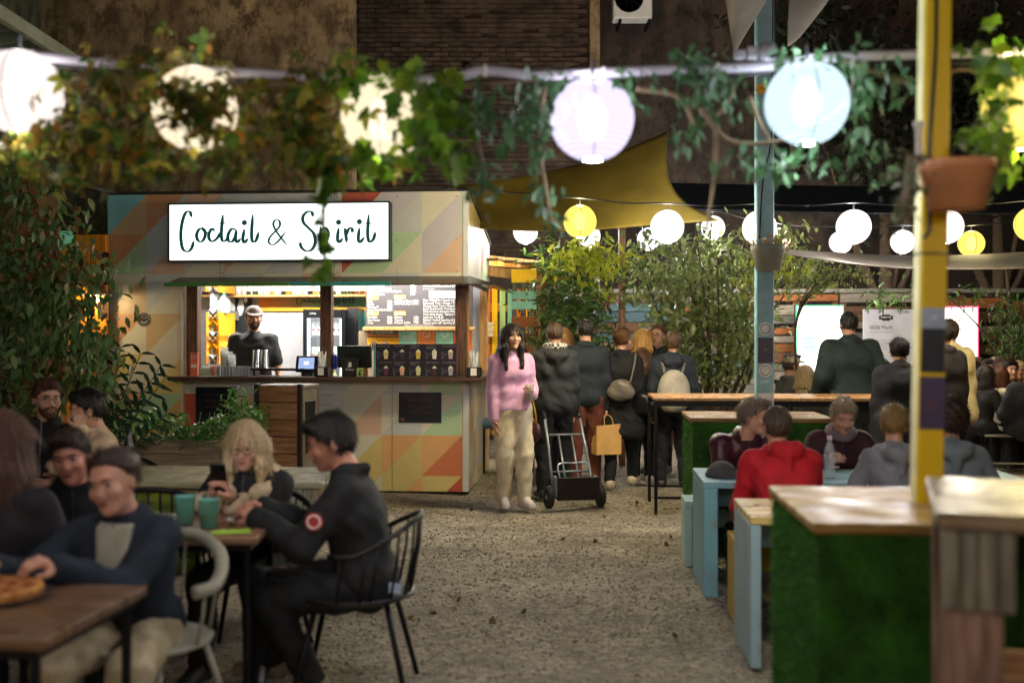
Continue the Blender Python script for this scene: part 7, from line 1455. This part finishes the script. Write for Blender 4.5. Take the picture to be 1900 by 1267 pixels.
# ------------------------------------------------------------------ creeper on the left, shrubs, trees
def shell_pts(c, r, n, seed, inner=.35):
    rs = np.random.RandomState(seed); u = rs.randn(n, 3); u /= np.linalg.norm(u, axis=1)[:, None]; k = (inner+(1-inner)*rs.rand(n)**.5); return np.array(c)+u*k[:, None]*np.array(r)
def limbs(t, base, tips, r0, m, name='branch', seed=1):
    rr_ = random.Random(seed)
    for tip in tips:
        a = Vector(base); b = Vector(tip); mid = a.lerp(b, .5)+Vector((rr_.uniform(-.12, .12), rr_.uniform(-.12, .12), rr_.uniform(0, .12))); pts = catmull([a, mid, b], 5); MB().tube(pts, [r0*(1-.8*i/(len(pts)-1)) for i in range(len(pts))], 6).build(name, m, t, True)
bark = mat('bark', '#4a3c2e', .9, .3, 14, bump=.8, bscale=40)
dkl = leaf_mat('creeper_dark', ['#4a6a3c', '#5f844a', '#769858', '#54724a', '#94a470', '#8a6244'], .35, .3); rsl = leaf_mat('creeper_rust', ['#7a4a2c', '#94593a', '#6a6434', '#84663a'], .5, .3)
cr = thing('wall_creeper', 'dense dark creeper climbing the wall left of the kiosk', 'climbing plant', G(60, 8.4)); o_ = np.array(G(60, 8.4))
limbs(cr, (0, .1, 0), [(-.6, .1, 2.9), (.2, 0, 2.6), (.5, -.1, 1.9), (-.2, 0, 2.2)], .035, bark, 'stem')
def bl2(spec, d0, dd, seed): return blobs(spec, d0, dd, seed)-o_
q = bl2([(40, 400, 50, 60, 420), (60, 520, 60, 60, 560), (120, 540, 45, 45, 380), (60, 640, 70, 50, 560), (140, 640, 40, 40, 260), (175, 690, 26, 35, 150), (20, 330, 40, 30, 160), (30, 720, 60, 40, 240)], 8.3, .2, 8); leaves(cr, q, RS.uniform(.07, .125, len(q)), 'ovate', dkl, 170, rots=rand_rots(len(q), .9))
q = bl2([(60, 380, 40, 50, 160), (50, 430, 35, 50, 120), (90, 690, 40, 25, 80), (130, 500, 30, 20, 60)], 8.15, .15, 9); leaves(cr, q, RS.uniform(.05, .09, len(q)), 'ovate', rsl, 60, rots=rand_rots(len(q), .9))
zz = thing('zz_plant', 'glossy feather-leaved plant leaning out before the kiosk wall', 'plant', G(190, 8.9)); zl = leaf_mat('zz_leaf', ['#2a3f2a', '#36523a', '#22362a', '#48604a'], .22, .15)
rs = np.random.RandomState(3); LP = []; LR = []
for k, (dx, dz, dy) in enumerate(((.15, 1.5, 0), (.35, 1.45, -.1), (.55, 1.25, -.1), (-.1, 1.35, -.1), (.3, 1.05, -.2), (.5, .95, .1), (.05, 1.15, -.2), (.45, 1.35, .1))):
    pts = catmull([(0, 0, 0), (dx*.25, dy*.4, dz*.55), (dx, dy, dz)], 8); MB().tube(pts, [.014*(1-.7*i/(len(pts)-1)) for i in range(len(pts))], 6).build('stalk', mat('zz_stalk', '#3c5a34', .4), zz, True)
    for i in range(6, len(pts)):
        tn = (pts[i]-pts[i-1]).normalized(); sd = tn.cross(Vector((0, -1, .2))).normalized()
        for e in (1, -1): y = (sd*e+tn*.55).normalized(); x = y.cross(Vector((0, -.7, .7))).normalized(); z = x.cross(y); LP.append(tuple(pts[i])); LR.append(np.array(Matrix((x, y, z)).transposed()))
leaves(zz, LP, rs.uniform(.11, .15, len(LP)), 'lance', zl, len(LP), rots=np.array(LR))
hrb = leaf_mat('herb_leaf', ['#3a6426', '#54883a', '#70a04c', '#3e5e30', '#8aaa62'], .4, .3)
hl = thing('planter_herbs', 'leafy green herbs spilling over the timber planter', 'plant', G(238, 9.1)+Vector((0, 0, .66)), RZ); rs = np.random.RandomState(4)
q = np.stack([rs.uniform(-.02, 1.12, 1300), rs.uniform(-.05, .42, 1300), rs.rand(1300)**.8*.32], 1); q[:, 2] *= .75+.4*np.sin(q[:, 0]*9)*.5+.3*(q[:, 0] > .8); leaves(hl, q, rs.uniform(.04, .075, len(q)), 'ovate', hrb, 150, rots=rand_rots(len(q), .3))
q = np.stack([rs.normal(.9, .08, 120), rs.normal(.15, .07, 120), rs.uniform(.25, .5, 120)], 1); leaves(hl, q, rs.uniform(.04, .065, len(q)), 'ovate', hrb, 30)
for k in range(14): x = .05+k*.077; MB().tube([(x, .2, 0), (x+rs.uniform(-.03, .03), .2+rs.uniform(-.1, .1), .28)], .004, 5).build('stalk', mat('zz_stalk', '#3c5a34', .4), hl, True)

lau = leaf_mat('laurel_leaf', ['#30481f', '#42602a', '#567634', '#2a3e1c', '#6a8240'], .35, .3); lit_lf = leaf_mat('lantern_lit_leaf', ['#a0aa34', '#c0c03c', '#8a9a2c', '#94a434'], .45, .5)  # the yellow leaf palette has the lantern light on the leaves painted in
lb = thing('laurel_bush', 'tall dense dark laurel bush behind the walking guests', 'bush', G(1065, 13.1)); o_ = np.array(G(1065, 13.1))
MB().tube([(0, 0, 0), (.02, 0, .8), (-.03, .02, 1.6)], [.05, .04, .02], 8).build('trunk', bark, lb, True); limbs(lb, (0, 0, .4), [(-.4, -.1, 1.9), (.35, 0, 2.0), (-.1, -.1, 2.5), (.2, .1, 2.7), (-.3, .1, 1.3), (.4, -.1, 1.3)], .025, bark)
q = bl2([(1040, 530, 32, 38, 520), (1085, 560, 32, 45, 520), (1030, 600, 28, 35, 380), (1100, 620, 30, 40, 420), (1060, 660, 40, 40, 480), (1060, 720, 45, 40, 400), (1030, 490, 22, 18, 150)], 13.0, .28, 12); leaves(lb, q, RS.uniform(.08, .14, len(q)), 'lance', lau, 200, rots=rand_rots(len(q), .1))
q = bl2([(1085, 470, 30, 18, 190), (1110, 495, 24, 18, 100), (1045, 490, 20, 18, 90), (1120, 540, 12, 14, 30), (1140, 470, 18, 12, 24)], 12.7, .2, 13); leaves(lb, q, RS.uniform(.10, .17, len(q)), 'lance', lit_lf, 90, rots=rand_rots(len(q), .4))
q = bl2([(1028, 532, 6, 3, 10), (1065, 538, 10, 5, 16), (1080, 545, 6, 5, 8)], 12.55, .05, 14); leaves(lb, q, .03, 'ovate', leaf_mat('blossom', ['#d8ccc0', '#c8b8a8'], .6, .3), 34, name='blossom')
shr = leaf_mat('shrub_leaf', ['#566a38', '#728246', '#8c9658', '#4a5a36', '#a0a868'], .4, .35)
tr_ = thing('shrub_tree', 'spreading leafy shrub with many thin stems before the pallet fence', 'tree', G(1320, 13.4)); o_ = np.array(G(1320, 13.4)); tips = []
rs = np.random.RandomState(6)
for px, py in ((1180, 480), (1210, 560), (1250, 440), (1290, 420), (1330, 470), (1380, 450), (1420, 500), (1460, 460), (1500, 480), (1230, 620), (1300, 560), (1350, 600), (1400, 620), (1270, 520), (1440, 560), (1290, 390), (1320, 400)): tips.append(np.array(P(px, py, 13.3+rs.randn()*.3))-o_)
MB().tube([(0, 0, 0), (.03, 0, .35)], [.07, .06], 8).build('trunk', bark, tr_, True); limbs(tr_, (.02, 0, .3), tips, .03, bark, seed=9)
q = np.concatenate([bl2([(1200, 500, 28, 28, 325), (1240, 540, 30, 35, 400), (1300, 480, 40, 30, 375), (1280, 600, 35, 45, 475), (1330, 560, 40, 40, 425), (1370, 620, 35, 40, 400), (1410, 480, 40, 25, 250), (1310, 680, 45, 30, 412), (1250, 670, 30, 30, 225), (1480, 500, 35, 22, 212), (1440, 440, 35, 18, 162), (1400, 560, 30, 30, 200), (1230, 440, 25, 15, 87), (1340, 640, 40, 40, 312)], 13.3, .3, 15)]); leaves(tr_, q, RS.uniform(.075, .135, len(q)), 'ovate', shr, 220, rots=rand_rots(len(q), .5))
q = bl2([(1450, 490, 30, 20, 130), (1400, 520, 22, 22, 90)], 12.9, .15, 16); leaves(tr_, q, RS.uniform(.06, .1, len(q)), 'ovate', lit_lf, 40)
tw = thing('twig_spray', 'thin arching spray of twigs with small leaves over the lit poster', 'plant', G(1500, 12.6)); o_ = np.array(G(1500, 12.6)); rs = np.random.RandomState(8); LP = []
for px, py in ((1545, 500), (1580, 505), (1610, 515), (1635, 510), (1560, 530), (1600, 490)):
    tip = np.array(P(px, py, 12.4+rs.randn()*.1))-o_; pts = catmull([(0, 0, 0), (-.15, 0, 1.7), tuple(np.array((0, 0, 2.3))*.6+tip*.4), tuple(tip)], 8); MB().tube(pts, [.012*(1-.8*i/(len(pts)-1)) for i in range(len(pts))], 5).build('twig', bark, tw, True); LP += [tuple(Vector(p)+Vector(rs.randn(3)*.045)) for p in pts[12:] for _ in range(4)]
leaves(tw, LP, RS.uniform(.04, .075, len(LP)), 'ovate', shr, 80)
fn_ = thing('tree_of_heaven', 'dark feathery tree leaning over the fence by the cream poster', 'tree', G(1880, 15.2)); o_ = np.array(G(1880, 15.2)); MB().tube([(0, 0, 0), (.05, 0, 1.2), (-.1, 0, 2.6)], [.06, .05, .02], 8).build('trunk', bark, fn_, True); limbs(fn_, (.03, 0, 1.0), [(-.5, -.2, 1.9), (.4, -.1, 1.7), (-.3, -.2, 2.5), (.3, 0, 2.4), (-1.4, -.2, 2.5)], .02, bark)
q = bl2([(1870, 610, 25, 25, 220), (1890, 650, 18, 22, 160), (1790, 545, 25, 12, 70), (1650, 550, 30, 12, 90), (1720, 545, 20, 10, 40), (1880, 560, 25, 12, 100)], 14.8, .25, 17); leaves(fn_, q, RS.uniform(.08, .13, len(q)), 'lance', lau, 100, rots=rand_rots(len(q), .7))
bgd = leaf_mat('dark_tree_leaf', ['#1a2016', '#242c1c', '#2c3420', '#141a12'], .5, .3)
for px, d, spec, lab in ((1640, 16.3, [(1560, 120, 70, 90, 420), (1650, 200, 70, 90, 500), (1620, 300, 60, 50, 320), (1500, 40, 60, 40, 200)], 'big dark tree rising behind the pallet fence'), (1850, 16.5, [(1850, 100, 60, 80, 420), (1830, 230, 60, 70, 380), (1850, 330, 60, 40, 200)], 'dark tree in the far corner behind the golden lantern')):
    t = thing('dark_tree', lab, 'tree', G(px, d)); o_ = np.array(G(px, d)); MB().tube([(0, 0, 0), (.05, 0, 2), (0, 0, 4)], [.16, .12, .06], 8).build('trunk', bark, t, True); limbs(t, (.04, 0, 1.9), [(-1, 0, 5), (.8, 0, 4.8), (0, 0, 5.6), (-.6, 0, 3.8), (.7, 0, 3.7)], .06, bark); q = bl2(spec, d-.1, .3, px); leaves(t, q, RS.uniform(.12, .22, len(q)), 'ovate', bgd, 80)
# plants in the hanging pots
pp = thing('trailing_plant', 'grey green trailing plant in the terracotta pot', 'plant', yp.matrix_basis @ Vector((.0, -.17, 2.12))); rs = np.random.RandomState(9); q = np.concatenate([np.stack([rs.normal(-.13, .03, 110), rs.normal(0, .04, 110), rs.uniform(-.2, .06, 110)], 1), np.stack([rs.normal(.13, .05, 60), rs.normal(0, .05, 60), rs.normal(.02, .06, 60)], 1)]); leaves(pp, q, rs.uniform(.025, .045, len(q)), 'ovate', leaf_mat('grey_trail', ['#5a6248', '#6e7458', '#4a5240', '#8a7a5a'], .5, .3), 60)
for k in range(6): MB().tube(catmull([(0, 0, 0), (-.08-.01*k, 0, .04), (-.13, .01*k-.03, -.05), (-.14-.01*k, .01*k-.03, -.18)]), .003, 5).build('runner', stm_, pp, True)
pp = thing('trailing_plant', 'dry rust coloured plant in the grey pot on the blue post', 'plant', bp_.matrix_basis @ Vector((0, -.2, 2.32))); q = np.stack([rs.normal(0, .09, 110), rs.normal(0, .07, 110), rs.normal(.03, .05, 110)], 1); leaves(pp, q, rs.uniform(.03, .055, len(q)), 'lance', rsl, 40)
for k in range(6): MB().tube([(0, 0, -.02), (rs.uniform(-.1, .1), rs.uniform(-.05, .05), rs.uniform(.05, .12))], .003, 5).build('runner', stm_, pp, True)
